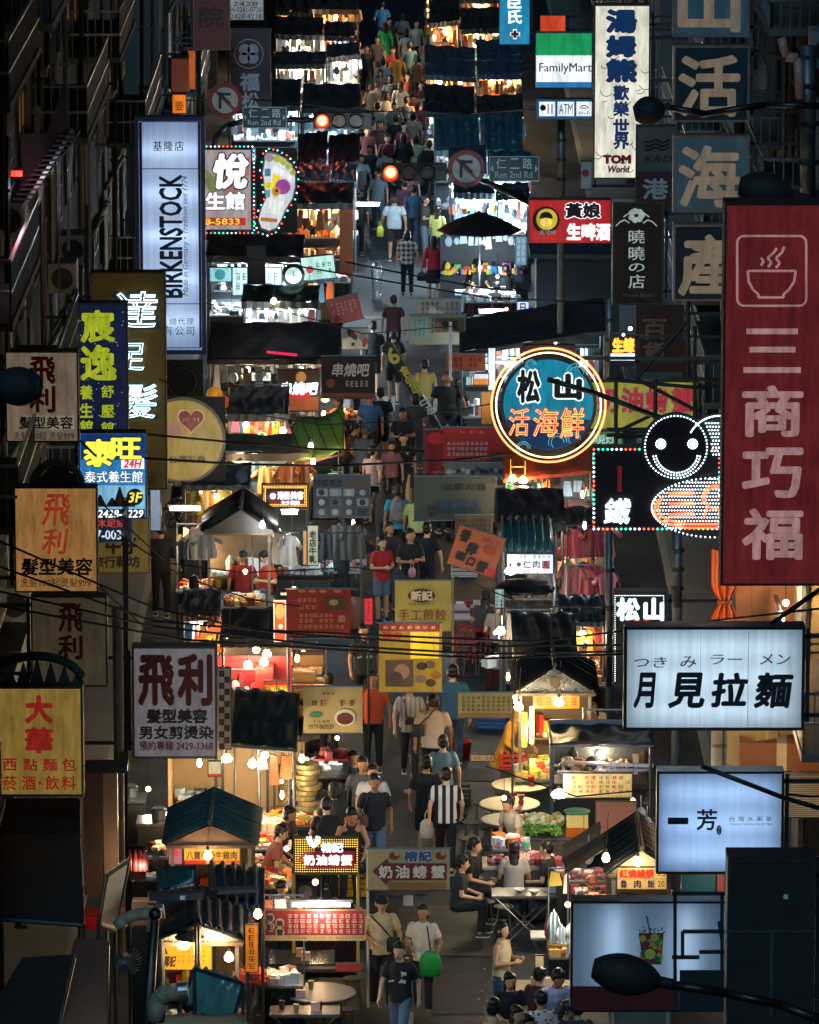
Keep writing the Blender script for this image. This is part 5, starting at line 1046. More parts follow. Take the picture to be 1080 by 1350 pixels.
# ================================================================== STALLS
WB=(1,.68,.36);WW=(1,.85,.64);CB_=(.74,.90,1)
def bulb(px,py,Y,lab,power=22,r=.055,col=WB,cord=.55,hexc='#ffd08a',s=28):
    v=at(px,py,Y);t=thing('light_bulb',lab,'light bulb',v)
    MB().lathe([(.012,.085),(r*.55,.06),(r,0),(r*.85,-.04),(.012,-.065)],E(hexc,s),n=12).build('bulb',t,smooth=True);MB().tube((0,0,.07),(0,0,.13),.022,BLACK,8).build('socket',t)
    MB().tube((0,0,.13),(.03,.02,.13+cord),.008,BLACK,4).build('cord',t);lamp(t,(0,-.02,-.02),power,col,r*1.1);return t
def tubelight(px0,px1,py,Y,lab,power=30,col=CB_,hexc='#e6f4ff',s=9,tilt=0):
    a=at(px0,py,Y);b=at(px1,py-tilt,Y);c=(a+b)/2;t=thing('tube_light',lab,'tube light',c)
    MB().tube(a-c,b-c,.03,E(hexc,s),10).build('tube',t,smooth=True);MB().box(0,.03,.05,(b-a).length+.06,.06,.04,P('#b8b8b4')).build('fitting',t);MB().tube((0,0,.07),(0,0,.4),.008,BLACK,4).build('hanger',t)
    lamp(t,(0,-.06,-.08),power,col,.12);return t
GARM=[]
def garment_mesh(k):
    q=random.Random(k);w,h=q.uniform(.36,.46),q.uniform(.55,.75);sl=q.uniform(.1,.2);m=MB();nu,nv=10,8;ph=q.uniform(0,6)
    def fn(u,v):
        ww=w*(.5+.07*math.sin(v*5+ph));x=(u-.5)*2*ww*.5/.5*(1.0 if v<.8 else 1-(v-.8)*1.2);return(x,.03*math.sin(u*13+ph)*(1.2-v),v*h)
    vs=[fn(i/nu,j/nv) for j in range(nv+1) for i in range(nu+1)];n=len(vs);W=nu+1;vs+=[(x,y+.03,z) for x,y,z in vs];fs=[(j*W+i,j*W+i+1,(j+1)*W+i+1,(j+1)*W+i) for j in range(nv) for i in range(nu)]
    m.add(vs,fs+[tuple(n+c for c in reversed(f)) for f in fs],WHITE)
    for s in(-1,1):m.prism([(s*w*.45,h*.98),(s*w*.45,h*.72),(s*(w*.45+sl),h*.55),(s*(w*.45+sl+.06),h*.66)][::s],0,.035,WHITE)
    m.prism([(-.08,h-.01),(.08,h-.01),(0,h+.07)],.01,.02,WHITE);return m.mesh('garment',True)
for _k in range(5):GARM.append(garment_mesh(_k))
def pick(q,pal):return P(q.choice(pal),.7,.15,scale=4)
PAL={'clothes':['#b8b4ac','#8a8e96','#2a3038','#c8c4ba','#46505c','#6a5a50','#9a9ca8','#1c2026','#a87a5a'],'bright':['#dfe6ea','#c8d4dc','#e8e8e4','#9ab0bc','#3a4a54','#d0c8c0','#b8c8cc','#a86a5a'],
       'warm':['#c88a4a','#d8b070','#a85a2a','#e0c890','#8a4a22','#d8682a','#6a3a1c','#e8d8b0'],'toys':['#c83a3a','#d8b43a','#3a7ac0','#e8e4dc','#4aa86a','#c87ab0','#e07a3a','#dcdcdc','#2a2a30'],'pink':['#b86a70','#a83a44','#c89a98','#7a2a30','#d8b8b0','#5a2a30','#46303a'],
       'food':['#c89a4a','#a8542a','#d8c8a0','#7a8a3a','#c83a2a','#e0d8c0','#b8b8b4','#8a5a2a','#d8b43a'],'dark':['#1c2226','#2a3236','#3a3230','#4a4a48','#22262c','#6a625a']}
def goods(parent,x0,x1,y0,y1,z,pal,q,n=None,hmax=.28,name='goods'):
    m=MB();n=n or int((x1-x0)*(y1-y0)*38)+6
    zw=.19;nz=max(1,int((x1-x0)/zw));zw=(x1-x0)/nz
    for i in range(nz):  # wares set out in neat blocks of one kind each
        if q.random()<.25:continue
        c=pick(q,PAL[pal]);c2=pick(q,PAL[pal]);k=q.random();s=q.uniform(.05,.085);h=q.uniform(.03,min(hmax,.14));y=y0+s/2
        while y<y1:
            x=x0+i*zw+s/2
            while x<x0+(i+.92)*zw:
                a,b=x+q.uniform(-.006,.006),y+q.uniform(-.006,.006);cc=c if q.random()<.8 else c2
                if k<.4:m.box(a,b,z+h/2,s*.82,s*.82,h,cc,rz=q.uniform(-.2,.2))
                elif k<.7:m.lathe([(s*.42,0),(s*.45,h),(s*.2,h*1.1)],cc,(a,b,z),7)
                else:m.ball((a,b,z+s*.35),s*.42,cc,n=6,m=4)
                x+=s
            y+=s
    n//=2
    for _ in range(min(n,170)):
        x,y=q.uniform(x0,x1),q.uniform(y0,y1);c=pick(q,PAL[pal]);k=q.random();h=q.uniform(.05,hmax)
        if k<.5:m.box(x,y,z+h/2,q.uniform(.06,.2),q.uniform(.06,.2),h,c,rz=q.uniform(0,3))
        elif k<.8:m.lathe([(.03+h*.12,0),(.035+h*.15,h*.7),(.018,h)],c,(x,y,z),8)
        else:m.ball((x,y,z+h*.35),h*.4,c,n=8,m=5)
    return m.build(name,parent,stuff=True)
def hanging(parent,x0,x1,y,z,pal,q,rows=1,drop=.55,name='hanging_goods'):
    m=MB();x=x0
    while x<x1:
        w=q.uniform(.08,.22);h=q.uniform(.35,1)*drop;c=pick(q,PAL[pal]);yy=y+q.uniform(-.12,.12);k=q.random()
        if k<.55:m.prism([(x,z-h),(x+w,z-h*q.uniform(.9,1)),(x+w*.8,z-.02),(x+w*.2,z)],yy,yy+.04,c)
        elif k<.8:m.ball((x+w/2,yy,z-h*.6),w*.5,c,1,.6,1.3,8,6)
        else:m.box(x+w/2,yy,z-h/2,w*.8,.05,h,c,ry=q.uniform(-.1,.1))
        m.tube((x+w/2,yy,z),(x+w/2,yy,z+.06),.004,GAL,3);x+=w*q.uniform(.75,1.15)
    m.tube((x0,y,z+.06),(x1,y,z+.06),.015,GAL,5);return m.build(name,parent,stuff=True)
def garments(x0,x1,y,z,step,labelf,pal,group,seed=1,rz=.25,mats=None,sx=.8):
    """garments hanging one by one from a rail; world coordinates"""
    q=random.Random(seed);x=x0;i=0
    while x<x1:
        g=child('hanging_garment',q.choice(GARM),None,(x,y+q.uniform(-.08,.08),z-.6+q.uniform(-.03,.03)),q.choice(mats) if mats and q.random()<.7 else pick(q,PAL[pal]),(sx*q.uniform(.8,1.1),1,q.uniform(.7,.95)),(0,q.uniform(-.04,.04),q.uniform(-rz,rz)));tag(g,ORD[min(i,11)]+' '+labelf,'garment',group);x+=step*q.uniform(.8,1.2);i+=1
def canopy(lab,px0,px1,pye,L=2.3,tilt=.28,mat=None,pal='bright',z=2.35,skew=0,light=(CB_,60),kind='both',seed=None,sag=.05,valance=.16,counter=True,pe2=None,nl=2,name='market_stall',side_wall=None,backwall=True):
    Y0=on(px0,pye,z).y;x0=at(px0,pye,Y0).x;x1=at(px1,pye,Y0).x;w=x1-x0;q=random.Random(seed or int(px0*3+pye));zr=0
    if pe2 is not None:zr=(pye-pe2)/FPX*Y0*1.02
    r=thing(name,lab,'market stall',((x0+x1)/2,Y0,0));mat=mat or TARP('#1b2a34');ph=q.uniform(0,6)
    def top(u,v):return((u-.5)*w+skew*v,v*L,z+zr*u+tilt*math.sin(min(1,v)*math.pi*.5)-sag*math.sin(u*math.pi*3+ph)**2*math.sin(v*math.pi)-.016*math.sin(u*17+v*9+ph)-.008*math.sin(u*31-v*13+ph)-.02*abs(math.sin(v*6.3)))
    MB().sheet(top,34,12,mat).build('canopy_cloth',r,smooth=True)
    if valance:m=MB();n=14;vs=[(-w/2+w*k/n,-.012*(k%2),z+zr*k/n-j*valance*(1-.1*(k%2))) for j in(0,1) for k in range(n+1)];vs+=[(a,b+.012,c) for a,b,c in vs];N1=n+1;m.add(vs,[(k+N1,k+N1+1,k+1,k) for k in range(n)]+[(k+2*N1,k+2*N1+1,k+3*N1+1,k+3*N1) for k in range(n)],mat);m.build('valance',r)
    for sx in(-1,1):
        for yy in(.04,L-.05):MB().tube((sx*(w/2-.05),yy,0),(sx*(w/2-.05),yy,z-.04+(zr if sx>0 else 0)),.024,GAL,6).build('post',r)
    MB().tube((-w/2,.03,z-.05),(w/2,.03,z-.05+zr),.018,GAL,5).build('front_rail',r)
    if counter:
        MB().box(0,.65,.42,w*.92,.7,.84,P('#3a4146',.6,.4)).build('counter',r);MB().box(0,.65,.86,w*.95,.8,.04,P('#9a9c9a',.35,.3,.5)).build('counter_top',r);goods(r,-w*.45,w*.45,.3,1.0,.88,pal,q)
    if backwall:MB().box(0,L-.12,1.0,w*.96,.04,2.0,P('#59524a' if pal in('warm','food') else '#56626a',.7,.3)).build('back_board',r);m=goods(r,-w*.45,w*.45,L-.5,L-.2,1.25,pal,q,40,.35,'shelf_goods');MB().box(0,L-.35,1.23,w*.9,.35,.03,GAL).build('shelf',r)
    if kind in('both','hang'):hanging(r,-w*.46,w*.46,.35,z-.22,pal,q,drop=.6);hanging(r,-w*.46,w*.46,L*.55,z-.15,pal,q,drop=.7)
    col,pw=light
    for k in range(nl):
        xx=((k+.5)/nl-.5)*w*.8;t=thing('tube_light' if col is CB_ else 'light_bulb',('cold white tube' if col is CB_ else 'bare warm bulb')+(', left,',', right,','')[k if nl==2 else 2 if nl==1 else(0,2,1)[k]]+(' in the middle' if nl==3 and k==1 else '')+' under the '+' '.join(lab.split()[:8]),'tube light' if col is CB_ else 'light bulb',(r.location.x+xx,Y0+.30+q.uniform(0,.1),z-.28),group='lights under the canopy of the '+' '.join(lab.split()[:5]) if nl>1 else None)
        if col is CB_:MB().tube((-.28,0,0),(.28,0,0),.02,E('#e6f4ff',9),8).build('tube',t);MB().box(0,0,.04,.6,.05,.03,WHITE).build('fitting',t)
        else:MB().ball((0,0,0),.06,E('#ffcf8a',26),n=10,m=8).build('bulb',t,smooth=True);MB().tube((0,0,.06),(0,0,.2),.015,BLACK,6).build('socket',t)
        lamp(t,(0,.1,-.1),pw/nl,col,.07)
    return r,Y0
CORR={}
def corr_sheet(w,L,mat,pitch=.15,amp=.05,th=.006,curl=.0,seed=1):
    """corrugated sheet: w across the waves (x), L down the slope (y), built at origin"""
    n=max(8,int(w/pitch)*6);q=random.Random(seed);vs=[]
    for j in range(4):
        for i in range(n+1):x=w*i/n;vs.append((x,L*j/3,amp*math.sin(2*math.pi*x/pitch)+curl*math.sin(x*3+j)))
    k=len(vs);vs+=[(x,y,z-th) for x,y,z in vs];W=n+1;m=MB()
    fs=[(j*W+i,j*W+i+1,(j+1)*W+i+1,(j+1)*W+i) for j in range(3) for i in range(n)];fs+=[tuple(k+c for c in reversed(f)) for f in fs]
    fs+=[(i+1,i,k+i,k+i+1) for i in range(n)]+[(3*W+i,3*W+i+1,k+3*W+i+1,k+3*W+i) for i in range(n)]
    m.add(vs,fs,mat);return m.mesh('roof_sheet',True)
def gable(lab,pxl,pxr,pye,ridge_px=None,z=2.3,rise=.38,L=1.8,mat=DKCORR,gmat=CREAM,pal='food',over=.0,light=None,yaw=0.0,seed=3,counter=True,gfoil=False):
    Y0=on(pxl,pye,z).y;x0=at(pxl,pye,Y0).x;x1=at(pxr,pye,Y0).x;w=x1-x0;rx=at(ridge_px,pye,Y0).x-(x0+x1)/2 if ridge_px else 0;q=random.Random(seed)
    r=thing('food_stall',lab,'food stall',((x0+x1)/2,Y0,0),R(yaw))
    for s in(-1,1):
        ww=w/2-s*rx;sl=math.hypot(ww,rise);ang=math.atan2(rise,ww);np_=2
        for k in range(np_):
            me=corr_sheet(L/np_+.04,sl+.04,mat,seed=seed+k);o=child('roof_sheet',me,r)
            # sheet x runs along the ridge (world y), sheet y down the slope
            o.matrix_local=Matrix.Translation((rx,k*L/np_-.05,z+rise+.02+.008*k))@Matrix(((0,s*math.cos(ang),s*math.sin(ang),0),(1,0,0,0),(0,-math.sin(ang),math.cos(ang),0),(0,0,0,1)))
    MB().tube((rx,-.06,z+rise+.03),(rx,L,z+rise+.03),.04,mat,8).build('ridge_cap',r)
    MB().prism([(-w/2+.03,z-.02),(rx,z+rise-.03),(w/2-.03,z-.02)][::-1],.02,.05,P('#8a8a84',.25,.3,.85,scale=6,bump=.6) if gfoil else gmat).build('gable_board',r);MB().prism([(-w/2+.03,z-.02),(rx,z+rise-.03),(w/2-.03,z-.02)][::-1],L-.08,L-.05,gmat).build('gable_board',r)
    for sx in(-1,1):MB().box(sx*(w/2-.06),.02,z+.0,.05,.04,.05,GAL).build('eave_plate',r)
    MB().box(0,.0,z-.045,w-.02,.05,.05,P('#6d5a44',.6,.3)).build('front_beam',r)
    for sx in(-1,1):
        for yy in(.05,L-.1):MB().box(sx*(w/2-.1),yy,(z-.05)/2,.05,.05,z-.05,P('#8a8276',.5,.3,.3)).build('post',r)
    if counter:MB().box(0,.45,.4,w*.9,.75,.8,P('#7a7e7e',.3,.3,.7)).build('counter',r);MB().box(0,.42,.83,w*.98,.9,.04,P('#b0b2b0',.25,.3,.8)).build('counter_top',r);goods(r,-w*.45,w*.45,.05,.8,.85,pal,q,60,.25)
    MB().box(0,L-.15,1.1,w*.9,.03,1.6,P('#6e5d48',.7,.4)).build('back_board',r);goods(r,-w*.42,w*.42,L-.5,L-.25,1.2,pal,q,30,.35,'shelf_goods');MB().box(0,L-.38,1.18,w*.88,.32,.03,WOOD).build('shelf',r)
    return r,Y0
def table(lab,px,py,w,d=None,rnd_=False,h=.74,mat=P('#a8a69c',.4,.3),seed=1,on_=True,legs=BLACK,group=None,pal='food'):
    v=on(px,py,h);t=thing('table',lab,'table',(v.x,v.y,.005),0,group);q=random.Random(seed)
    if rnd_:MB().lathe([(w/2-.01,h-.03),(w/2,h-.02),(w/2,h-.004),(w/2-.01,h)],mat,n=36).build('table_top',t,smooth=False);m2=MB().lathe([(w/2+.012,h-.034),(w/2+.012,h-.008)],STEEL,n=36).build('edge_band',t)
    else:MB().box(0,0,h-.015,w,d,.03,mat).build('table_top',t);MB().box(0,0,h-.045,w-.06,d-.06,.03,STEEL).build('apron',t)
    D=d or w;lw,ld=w*(.3 if rnd_ else.44),D*(.3 if rnd_ else.42)
    for a,b in((-1,-1),(-1,1),(1,-1),(1,1)):MB().tube((a*lw,b*ld,h-.05),(-a*lw*(.6 if not rnd_ else-1.1),b*ld,0),.013,STEEL if legs is STEEL else GAL,6).build('leg',t)
    MB().tube((0,-ld,h*.48),(0,ld,h*.48),.01,GAL,5).build('stretcher',t)
    if on_:
        for k in range(q.choice((2,3,4))):
            x,y=q.uniform(-w*.33,w*.33),q.uniform(-D*.3,D*.3);kind=q.choice(('bowl','cup','tissue'));loc=(v.x+x,v.y+y,h+.006)
            if kind=='bowl':o=MB().lathe([(.03,0),(.075,.045),(.085,.06),(.07,.05),(.02,.015)],WHITE,n=16).build('bowl',loc=loc,smooth=True);tag(o,('larger ','','farther ','nearer ')[k]+'white soup bowl on the '+' '.join(lab.split()[:9]),'bowl','bowls on the '+' '.join(lab.split()[:7]))
            elif kind=='cup':o=MB().lathe([(.03,0),(.042,.12),(.045,.125),(.034,.11)],P(q.choice(('#a82a22','#c8b48c','#5a2a22','#d8d4cc'))),n=14).build('cup',loc=loc,smooth=True);tag(o,('first ','second ','third ','fourth ')[k]+'plastic drink cup on the '+' '.join(lab.split()[:9]),'cup','cups on the '+' '.join(lab.split()[:7]))
            else:o=MB().box(0,0,.06,.13,.1,.12,P('#c9a8a0')).build('tissue_box',loc=loc);tag(o,('first ','second ','third ','fourth ')[k]+'pale tissue box on the '+' '.join(lab.split()[:9]),'tissue box','tissue boxes on the '+' '.join(lab.split()[:7]))
    return t,v
STOOL=None
def stool(lab,X,Y,mat,group,h=.45):
    t=thing('stool',lab,'stool',(X,Y,.005),0,group);MB().lathe([(.13,h-.02),(.15,h-.015),(.15,h),(.02,h+.004)],mat,n=18).build('seat',t,smooth=False)
    for a in range(4):c,s=math.cos(a*math.pi/2+.78),math.sin(a*math.pi/2+.78);MB().tube((c*.11,s*.11,h-.02),(c*.17,s*.17,0),.012 if mat is not RED else.02,GAL if mat is not RED else RED,6).build('leg',t)
    return t
def banner(lab,rect,Y,face,**kw):return Sign('banner',lab,'banner',rect,Y,face,cloth=True,frame=kw.pop('frame',GAL),**kw)
def lit_menu(lab,rect,Y,face,**kw):return Sign('menu_sign',lab,'menu sign',rect,Y,face,kw.pop('frame',IRON),kw.pop('fr',1),kw.pop('d',.06),**kw)
DKA=TARP('#1e2d38','#6a808a');NVA=TARP('#1c3646','#b0c4cc',.7);TLA=TARP('#27505c','#b8d0d4',.8);BKA=TARP('#171d24','#46565f')
def upper_rows():
    def C(lab,a,b,py,L,tilt,mat,pal,**kw):
        pe=kw.pop('pe2',None);sd=kw.pop('seed');nl=kw.pop('nl',2);(c,pw)=kw.pop('light');q=random.Random(sd);mid=a+(b-a)*q.uniform(.4,.62);sl=0 if pe is None else(pe-py)*.6
        inner=a>500
        for k,(u,v) in enumerate(((a,mid-1),(mid+1,b))):
            o=q.uniform(-5,5);wk=(k==0)==inner
            r=canopy(('walkway-side ' if wk else 'facade-side ')+lab,u,v,py+o+(sl if k else 0),L*q.uniform(.6,.9),tilt*q.uniform(.6,1.6),mat,pal if q.random()<.75 else 'toys',z=2.35+q.uniform(-.15,.15),light=(c,pw*.6),seed=sd*2+k,nl=max(1,nl-1),pe2=py+o+(sl if k else 0)+q.uniform(-5,5),**kw)
        return r
    C('black canopy stall topmost on the left with two warm bulbs',362,474,12,3.2,.3,BKA,'warm',light=(WB,280),seed=21)
    C('second black canopy stall from the top on the left selling white goods',362,468,49,2.6,.25,BKA,'clothes',light=(WW,220),seed=22)
    C('third canopy stall from the top on the left with white games',362,474,80,2.4,.2,DKA,'bright',light=(WW,560),seed=23)
    C('dark teal canopy stall behind the upper traffic light with cold white clothes',300,474,140,3.6,.3,TARP('#101d22','#4a5c60'),'bright',light=(CB_,495),seed=24,nl=3)
    C('dark canopy stall between the foot sign and the crowd',392,474,212,3.4,.5,TARP('#12191e','#4a5c60'),'dark',light=(CB_,140),seed=25,nl=1)
    C('teal canopy stall just above the brown wooden stall',392,470,240,2.0,.2,TLA,'bright',light=(CB_,180),seed=26,nl=1)
    r,Y=canopy('brown wooden stall with draped cloth and warm candles like lamps',372,466,268,2.0,.25,BKA,'warm',light=(WB,68),seed=27,nl=1)
    MB().box(.72,-.02,1.25,.34,.06,1.9,P('#a0552e',.7,.3)).build('side_panel',r)
    C('black canopy stall topmost on the right with a lit window display',560,662,-4,3.0,.2,BKA,'warm',light=(WW,240),seed=31)
    C('second black canopy stall on the right with orange lit sunglasses stands',566,664,34,3.0,.35,TARP('#0e1216','#4a5c60'),'warm',light=(WB,480),seed=32,pe2=42)
    C('wide navy canopy stall on the right with gold lit bags and hats',560,690,97,4.4,.5,NVA,'warm',light=(WB,570),seed=33,nl=3,pe2=104)
    C('long black canopy stall on the right over a thin strip of light',560,690,146,3.2,.3,TARP('#0d171d','#4a5c60'),'bright',light=(CB_,140),seed=34,counter=False,kind='hang',pe2=152)
    C('broad teal tarpaulin stall behind the round no turn sign',572,690,196,4.0,.4,TLA,'bright',light=(CB_,120),seed=35,sag=.16)
    C('dark blue tarpaulin stall behind the right street name sign',592,700,230,2.6,.3,TARP('#1a3c4a','#7a98a0'),'bright',light=(CB_,570),seed=36,nl=3)
    C('black canopy stall with glittering white baubles',598,698,258,1.8,.12,DKA,'bright',light=(CB_,720),seed=37,nl=3)
    # umbrella
    v=on(632,300,2.3);r=thing('market_umbrella','large black market umbrella over the bright white table','umbrella',(v.x,v.y,0));m=MB();m.lathe([(1.05,2.22),(1.04,2.25),(.55,2.52),(.06,2.68),(.02,2.72)],P('#0b0e10',.5),n=8);m.build('umbrella_cloth',r);MB().tube((0,0,0),(0,0,2.7),.025,STEEL,8).build('pole',r);MB().lathe([(.28,0),(.26,.08),(.04,.1)],IRON,n=16).build('base',r)
    for k in range(8):MB().tube((0,0,2.45),(math.cos(k*math.pi/4)*1.0,math.sin(k*math.pi/4)*1.0,2.21),.008,STEEL,4).build('rib',r)
    t,v=table('bright white folding table under the black umbrella',640,385,1.5,.8,seed=5,mat=P('#c8ccd0'));lamp(t,(0,.2,1.25),150,CB_);o=thing('light_bulb','cold white lamp hanging under the black umbrella','light bulb',(v.x,v.y+.2,1.95));MB().ball((0,0,0),.07,E('#e8f6ff',26)).build('bulb',o);MB().tube((0,0,.06),(0,0,.3),.01,BLACK,4).build('cord',o)
    q=random.Random(8);r=thing('goods_rack','rack of dark red and glittering trinkets behind the bright white table','goods rack',(v.x,v.y+2.2,0));MB().box(0,0,.9,2.2,.3,1.8,P('#20262a')).build('rack_board',r);goods(r,-1,1,-.5,-.15,.9,'toys',q,90,.3);hanging(r,-1,1,-.25,1.95,'bright',q,drop=.5)
    # left cold lit corner
    canopy('cold lit appliance stall below the fairy light sign',272,400,338,2.2,.2,TARP('#0e181c','#4a5c60'),'bright',light=(CB_,570),seed=41,nl=3)
    s=Sign('lit_sign','tilted green white lit sign with a red mark by the crossing','sign',(399,337,444,369),133,E('#a8d8cc',.95),IRON,1,.15,roll=-6);s.disc((410,354),5,E('#c8383a',.8),.002);s.scrib((418,345,440,362),3,2,INK,.003,3)
    s=Sign('lit_sign','wide cyan lit picture box under the fairy light massage sign','sign',(276,352,306,372),131,E('#8fd0d4',.9),IRON,1,.15);s.disc((290,362),7,E('#3a9aa8',.8),.002)
    s=Sign('lit_sign','pale lit panel with small print left of the round lit clock','sign',(306,352,372,390),130.5,E('#c8e8ec',.9),IRON,1,.1);s.scrib((310,358,368,384),7,2,P('#3a8a96'),.003,5)
    r=Sign('grey_cloth','dark crumpled cloth hanging before the pale lit panel','cloth',(326,325,350,374),129,P('#3a3c3a',.8),IRON,cloth=True)
    v=at(387,363,129.5);r=thing('round_clock','small round lit clock box with a dark rim by the stall keeper','clock',v);MB().tube((0,-.02,0),(0,.15,0),.26,P('#101416'),24).build('rim',r);MB().tube((0,-.03,0),(0,-.02,0),.19,E('#b8e0dc',1.0),24).build('dial',r);MB().box(0,-.035,.05,.015,.004,.12,INK).build('hand',r);MB().box(.04,-.035,0,.08,.004,.015,INK).build('hand',r);MB().box(0,.1,-.9,.2,.1,1.2,E('#c8e4e8',.9)).build('lit_stem',r)
    bulb(361,397,127,'starry warm bulb above the big black awning on the left',26,.07);tubelight(325,352,425,126,'cold tube low over the white goods left of the crossing',60)
    canopy('low table stall of white goods and trays left of the crossing',318,420,398,1.8,.1,TARP('#14201f','#4a5c60'),'bright',light=(CB_,460),seed=44)
    tubelight(470,500,270,143,'cold tube standing by the crowd near the crossing',120)
    v=on(497,398,0);r=thing('wrapped_post','silver foil wrapped bollard standing in the bright crossing','bollard',(v.x,v.y,.01));MB().lathe([(.14,0),(.1,.1),(.13,.5),(.16,.8),(.1,.95)],P('#c0c8cc',.2,.3,.8,scale=9,bump=.8),n=12).build('foil_wrap',r,smooth=True);MB().tube((0,0,.9),(0,0,1.02),.05,IRON).build('post_tip',r)
    # lit goods right of the crossing
    s=Sign('lit_sign','blue white lit upright sign with 日 by the dark awning','sign',(681,397,698,426),131,E('#b8d4ff',1.1),IRON,1,.15);s.text('日',(686,400,693,411),INK,.003,bold=.03);s.text('式',(685,413,694,424),INK,.003,bold=.03)
    s=Sign('lit_sign','second smaller blue white lit sign at the far side of the dark post','sign',(718,399,732,424),131.5,E('#a8c8ff',1.1),IRON,1,.15);s.scrib((720,402,730,420),1,2,INK,.003,4)
    s=lit_menu('pale green lit menu board left of the blue white 日 sign',(624,415,659,434),129,E('#b8d8a8',.8));s.scrib((628,420,656,431),5,2,P('#5a8a5a'),.002,6);tubelight(632,666,411,129,'cold white tube over the pale green menu board',60)
    s=lit_menu('upright blue lit panel right of the umbrella',(679,311,695,350),138,E('#7aa0b8',.6));s.scrib((681,314,693,346),2,4,WHI,.002,7)
    s=lit_menu('narrow picture panels lit behind the black grille right of the umbrella',(706,322,734,356),137,E('#c8b87a',.7));s.disc((716,330),4,P('#6a3a1a'),.002);s.disc((724,344),5,P('#1a2a16'),.002);s.patch((706,336,734,338),INK,.004)
    r=thing('kiosk','dark boarded kiosk between the crossing and the round blue sign','kiosk',(xat(762,128),129,0));MB().box(0,0,1.6,1.9,1.6,3.2,P('#1a2428',.7)).build('kiosk_wall',r);MB().box(0,0,3.25,2.2,1.9,.1,P('#27343a')).build('kiosk_roof',r)
def middle_left():
    r,Y=canopy('big black awning stall with a red reflection below the blue framed box',273,450,474,2.7,.35,BKA,'clothes',light=(WW,60),seed=51,kind='hang',nl=2,valance=.1,sag=.03);YA=Y
    v=at(372,466,Y-.03);tag(MB().box(0,0,0,.65,.03,.05,E('#d81a4a',1.2),ry=.1).build('glowing_reflection',loc=v),'red reflection put in as a glowing strip on the big black awning edge','reflection strip')  # the awning's red reflection, put in as a glowing bar
    s=lit_menu('lit dark board with white brushed 串燒吧 over glowing red',(366,487,422,543),119,P('#2a1a14'),d=.1);s.patch((368,523,420,541),E('#a8542e',.5));s.disc((394,520),17,E('#c81c24',.9),.002,ry=5);s.text('串燒吧',(370,504,419,520),E('#eef6ff',1.8),.006,bold=.04,shear=.15);s.disc((397,497),7,E('#c88a4a',.5),.002)
    s=banner('dark banner with white 串燒吧 beside the crosswalk',(424,470,495,525),117,P('#1c1214',.7));s.text('串燒吧',(438,479,487,496),P('#c8c4c4'),bold=.02,shear=.15);s.scrib((455,500,486,512),5,1,P('#b0acac'),0,2);s.patch((424,518,495,524),P('#7a3a26'),.003);s.disc((436,505),6,P('#7a3a26'),.003)
    s=banner('food picture poster left of the walkway above the skewer banner',(450,433,485,460),121,P('#b8b4a8'));q=random.Random(2)
    for k in range(9):s.disc((q.uniform(454,481),q.uniform(437,456)),q.uniform(2,5),P(q.choice(['#5a3a2a','#3a2a26','#a83a2a','#7a7a7a'])),.002+k*.0004)
    s=banner('tilted red paper poster at the edge of the bright crossing',(437,391,480,424),124,P('#a84a48'),roll=-14);s.scrib((441,396,476,414),6,4,P('#c8a89a'),0,3);s.poly([(440,424),(445,408),(452,420)][::-1],P('#b01a1c'),.003)
    s=banner('cream menu banner with two rows of red characters over the crosswalk',(551,394,608,420),123,P('#b0a496'));s.scrib((554,397,606,417),8,3,P('#7a2a28'),0,5)
    s=banner('lower green and tan banner under the cream menu banner',(540,415,614,454),122,P('#8c8870'));s.patch((542,418,564,446),P('#7f9a8a'),.003);s.scrib((545,420,562,444),3,5,P('#2a5a7a'),.004,4);s.patch((574,419,612,438),P('#5f4c34'),.003);s.text('食堂',(582,422,604,435),P('#1c1612'),.006,bold=.04);s.scrib((568,418,574,440),1,3,INK,.003,2)
    s=banner('orange brown paper banner with dark print right of the feather flag',(588,467,640,488),120,P('#a8523a'));s.scrib((592,470,636,485),7,2,P('#5a1a14'),0,5)
    # feather flag
    Yf=121;base=at(590,578,Yf);r=thing('feather_flag','long black diagonal feather flag with pale writing leaning over the crosswalk','flag',base);T=at(518,452,Yf)-base;T2=at(503,458,Yf)-base;B=at(580,560,Yf)-base;B2=at(572,566,Yf)-base
    MB().path([(0,0,0),T],.022,STEEL,6).build('flag_pole',r);m=MB();vs=[T,T2,B2,B];m.add([v+Vector((0,d,0)) for d in(0,.015) for v in vs],[(0,1,2,3),(7,6,5,4),(0,4,5,1),(1,5,6,2),(2,6,7,3),(3,7,4,0)],P('#17181a',.6));m.build('flag_cloth',r)
    s_ang=math.atan2(T.x,T.z)
    for k,(st,t) in enumerate((('6',.84),('食',.70),('品',.62),('燒',.54),('烤',.46),('日',.34),('本',.26))):
        c=T*t+(T2-T)*(.62 if t>.5 else.8)*(t*.8+.12);h=.36 if st=='6' else.2;o=letters(r,st,0,0,h*.6 if st=='6' else h,h,P('#b8ac4a' if t>.4 else '#c8c4bc'),y=0,bold=.03);o.location=c+Vector((-h*.2,-.02,-h*.3));o.rotation_euler=(0,s_ang,0)
    MB().box(0,0,-.1,.3,.3,.3,P('#4a2426')).build('flag_base',r)
    # upper mid stall
    canopy('small dark canopy stall with a red lit sign left of the green lit awning',300,380,546,1.8,.25,DKA,'toys',light=(WB,90),seed=53)
    s=lit_menu('small white lit sign inside the big black awning stall',(331,490,358,503),120,E('#dfe8d8',.9));s.scrib((334,493,355,500),4,1,INK,.002,9)
    s=lit_menu('red lit price board over the fruit stall',(316,552,357,567),114,E('#c8321c',.7));s.scrib((320,555,354,564),5,1,E('#e87a4a',.8),.002,3)
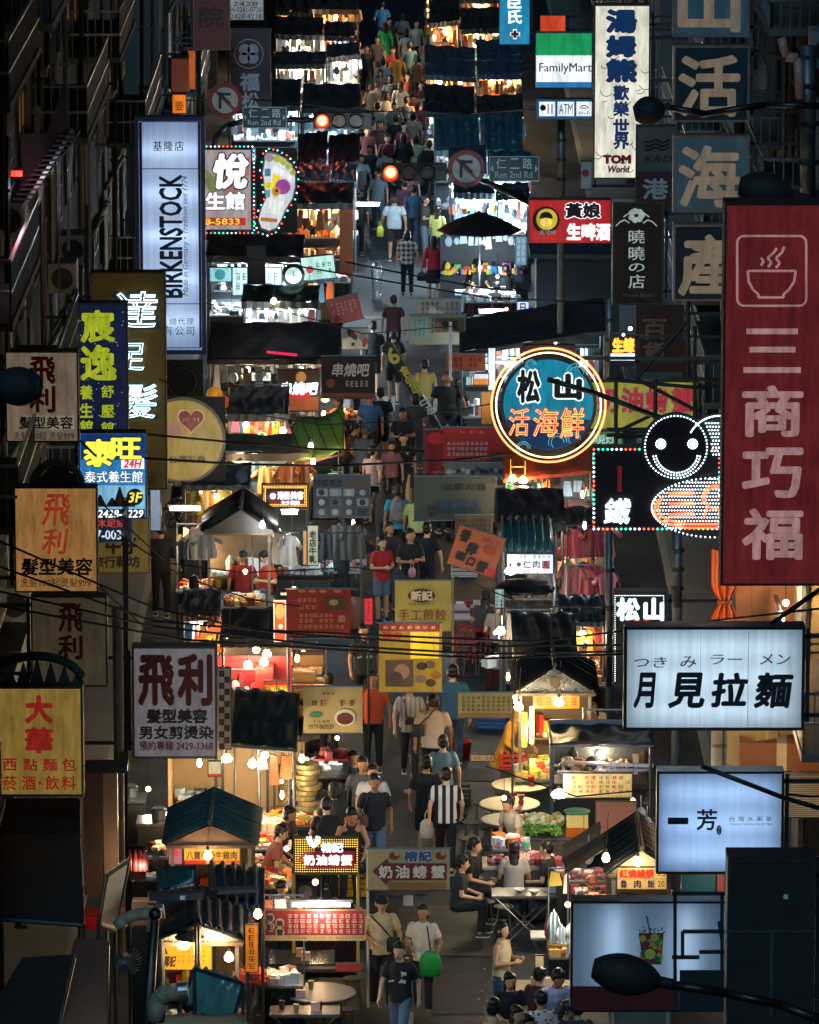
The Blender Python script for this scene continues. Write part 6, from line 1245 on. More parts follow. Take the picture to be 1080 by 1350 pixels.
    s=lit_menu('narrow yellow upright sign right of the red price board',(357,552,370,584),113.8,E('#e8d23a',.9));s.scrib((360,555,367,582),1,5,INK,.002,3)
    bulb(373,568,113,'round bulb right of the narrow yellow sign',40,.07,WW);bulb(429,526,118,'square bright lamp beside the skewer board',34,.08,WW);bulb(427,546,117.8,'lower small lamp beside the skewer board',16,.05,WW);bulb(287,562,113.4,'orange fruit lamp at the left of the red price board',24,.05)
    v=at(392,500,118);
    for i,(px,py,c) in enumerate(((292,530,'#c83a22'),(300,590,'#c8482a'),(283,520,'#d88a2a'))):
        v=at(px,py,116-i);o=thing('paper_lantern',('red round paper lantern under the big black awning','orange red lantern by the long white tube','small amber lantern hanging at the awning corner')[i],'lantern',v);MB().lathe([(.05,-.16),(.15,-.08),(.17,0),(.15,.08),(.05,.16)],E(c,.5),n=14).build('lantern_body',o,smooth=True);MB().tube((0,0,.16),(0,0,.4),.006,BLACK,4).build('cord',o)
    # green lit awning
    g0=on(385,612,2.15);r=thing('green_awning','small lime green awning lit from above beside the clothes stall','awning',(g0.x,g0.y,0));w=at(452,600,g0.y).x-g0.x
    MB().sheet(lambda u,v:(u*w,v*1.6,2.15+.25*u+.55*v+.05*math.sin(u*8)),12,6,P('#7f9a3a',.6,.3)).build('awning_cloth',r,smooth=True);MB().path([(0,0,2.1),(w,0,2.35),(w,1.6,2.9),(0,1.6,2.65),(0,0,2.1)],.025,P('#7a3a34'),5).build('frame_tube',r)
    for k in range(5):MB().tube((w*k/4-.1,1.4,2.75+.05*k),(w*k/4+.2,.1,2.3+.05*k),.015,P('#5a3a30'),4).build('brace',r)
    for x in(0,w):MB().tube((x,0,0),(x,0,2.1),.02,GAL,5).build('post',r)
    bulb(410,588,g0.y-.5,'bulb shining on the lime green awning',45,.05,WW);bulb(366,600,110,'elongated bright lamp left of the lime green awning',30,.06,WW);bulb(413,609,109,'white lamp under the lime green awning',22,.045,WW)
    # clothes stall with long white tube
    canopy('wide clothes stall with floral dresses under one long white tube',238,408,598,1.5,.1,P('#5a4c3a',.6,.3),'clothes',light=(WW,60),seed=55,nl=1,kind='none',counter=False);YC=on(300,598,2.35).y
    tubelight(290,345,601,YC+.1,'long warm white tube over the floral dresses',95,WW,'#fff0d4',9,3);tubelight(224,264,671,YC-6,'thin white tube at the lower left of the floral dresses',30,WW)
    FL=[pattern('flowers','#24202a','#b8a894',1.0),pattern('flowers','#3a3030','#c8b8a0',.8),pattern('flowers','#c8b080','#3a2a2a',1.1),pattern('flowers','#1c1c26','#9a8a9a',1.2)]
    x0,x1=xat(250,YC),xat(342,YC);garments(x0,x1,YC+.2,2.12,.24,'floral dress hanging under the long white tube','clothes','floral dresses under the long white tube',3,.2,FL);garments(xat(232,YC),xat(335,YC),YC-.15,1.5,.24,'floral garment in the lower row under the long white tube','clothes','lower row of floral garments',4,.2,FL)
    garments(xat(350,YC),xat(410,YC),YC+.2,2.12,.2,'plain hanging garment above the gold LED sign','warm','plain garments above the gold LED sign',5,.3)
    s=Sign('led_sign','gold framed LED sign with glowing white characters among the clothes','led sign',(345,638,407,672),105,P('#1a0c0a'),P('#7a4a1c'),1.5,.12);s.dots([(348+k*2,641+j*2) for k in range(29) for j in range(14) if k<2 or k>26 or j<2 or j>11],.011,E('#ffb84a',2.6),0);s.poly([(351,655),(358,647),(400,647),(400,664),(358,664)][::-1],E('#7a121a',.5),.001);s.disc((360,654),4,E('#eef2ff',1.6),.004);s.text('港髮美容',(366,648,400,658),E('#f4f6ff',2),.006,bold=.03);s.text('女子服飾',(371,660,395,665),E('#f4f6ff',2),.006,bold=.03)
    s=banner('air conditioned eatery poster 冷氣開放 with a grid of food photos',(413,627,489,682),106,P('#4c4a46',.8));s.text('冷氣開放',(415,632,452,641),INK,bold=.02);s.scrib((455,632,486,640),4,1,P('#7a2a26'),.002,2);q=random.Random(12)
    for i in range(4):
        for j in range(3):s.patch((417+i*18,644+j*13,432+i*18,654+j*13),P(q.choice(['#6a6a6e','#2a3036','#54504c','#7c7f84','#3a3a40'])),.002+.0001*i,'photo_print');s.disc((424+i*18,649+j*13),4,P(q.choice(['#8f8a84','#1c1e22','#a89a8a'])),.005)
    gable('small striped corrugated gable stall by the clothes on the left',268,362,700,318,2.3,.42,1.7,P('#2f2622',.45,.4,.2),P('#5a5048'),'bright',seed=9,counter=True);Y5=on(268,700,2.3).y
    bulb(346,692,Y5-.2,'small cold spotlight at the right corner of the striped gable roof',46,.05,CB_,hexc='#e6f4ff');tubelight(372,392,676,Y5+.6,'short cold lamp pair under the gold LED sign',60)
    garments(xat(246,Y5+1),xat(282,Y5+1),Y5+1,2.15,.2,'long pale shirt hanging left of the striped gable','clothes','long shirts left of the striped gable',6,.2);garments(xat(368,Y5),xat(410,Y5),Y5+.3,2.2,.17,'shirt on the rail right of the striped gable','clothes','shirts on the rail right of the striped gable',7,.5);garments(xat(432,Y5+1),xat(478,Y5+1),Y5+1,2.15,.26,'dark trousers or shirt hanging under the food photo poster','dark','dark garments under the food photo poster',8,.2)
    r=thing('clothes_rail','steel clothes rail right of the striped gable stall','clothes rail',(xat(390,Y5),Y5+.3,0));MB().tube((-.8,0,2.2),(1.2,0,2.2),.018,STEEL,6).build('rail',r)
    for x in(-.8,1.2):MB().tube((x,0,0),(x,0,2.2),.018,STEEL,6).build('upright',r)
    s=lit_menu('narrow upright white sign with green characters among the shirts',(405,692,420,746),101,E('#b8c4b4',.55));s.text('老店牛軋',(408,700,417,742),P('#1a5a32'),.003,vert=True,bold=.04);s.patch((400,700,404,744),E('#e89a5a',.6),.001)
    # steel counters with white wares
    for i,(px0,px1,py,lab,pal) in enumerate(((288,360,752,'steel counter with silver trays behind the two red stall keepers','bright'),(362,437,758,'dark topped counter in front of the hanging shirts','bright'),(436,478,752,'long cluttered counter with a kettle beside the walkway','bright'))):
        v0=on(px0,py,.95);x1=at(px1,py,v0.y).x;w=x1-v0.x;r=thing('counter_table',lab,'counter',((v0.x+x1)/2,v0.y,0));MB().box(0,.3,.92,w,.7,.05,P('#1d2a30' if i==1 else '#9aa0a2',.3,.3,.5)).build('counter_top',r);MB().box(0,.3,.44,w-.1,.6,.88,P('#2c3236')).build('cabinet',r)
        for a in(-1,1):MB().tube((a*(w/2-.04),0,0),(a*(w/2-.04),0,.92),.02,GAL,5).build('leg',r)
        q=random.Random(i+30);goods(r,-w/2,w/2,.0,.6,.95,pal,q,50,.22);bulb((px0+px1)/2+9,py-62,v0.y+.2,'cold lamp over the '+' '.join(lab.split()[:8]),(60,34,22)[i],.03,CB_,hexc='#e6f4ff')
    for i,(px,py) in enumerate(((300,738),(318,733),(331,742),(345,734),(296,747))):
        v=on(px,py,1.02);r=tag(MB().lathe([(.05,0),(.2,.03),(.22,.04),(.19,.035),(.04,.012)],P('#c8ccce',.2,.2,.8),n=20).build('steel_tray',loc=v,smooth=True),('leftmost','second from left','nearest centre','rightmost','front')[i]+' round steel tray behind the red stall keepers','tray','round steel trays behind the red stall keepers')
    v=on(398,748,1.1);o=tag(MB().box(0,0,.12,.3,.2,.24,P('#a8b4bc')).box(0,0,.25,.1,.08,.02,BLACK).build('appliance',loc=v),'boxy pale appliance standing in front of the shirts','appliance')
    # red banner stall
    s=banner('large red banner with rows of cream characters and a small photo',(378,777,462,841),92,P('#8a1c20',.7));CR=P('#b8884a')
    for y,a,b in((788,392,418),(797,394,418),(808,394,440),(815,394,440),(823,392,455),(833,392,455)):s.scrib((a,y,b,y+6),int((b-a)/6.5),1,CR,0,y,.85)
    s.patch((428,787,456,804),P('#3a2a20'),.003);s.disc((440,794),6,P('#a8824a'),.004,ry=4);s.patch((446,811,455,820),P('#a8724a'),.003)
    for x in(398,412,426,445):s.disc((x,779),5,P('#b07a3a'),.003,ry=2)
    s=banner('thin blue strip banner hanging under the large red banner',(386,843,446,852),91.9,P('#22304c'));s.scrib((392,845,420,850),5,1,P('#9aa0b8'),0,2)
    s=lit_menu('glowing orange red picture panel edged in white left of the red banner',(361,792,377,846),92.5,E('#d8481c',.85),frame=E('#ffd8b0',1.6),fr=1.2);s.disc((369,806),6,E('#ff9a4a',1),.002,ry=10);s.disc((370,826),3,E('#ffe0b0',1.2),.002)
    tubelight(384,388,800,92.2,'short bright lamp leaning on the edge of the red banner',24,WB,'#ffd8a8',12,26)
    s=lit_menu('bright red upright paper strip above the man in the dark grey tee',(480,788,492,824),93,E('#d82430',.75));s.scrib((483,792,489,820),1,5,P('#7a0a12'),.002,2);MB().tube((0,.03,s.h),(0,.03,-at(486,824,93).z),.02,IRON,6).build('post',s.root)
    # bulbs and red stall
    canopy('open red walled stall with four bare bulbs behind the white salon sign',290,384,842,1.7,.15,P('#2a2322',.6),'food',light=(WB,30),seed=61,nl=1,kind='none',counter=False)
    YR=on(290,842,2.35).y
    for px,py,lab,pw in((302,846,'leftmost bare bulb of the open red walled stall',60),(327,877,'wide bright lamp in the middle of the red walled stall',60),(352,862,'upper of two touching bulbs in the red walled stall',45),(348,873,'lower of two touching bulbs in the red walled stall',45)):bulb(px,py,YR+.3,lab,pw,.075,WW,hexc='#ffe6b8')
    r=thing('red_partition','bright red partition boards of the bulb lit stall','partition',(xat(340,YR),YR+.9,0));MB().box(-.1,0,1.2,1.3,.05,1.3,P('#a8201e',.5)).build('board',r);MB().box(.1,-.3,1.0,.3,.5,1.5,P('#c02a24',.5)).build('board',r);MB().box(-.45,-.04,1.0,.4,.03,.9,P('#2a2424')).build('glass_panel',r);q=random.Random(9);hanging(r,-.6,.0,-.2,1.6,'pink',q,drop=.5)
    s=lit_menu('glowing yellow and red food picture board in the red walled stall',(348,897,380,925),YR+.2,E('#d8862a',.8));s.patch((348,897,380,903),E('#c8321c',.8),.002);s.patch((348,918,380,925),E('#c8321c',.8),.002)
    for k in range(10):s.disc((350+k*3,907+(k*5)%7),2.4,E('#e8d24a',.9) if k%2 else P('#6a6a1a'),.003)
    tubelight(360,370,929,YR,'short white lamp under the food picture board',30,WW)
    # orange cloth valance
    a=at(236,866,95);r=thing('orange_cloth','orange yellow patterned cloth sloping down above the white salon sign','cloth',a);d=[at(*p,95)-a for p in((232,858),(300,812),(304,862),(258,858))];m=MB();m.add([v+Vector((0,y,0)) for y in(0,.02) for v in d],[(3,2,1,0),(4,5,6,7),(0,1,5,4),(1,2,6,5),(2,3,7,6),(3,0,4,7)],P('#b8581c',.6,.3));m.build('cloth_panel',r);q=random.Random(5);mm=MB()
    for k in range(12):t=k/12;c=d[0].lerp(d[1],t).lerp(d[3].lerp(d[2],t),.5);mm.box(c.x,-.01,c.z,.09,.006,.16+.1*t,P('#d8b03a'),ry=q.uniform(-.4,.4))
    mm.build('printed_pattern',r,stuff=True);lamp(r,(.6,-.6,.3),18,WB)
    # shelf of wooden trays
    r=thing('shelf_rack','rack of wooden trays and cartons lit warm under the red banner','rack',(xat(406,95),95,0))
    for k in range(5):MB().box(0,0,.55+k*.3,.62,.4,.03,WOOD).build('shelf',r)
    q=random.Random(77)
    for k in range(4):MB().box(q.uniform(-.1,.1),-.08,.66+k*.3,.4,.28,.17,CARD).build('carton',r)
    for a in(-.31,.31):MB().box(a,0,1.0,.03,.4,2.0,GAL).build('upright',r)
    bulb(392,868,94.4,'warm bulb in front of the wooden tray rack',26,.04);s=lit_menu('checkered black and white strip post right of the white salon sign',(287,880,305,988),86,P('#8c8a88'));
    for k in range(13):s.patch((289+(k%2)*7,884+k*8,296+(k%2)*7,892+k*8),P('#1c1818'),.002)
    s=banner('yellow paper banner with phone number and a dish picture',(400,906,478,966),87,P('#a8935c'));s.scrib((425,911,442,917),3,1,P('#6a2a1c'),0,2);s.scrib((408,921,470,932),5,1,P('#5a3a2a'),0,3);s.disc((417,942),9,P('#2a6a4a'),.003,ry=4);s.text('0977-067529',(407,955,440,961),INK,bold=.01);s.disc((455,946),14,P('#c8c0ac'),.003,ry=11);s.disc((455,947),11,P('#5a2018'),.005,ry=8);s.scrib((412,948,436,953),4,1,INK,0,9)
def lower_left():
    # green tarp roof and cream booth
    r,Y=canopy('dark green tarpaulin stall roof over the cream lit booth',305,392,980,2.3,.35,TARP('#152a28','#4a5c60'),'food',light=(WW,20),seed=71,nl=1,kind='none',counter=False,backwall=False,pe2=988,valance=.05)
    r=thing('cream_booth','large cream walled booth lit by bulbs under the green tarpaulin','booth',(xat(312,86.6),86.6,0));CW=P('#b3946a',.7,.25,scale=1)
    MB().box(0,1.0,1.05,2.1,.05,1.7,CW).build('rear_wall',r);MB().box(-1.05,.5,1.05,.05,1.0,1.7,CW).build('side_wall',r);MB().box(.9,.3,.8,1.0,.5,.05,STEEL).build('shelf',r);MB().box(.9,.3,.4,1.0,.5,.75,P('#6a625a')).build('cabinet',r)
    MB().box(-.55,.6,.55,.8,.5,1.1,P('#8a6440',.7)).build('wood_crate',r);q=random.Random(3);goods(r,.45,1.4,.1,.5,.83,'food',q,36,.18);goods(r,-.95,-.2,.4,.8,1.1,'bright',q,16,.16)
    for px,py,lab,pw,rr in((299,1000,'largest bulb hanging in the cream walled booth',75,.085),(333,1007,'right oval bulb in the cream walled booth',60,.07),(263,1006,'small tilted lamp at the left of the cream booth',25,.04)):bulb(px,py,86.3,lab,pw,rr,WW,hexc='#ffe6b8')
    for i,px in enumerate((285,294,353,362)):v=on(px,1066,1.0);o=thing('booth_post',('first','second','third','fourth')[i]+' black post from the left before the cream booth','post',(v.x,v.y,0));MB().box(0,0,1.15,.045,.045,2.3,BLACK).build('shaft',o);MB().box(0,0,.03,.1,.1,.05,IRON).build('foot',o)
    s=lit_menu('small hanging lit box sign with a red edge in front of the cream booth',(274,1003,292,1024),86.2,E('#cfc49a',.8));s.patch((274,1020,292,1024),E('#c8321c',.8),.002)
    r=thing('basket_stack','stack of silver steamer baskets lit yellow beside the cream booth','baskets',(xat(405,87,1),87,0));
    for k in range(9):MB().lathe([(.19,0),(.2,.02),(.2,.075),(.18,.08)],P('#c8b880',.3,.3,.6),(.04*math.sin(k*2),0,.95+k*.085),20).build('basket',r)
    for k in range(8):MB().lathe([(.13,0),(.14,.06),(.12,.065)],P('#c8b880',.3,.3,.6),(-.33,.1,1.05+k*.075),16).build('basket',r)
    MB().box(-.1,0,.47,.95,.5,.94,P('#54565a',.4,.3,.5)).build('cart',r);bulb(398,1000,86.4,'bare bulb over the steamer baskets',30,.045)
    r=thing('pink_shelf','small red shelf with pink plastic wrapped goods under the phone number banner','shelf',(xat(437,88),88,0));MB().box(0,0,1.55,.55,.4,.03,P('#9a2a30')).build('shelf',r);MB().box(0,0,1.25,.55,.4,.03,P('#2a2c30')).build('shelf',r);q=random.Random(4);goods(r,-.22,.22,-.15,.15,1.57,'pink',q,16,.16)
    for a in(-.26,.26):MB().box(a,0,.8,.03,.3,1.6,IRON).build('upright',r)
    # grill counter of crab stall
    r=thing('grill_counter','long seafood grill counter behind the LED crab sign','counter',(xat(410,86),86.4,0));MB().box(0,.2,.85,1.6,.8,.06,P('#4a4c50',.35,.3,.6)).build('grill_top',r);MB().box(0,.2,.42,1.5,.7,.8,P('#26292c')).build('grill_body',r);q=random.Random(6);goods(r,-.75,.75,-.1,.55,.88,'food',q,80,.1);MB().box(.1,.55,1.1,.9,.03,.35,P('#1c262c',.2)).build('splash_guard',r);bulb(372,1048,86.2,'warm bulb over the left end of the seafood grill',20,.03)
    s=Sign('led_sign','gold LED sign with white characters 奶油螃蟹 and a red arrow panel','led sign',(387,1104,473,1153),79.5,P('#2a1a0a'),P('#8a6a2a'),1.5,.12,arms=0);s.dots([(390+k*3,1107+j*3) for k in range(28) for j in range(15) if not(8<k*1+0<27 and 3<j<11)],.010,E('#ffc24a',2.4),0);s.poly([(392,1133),(404,1122),(468,1122),(468,1144),(404,1144)][::-1],E('#8f1216',.6),.003);s.text('奶油螃蟹',(401,1127,464,1140),E('#f4f8ff',1.6),.008,bold=.05,space=1.15);s.text('榕記',(424,1111,452,1123),E('#e8f2ff',1.8),.008,bold=.05);s.tubes([[(405,1103),(408,1112),(414,1116),(420,1111),(421,1103)],[(409,1102),(411,1110),(414,1112),(417,1108),(418,1102)]],.014,E('#e8f2ff',4),.02,'neon_claws')
    for px in(387,472):v=at(px,1153,79.55)-s.root.location;MB().tube((v.x,.05,0),(v.x,.05,-s.o.z),.025,P('#b89a4a',.4),6).build('post',s.root)
    s=banner('yellow banner 榕記 奶油螃蟹 with a red arrow and crab claws',(485,1120,593,1173),79.2,P('#a3986a',.7));s.poly([(491,1148),(511,1131),(511,1138),(589,1138),(589,1160),(511,1160),(511,1168)][::-1],P('#6a161a'),.004)
    for i,(st,x) in enumerate((('奶',500),('油',522),('螃',545),('蟹',569))):s.otext(st,(x,1141,x+17,1157),P('#cfc4b4'),P('#1c1214'),bold=.04,ob=.06,dy=.004)
    s.otext('榕記',(533,1122,569,1135),P('#2a4a7a'),P('#c8c8c0'),bold=.05,ob=.08,space=1.1)
    for x in(520,581):s.disc((x,1128),7,P('#7a1e1a'),.003,ry=5);s.disc((x+3,1125),3,P('#a3986a'),.005)
    s.patch((512,1163,589,1172),P('#7d6034'),.003);v=at(485,1173,79.2)-s.root.location;MB().tube((v.x,.05,s.h+.02),(v.x,.05,-s.o.z),.02,P('#c8c4ba'),6).build('post',s.root)
    # red menu
    s=lit_menu('long red menu board with thirteen columns of cream characters',(349,1199,482,1240),76.5,P('#8f1f1c',.6),frame=P('#b09060'));s.patch((349,1233,482,1240),P('#b89a64'),.002);s.scrib((378,1204,480,1231),12,4,P('#c8a488'),.001,21,.8);s.scrib((380,1234,480,1238),24,1,P('#5a4428'),.003,5)
    for st,x,y in(('榕',356,1210),('記',356,1222),('美',369,1217),('蟹',369,1229)):s.disc((x,y),6.2,P('#b89a74'),.002);s.text(st,(x-4,y-4,x+4,y+4),INK,.006,bold=.03)
    tubelight(385,462,1193,76.4,'thin pinkish tube along the top of the red menu board',26,(1,.85,.8),'#ffe0dc',3)
    # gable stalls
    r,Y=gable('teal corrugated gable stall with yellow lit signboard and one bulb',218,338,1112,277,2.3,.30,1.9,TEALC,P('#8a6c54',.7),'food',seed=4)
    s=lit_menu('yellow lit signboard 八寶冬粉 牛雞肉 under the teal gable',(242,1114,317,1140),Y+.25,E('#e0a23a',.8));s.text('八寶冬粉牛雞肉',(246,1122,312,1133),P('#3a1c0c'),.004,bold=.02);s.scrib((258,1116,300,1120),8,1,P('#7a3a14'),.003,2);s.patch((243,1134,272,1139),E('#c8321c',.7),.003);s.patch((278,1134,316,1138),E('#d8541c',.7),.0035)
    bulb(274,1128,Y-.12,'bulb hanging in front of the yellow signboard of the teal gable',42,.06);s=lit_menu('pink lit poster left of the yellow signboard',(222,1116,241,1140),Y+.2,E('#c8788a',.6));s.disc((231,1124),5,E('#d8404a',.8),.002)
    # dark stacked roofs
    def slope(lab,pts,zs,mat,cat='roof',name='roof_panel',corr=False):
        P4=[on(px,py,z) for(px,py),z in zip(pts,zs)];c=sum(P4,Vector())/4;r=thing(name,lab,cat,(c.x,c.y,0));vs=[p-Vector((c.x,c.y,0)) for p in P4]
        m=MB();n=60 if corr else 6;w=(vs[1]-vs[0]).length;per=max(5,int(w/.14))
        def fn(u,v):p=vs[0].lerp(vs[1],u).lerp(vs[3].lerp(vs[2],u),v);return p+Vector((0,0,.038*math.sin(u*per*2*math.pi) if corr else.01*math.sin(u*9+v*5)))
        m.sheet(fn,per*6 if corr else 8,3,mat,.01);m.build('sheet_surface',r,smooth=True);f=MB()
        for a,b in((0,1),(1,2),(2,3),(3,0)):f.tube(vs[a]-Vector((0,0,.05)),vs[b]-Vector((0,0,.05)),.025,IRON,5)
        for k in range(4):f.tube(vs[k]-Vector((0,0,.05)),(vs[k].x,vs[k].y,0),.025,IRON,5)
        f.build('support_frame',r);return r
    DR=P('#232b30',.45,.4,.2);slope('dark navy corrugated roof panel with a plank lying on it',[(282,1196),(346,1196),(347,1142),(276,1136)],(2.45,2.35,2.5,2.6),P('#22394a',.4,.4,.3),corr=True)
    slope('black fabric roof panel above the lit noodle stall',[(212,1232),(262,1212),(262,1172),(212,1175)],(2.35,2.65,2.75,2.4),P('#15181b',.6));slope('dark corrugated right half roof of the lit noodle stall',[(258,1212),(326,1236),(326,1196),(256,1180)],(2.7,2.35,2.4,2.75),DR,corr=True);slope('green and blue striped plastic sheet folded on the roofs',[(208,1172),(260,1164),(258,1140),(208,1144)],(2.5,2.55,2.8,2.6),P('#1c4a4a',.35,.4))
    v=on(312,1176,2.6);tag(MB().box(0,0,.03,.55,.2,.05,P('#4a4e52',.6),rz=.15).build('plank',loc=v),'grey plank lying on the navy corrugated roof','plank');v=on(232,1186,2.75);tag(MB().box(0,0,.06,.75,.16,.1,P('#33373c',.5),rz=.1).box(.1,-.085,.05,.08,.005,.06,WHITE).build('rolled_banner',loc=v),'rolled grey banner with a white label lying on the roofs','banner')
    for px,py,w_,lab in((222,1196,.6,'brown carton with tape beneath the folded plastic sheet'),(200,1188,.55,'upper brown carton beside the red box at the left stall')):v=on(px,py,2.0);o=thing('cardboard_box',lab,'box',(v.x,v.y,1.7));MB().box(0,0,.15,w_,.4,.3,CARD).build('carton_body',o);MB().box(0,0,.303,w_,.06,.004,P('#c8b890')).build('tape',o);MB().box(0,0,-.87,w_,.4,1.7,P('#2c2824')).build('stand',o)
    # lit noodle stall (second gable)
    r,Y=gable('noodle stall with foil gable and yellow lit sign, lower left',205,322,1240,262,2.25,.30,1.5,P('#1c2024',.5,.4,.2),P('#5a5248'),'food',seed=6,gfoil=True)
    s=lit_menu('yellow lit signboard with black brushed characters under the foil gable',(210,1246,280,1279),Y+.2,E('#e09a24',.8));s.text('鄭記',(216,1260,232,1274),P('#20140a'),.003,bold=.04,shear=.2);s.scrib((232,1251,272,1270),6,3,P('#8a4a12'),.003,3,.6);s.poly([(214,1258),(218,1247),(222,1258)][::-1],P('#3a2a0c'),.003)
    bulb(242,1246,Y-.15,'bright reflector bulb under the foil gable',60,.09,WB);bulb(302,1262,Y+.1,'bulb in the right half of the noodle stall',50,.065,WB);tubelight(285,287,1232,Y-.1,'slim upright glowing lamp at the right corner of the noodle stall',30,WB,'#ffdca0',8,-1);bulb(340,1205,Y-.3,'small warm bulb beside the red menu board',24,.055,WW)
    MB().lathe([(.2,-.02),(.21,0),(.06,.1)],P('#6a6a66',.3,.3,.8),tuple(at(250,1235,Y-.12)-r.location),20).build('lamp_reflector',r)
    s=lit_menu('narrow orange upright menu at the right corner of the noodle stall',(323,1218,341,1282),Y-.3,E('#d87a1c',.7));s.scrib((326,1222,338,1278),1,6,P('#7a1c0c'),.003,4,.8)
    o=thing('plastic_basket','orange red plastic basket on the counter right of the noodle stall','basket',on(332,1296,.95));
    for k in range(3):MB().lathe([(.20,0),(.21,.012),(.20,.03)],P('#c8381c',.4),(0,0,.02+k*.07),20).build('basket_ring',o)
    for k in range(12):MB().box(.2*math.cos(k*.524),.2*math.sin(k*.524),.09,.02,.01,.2,P('#c8381c',.4),rz=k*.524).build('basket_stave',o)
    r=slope('bright teal corrugated sheet tilted in front of the noodle stall',[(236,1330),(306,1347),(320,1292),(256,1272)],(2.15,1.95,2.5,2.75),P('#4f8682',.4,.45,.3),corr=True);lamp(r,(.1,-1.6,3.5),12,(.8,.9,1))
    slope('tan folded board edge at the bottom left of the teal sheet',[(205,1352),(330,1352),(318,1336),(210,1338)],(2.0,2.0,2.1,2.1),P('#8a7256',.7))
    # fans and small items
    for px,py,Y_,lab in((205,1128,80,'black caged fan beside the pink bottles'),(168,1266,74,'dim caged fan hanging below the red box')):
        v=at(px,py,Y_);o=thing('caged_fan',lab,'fan',v);m=MB()
        for k in range(24):a=k*math.pi/12;m.path([(0,-.1,0),(.14*math.cos(a),-.09,.14*math.sin(a)),(.2*math.cos(a),0,.2*math.sin(a))],.004,GAL,3)
        m.build('cage',o);b=MB()
        for k in range(3):a=k*2.09;b.prism([(0,0),(.15*math.cos(a),.15*math.sin(a)),(.15*math.cos(a+.9),.15*math.sin(a+.9))],-.03,-.02,BLACK)
        b.build('blades',o);MB().tube((0,-.04,0),(0,.12,0),.06,BLACK,12).build('motor',o)
    v=at(128,1222,78);o=thing('red_box','glossy red plastic box at the foot of the narrow teal awning','box',v);MB().box(.1,.1,.08,.55,.35,.2,P('#b81c22',.4)).build('box_body',o);MB().box(.1,.1,.2,.58,.38,.03,P('#8a1418',.4)).build('lid',o);lamp(o,(0.2,-.5,.5),5,(1,.6,.5))
    s=lit_menu('group of pink lit bottles and labels left of the black fan',(168,1115,192,1160),81,P('#3a1a1e'));lamp(s.root,(.1,-.5,.3),9,WB)
    for k in range(4):o=tag(MB().lathe([(.05,0),(.055,.2),(.02,.27),(.02,.31)],P('#a83a44',.3),n=12).build('bottle',loc=at(171+k*7,1148,80.6),smooth=True),('first','second','third','fourth')[k]+' pink bottle from the left in the row by the black fan','bottle','pink bottles left of the black fan')
    v=on(186,1160,1.0);r=thing('snack_tray','wide tray of pale snacks beside the brown cartons','tray',v);MB().box(0,0,.02,.6,.35,.03,STEEL).build('tray_base',r);q=random.Random(5);goods(r,-.28,.28,-.15,.15,.03,'bright',q,60,.07);MB().box(0,0,-.5,.6,.35,1.0,P('#2c2c2c')).build('stand',r)
    for k,(px,py,lab) in enumerate(((168,1030,'tall dark steel kettle cabinet left of the cream booth'),(206,1060,'squat dark steel drum cabinet above the teal gable'))):v=on(px,py+40,1.0);o=thing('steel_cabinet',lab,'cabinet',(v.x,v.y,0));MB().box(0,0,.6,.55,.5,1.2,P('#4c4f50',.35,.35,.7)).build('cabinet_body',o);MB().box(0,0,1.22,.6,.55,.04,P('#77777a',.3,.3,.8)).build('top_plate',o);MB().lathe([(.12,0),(.13,.15),(.1,.18)],STEEL,(.05,0,1.25),16).build('pot',o)
    # plates and food between the stalls
    v=on(350,1145,.95);r=thing('food_counter','steel counter crowded with food trays left of the gold LED crab sign','counter',v);r.location.z=0;MB().box(0,0,.93,.75,1.2,.04,P('#8a8c8c',.25,.3,.8)).build('counter_top',r);MB().box(0,0,.45,.7,1.1,.9,P('#3c3c3e')).build('counter_body',r);q=random.Random(8);goods(r,-.33,.33,-.55,.55,.96,'food',q,90,.1);lamp(r,(-.3,-.2,1.9),16,WW)
    # tables at the bottom
    table('square dark glass folding table under the red menu board',398,1262,.95,.75,mat=P('#2c3c40',.15,.2),seed=3);table('round metal rimmed table with drinks at the bottom left',422,1308,1.0,rnd_=True,mat=P('#7a7474',.35),seed=4);table('steel rectangular table nearest the bottom edge',402,1332,.98,.45,mat=P('#8a8078',.3,.3,.5),seed=6)
    v=on(432,1284,.6);o=tag(MB().box(0,0,.1,1.1,.35,.05,P('#3a3436')).box(.3,-.18,.15,.35,.01,.12,P('#a83a30')).build('bench_board',loc=v),'dark bench with a small red label near the bottom left tables','bench')
    for i,(px,py) in enumerate(((372,1338),(460,1330),(465,1290),(350,1290))):v=on(px,py,.45);stool('chromed stool with dark seat, '+('nearest the left','at the right of the steel table','right of the round table','left of the dark glass table')[i]+', bottom left',v.x,v.y,P('#2a2c30'),'stools around the bottom left tables')
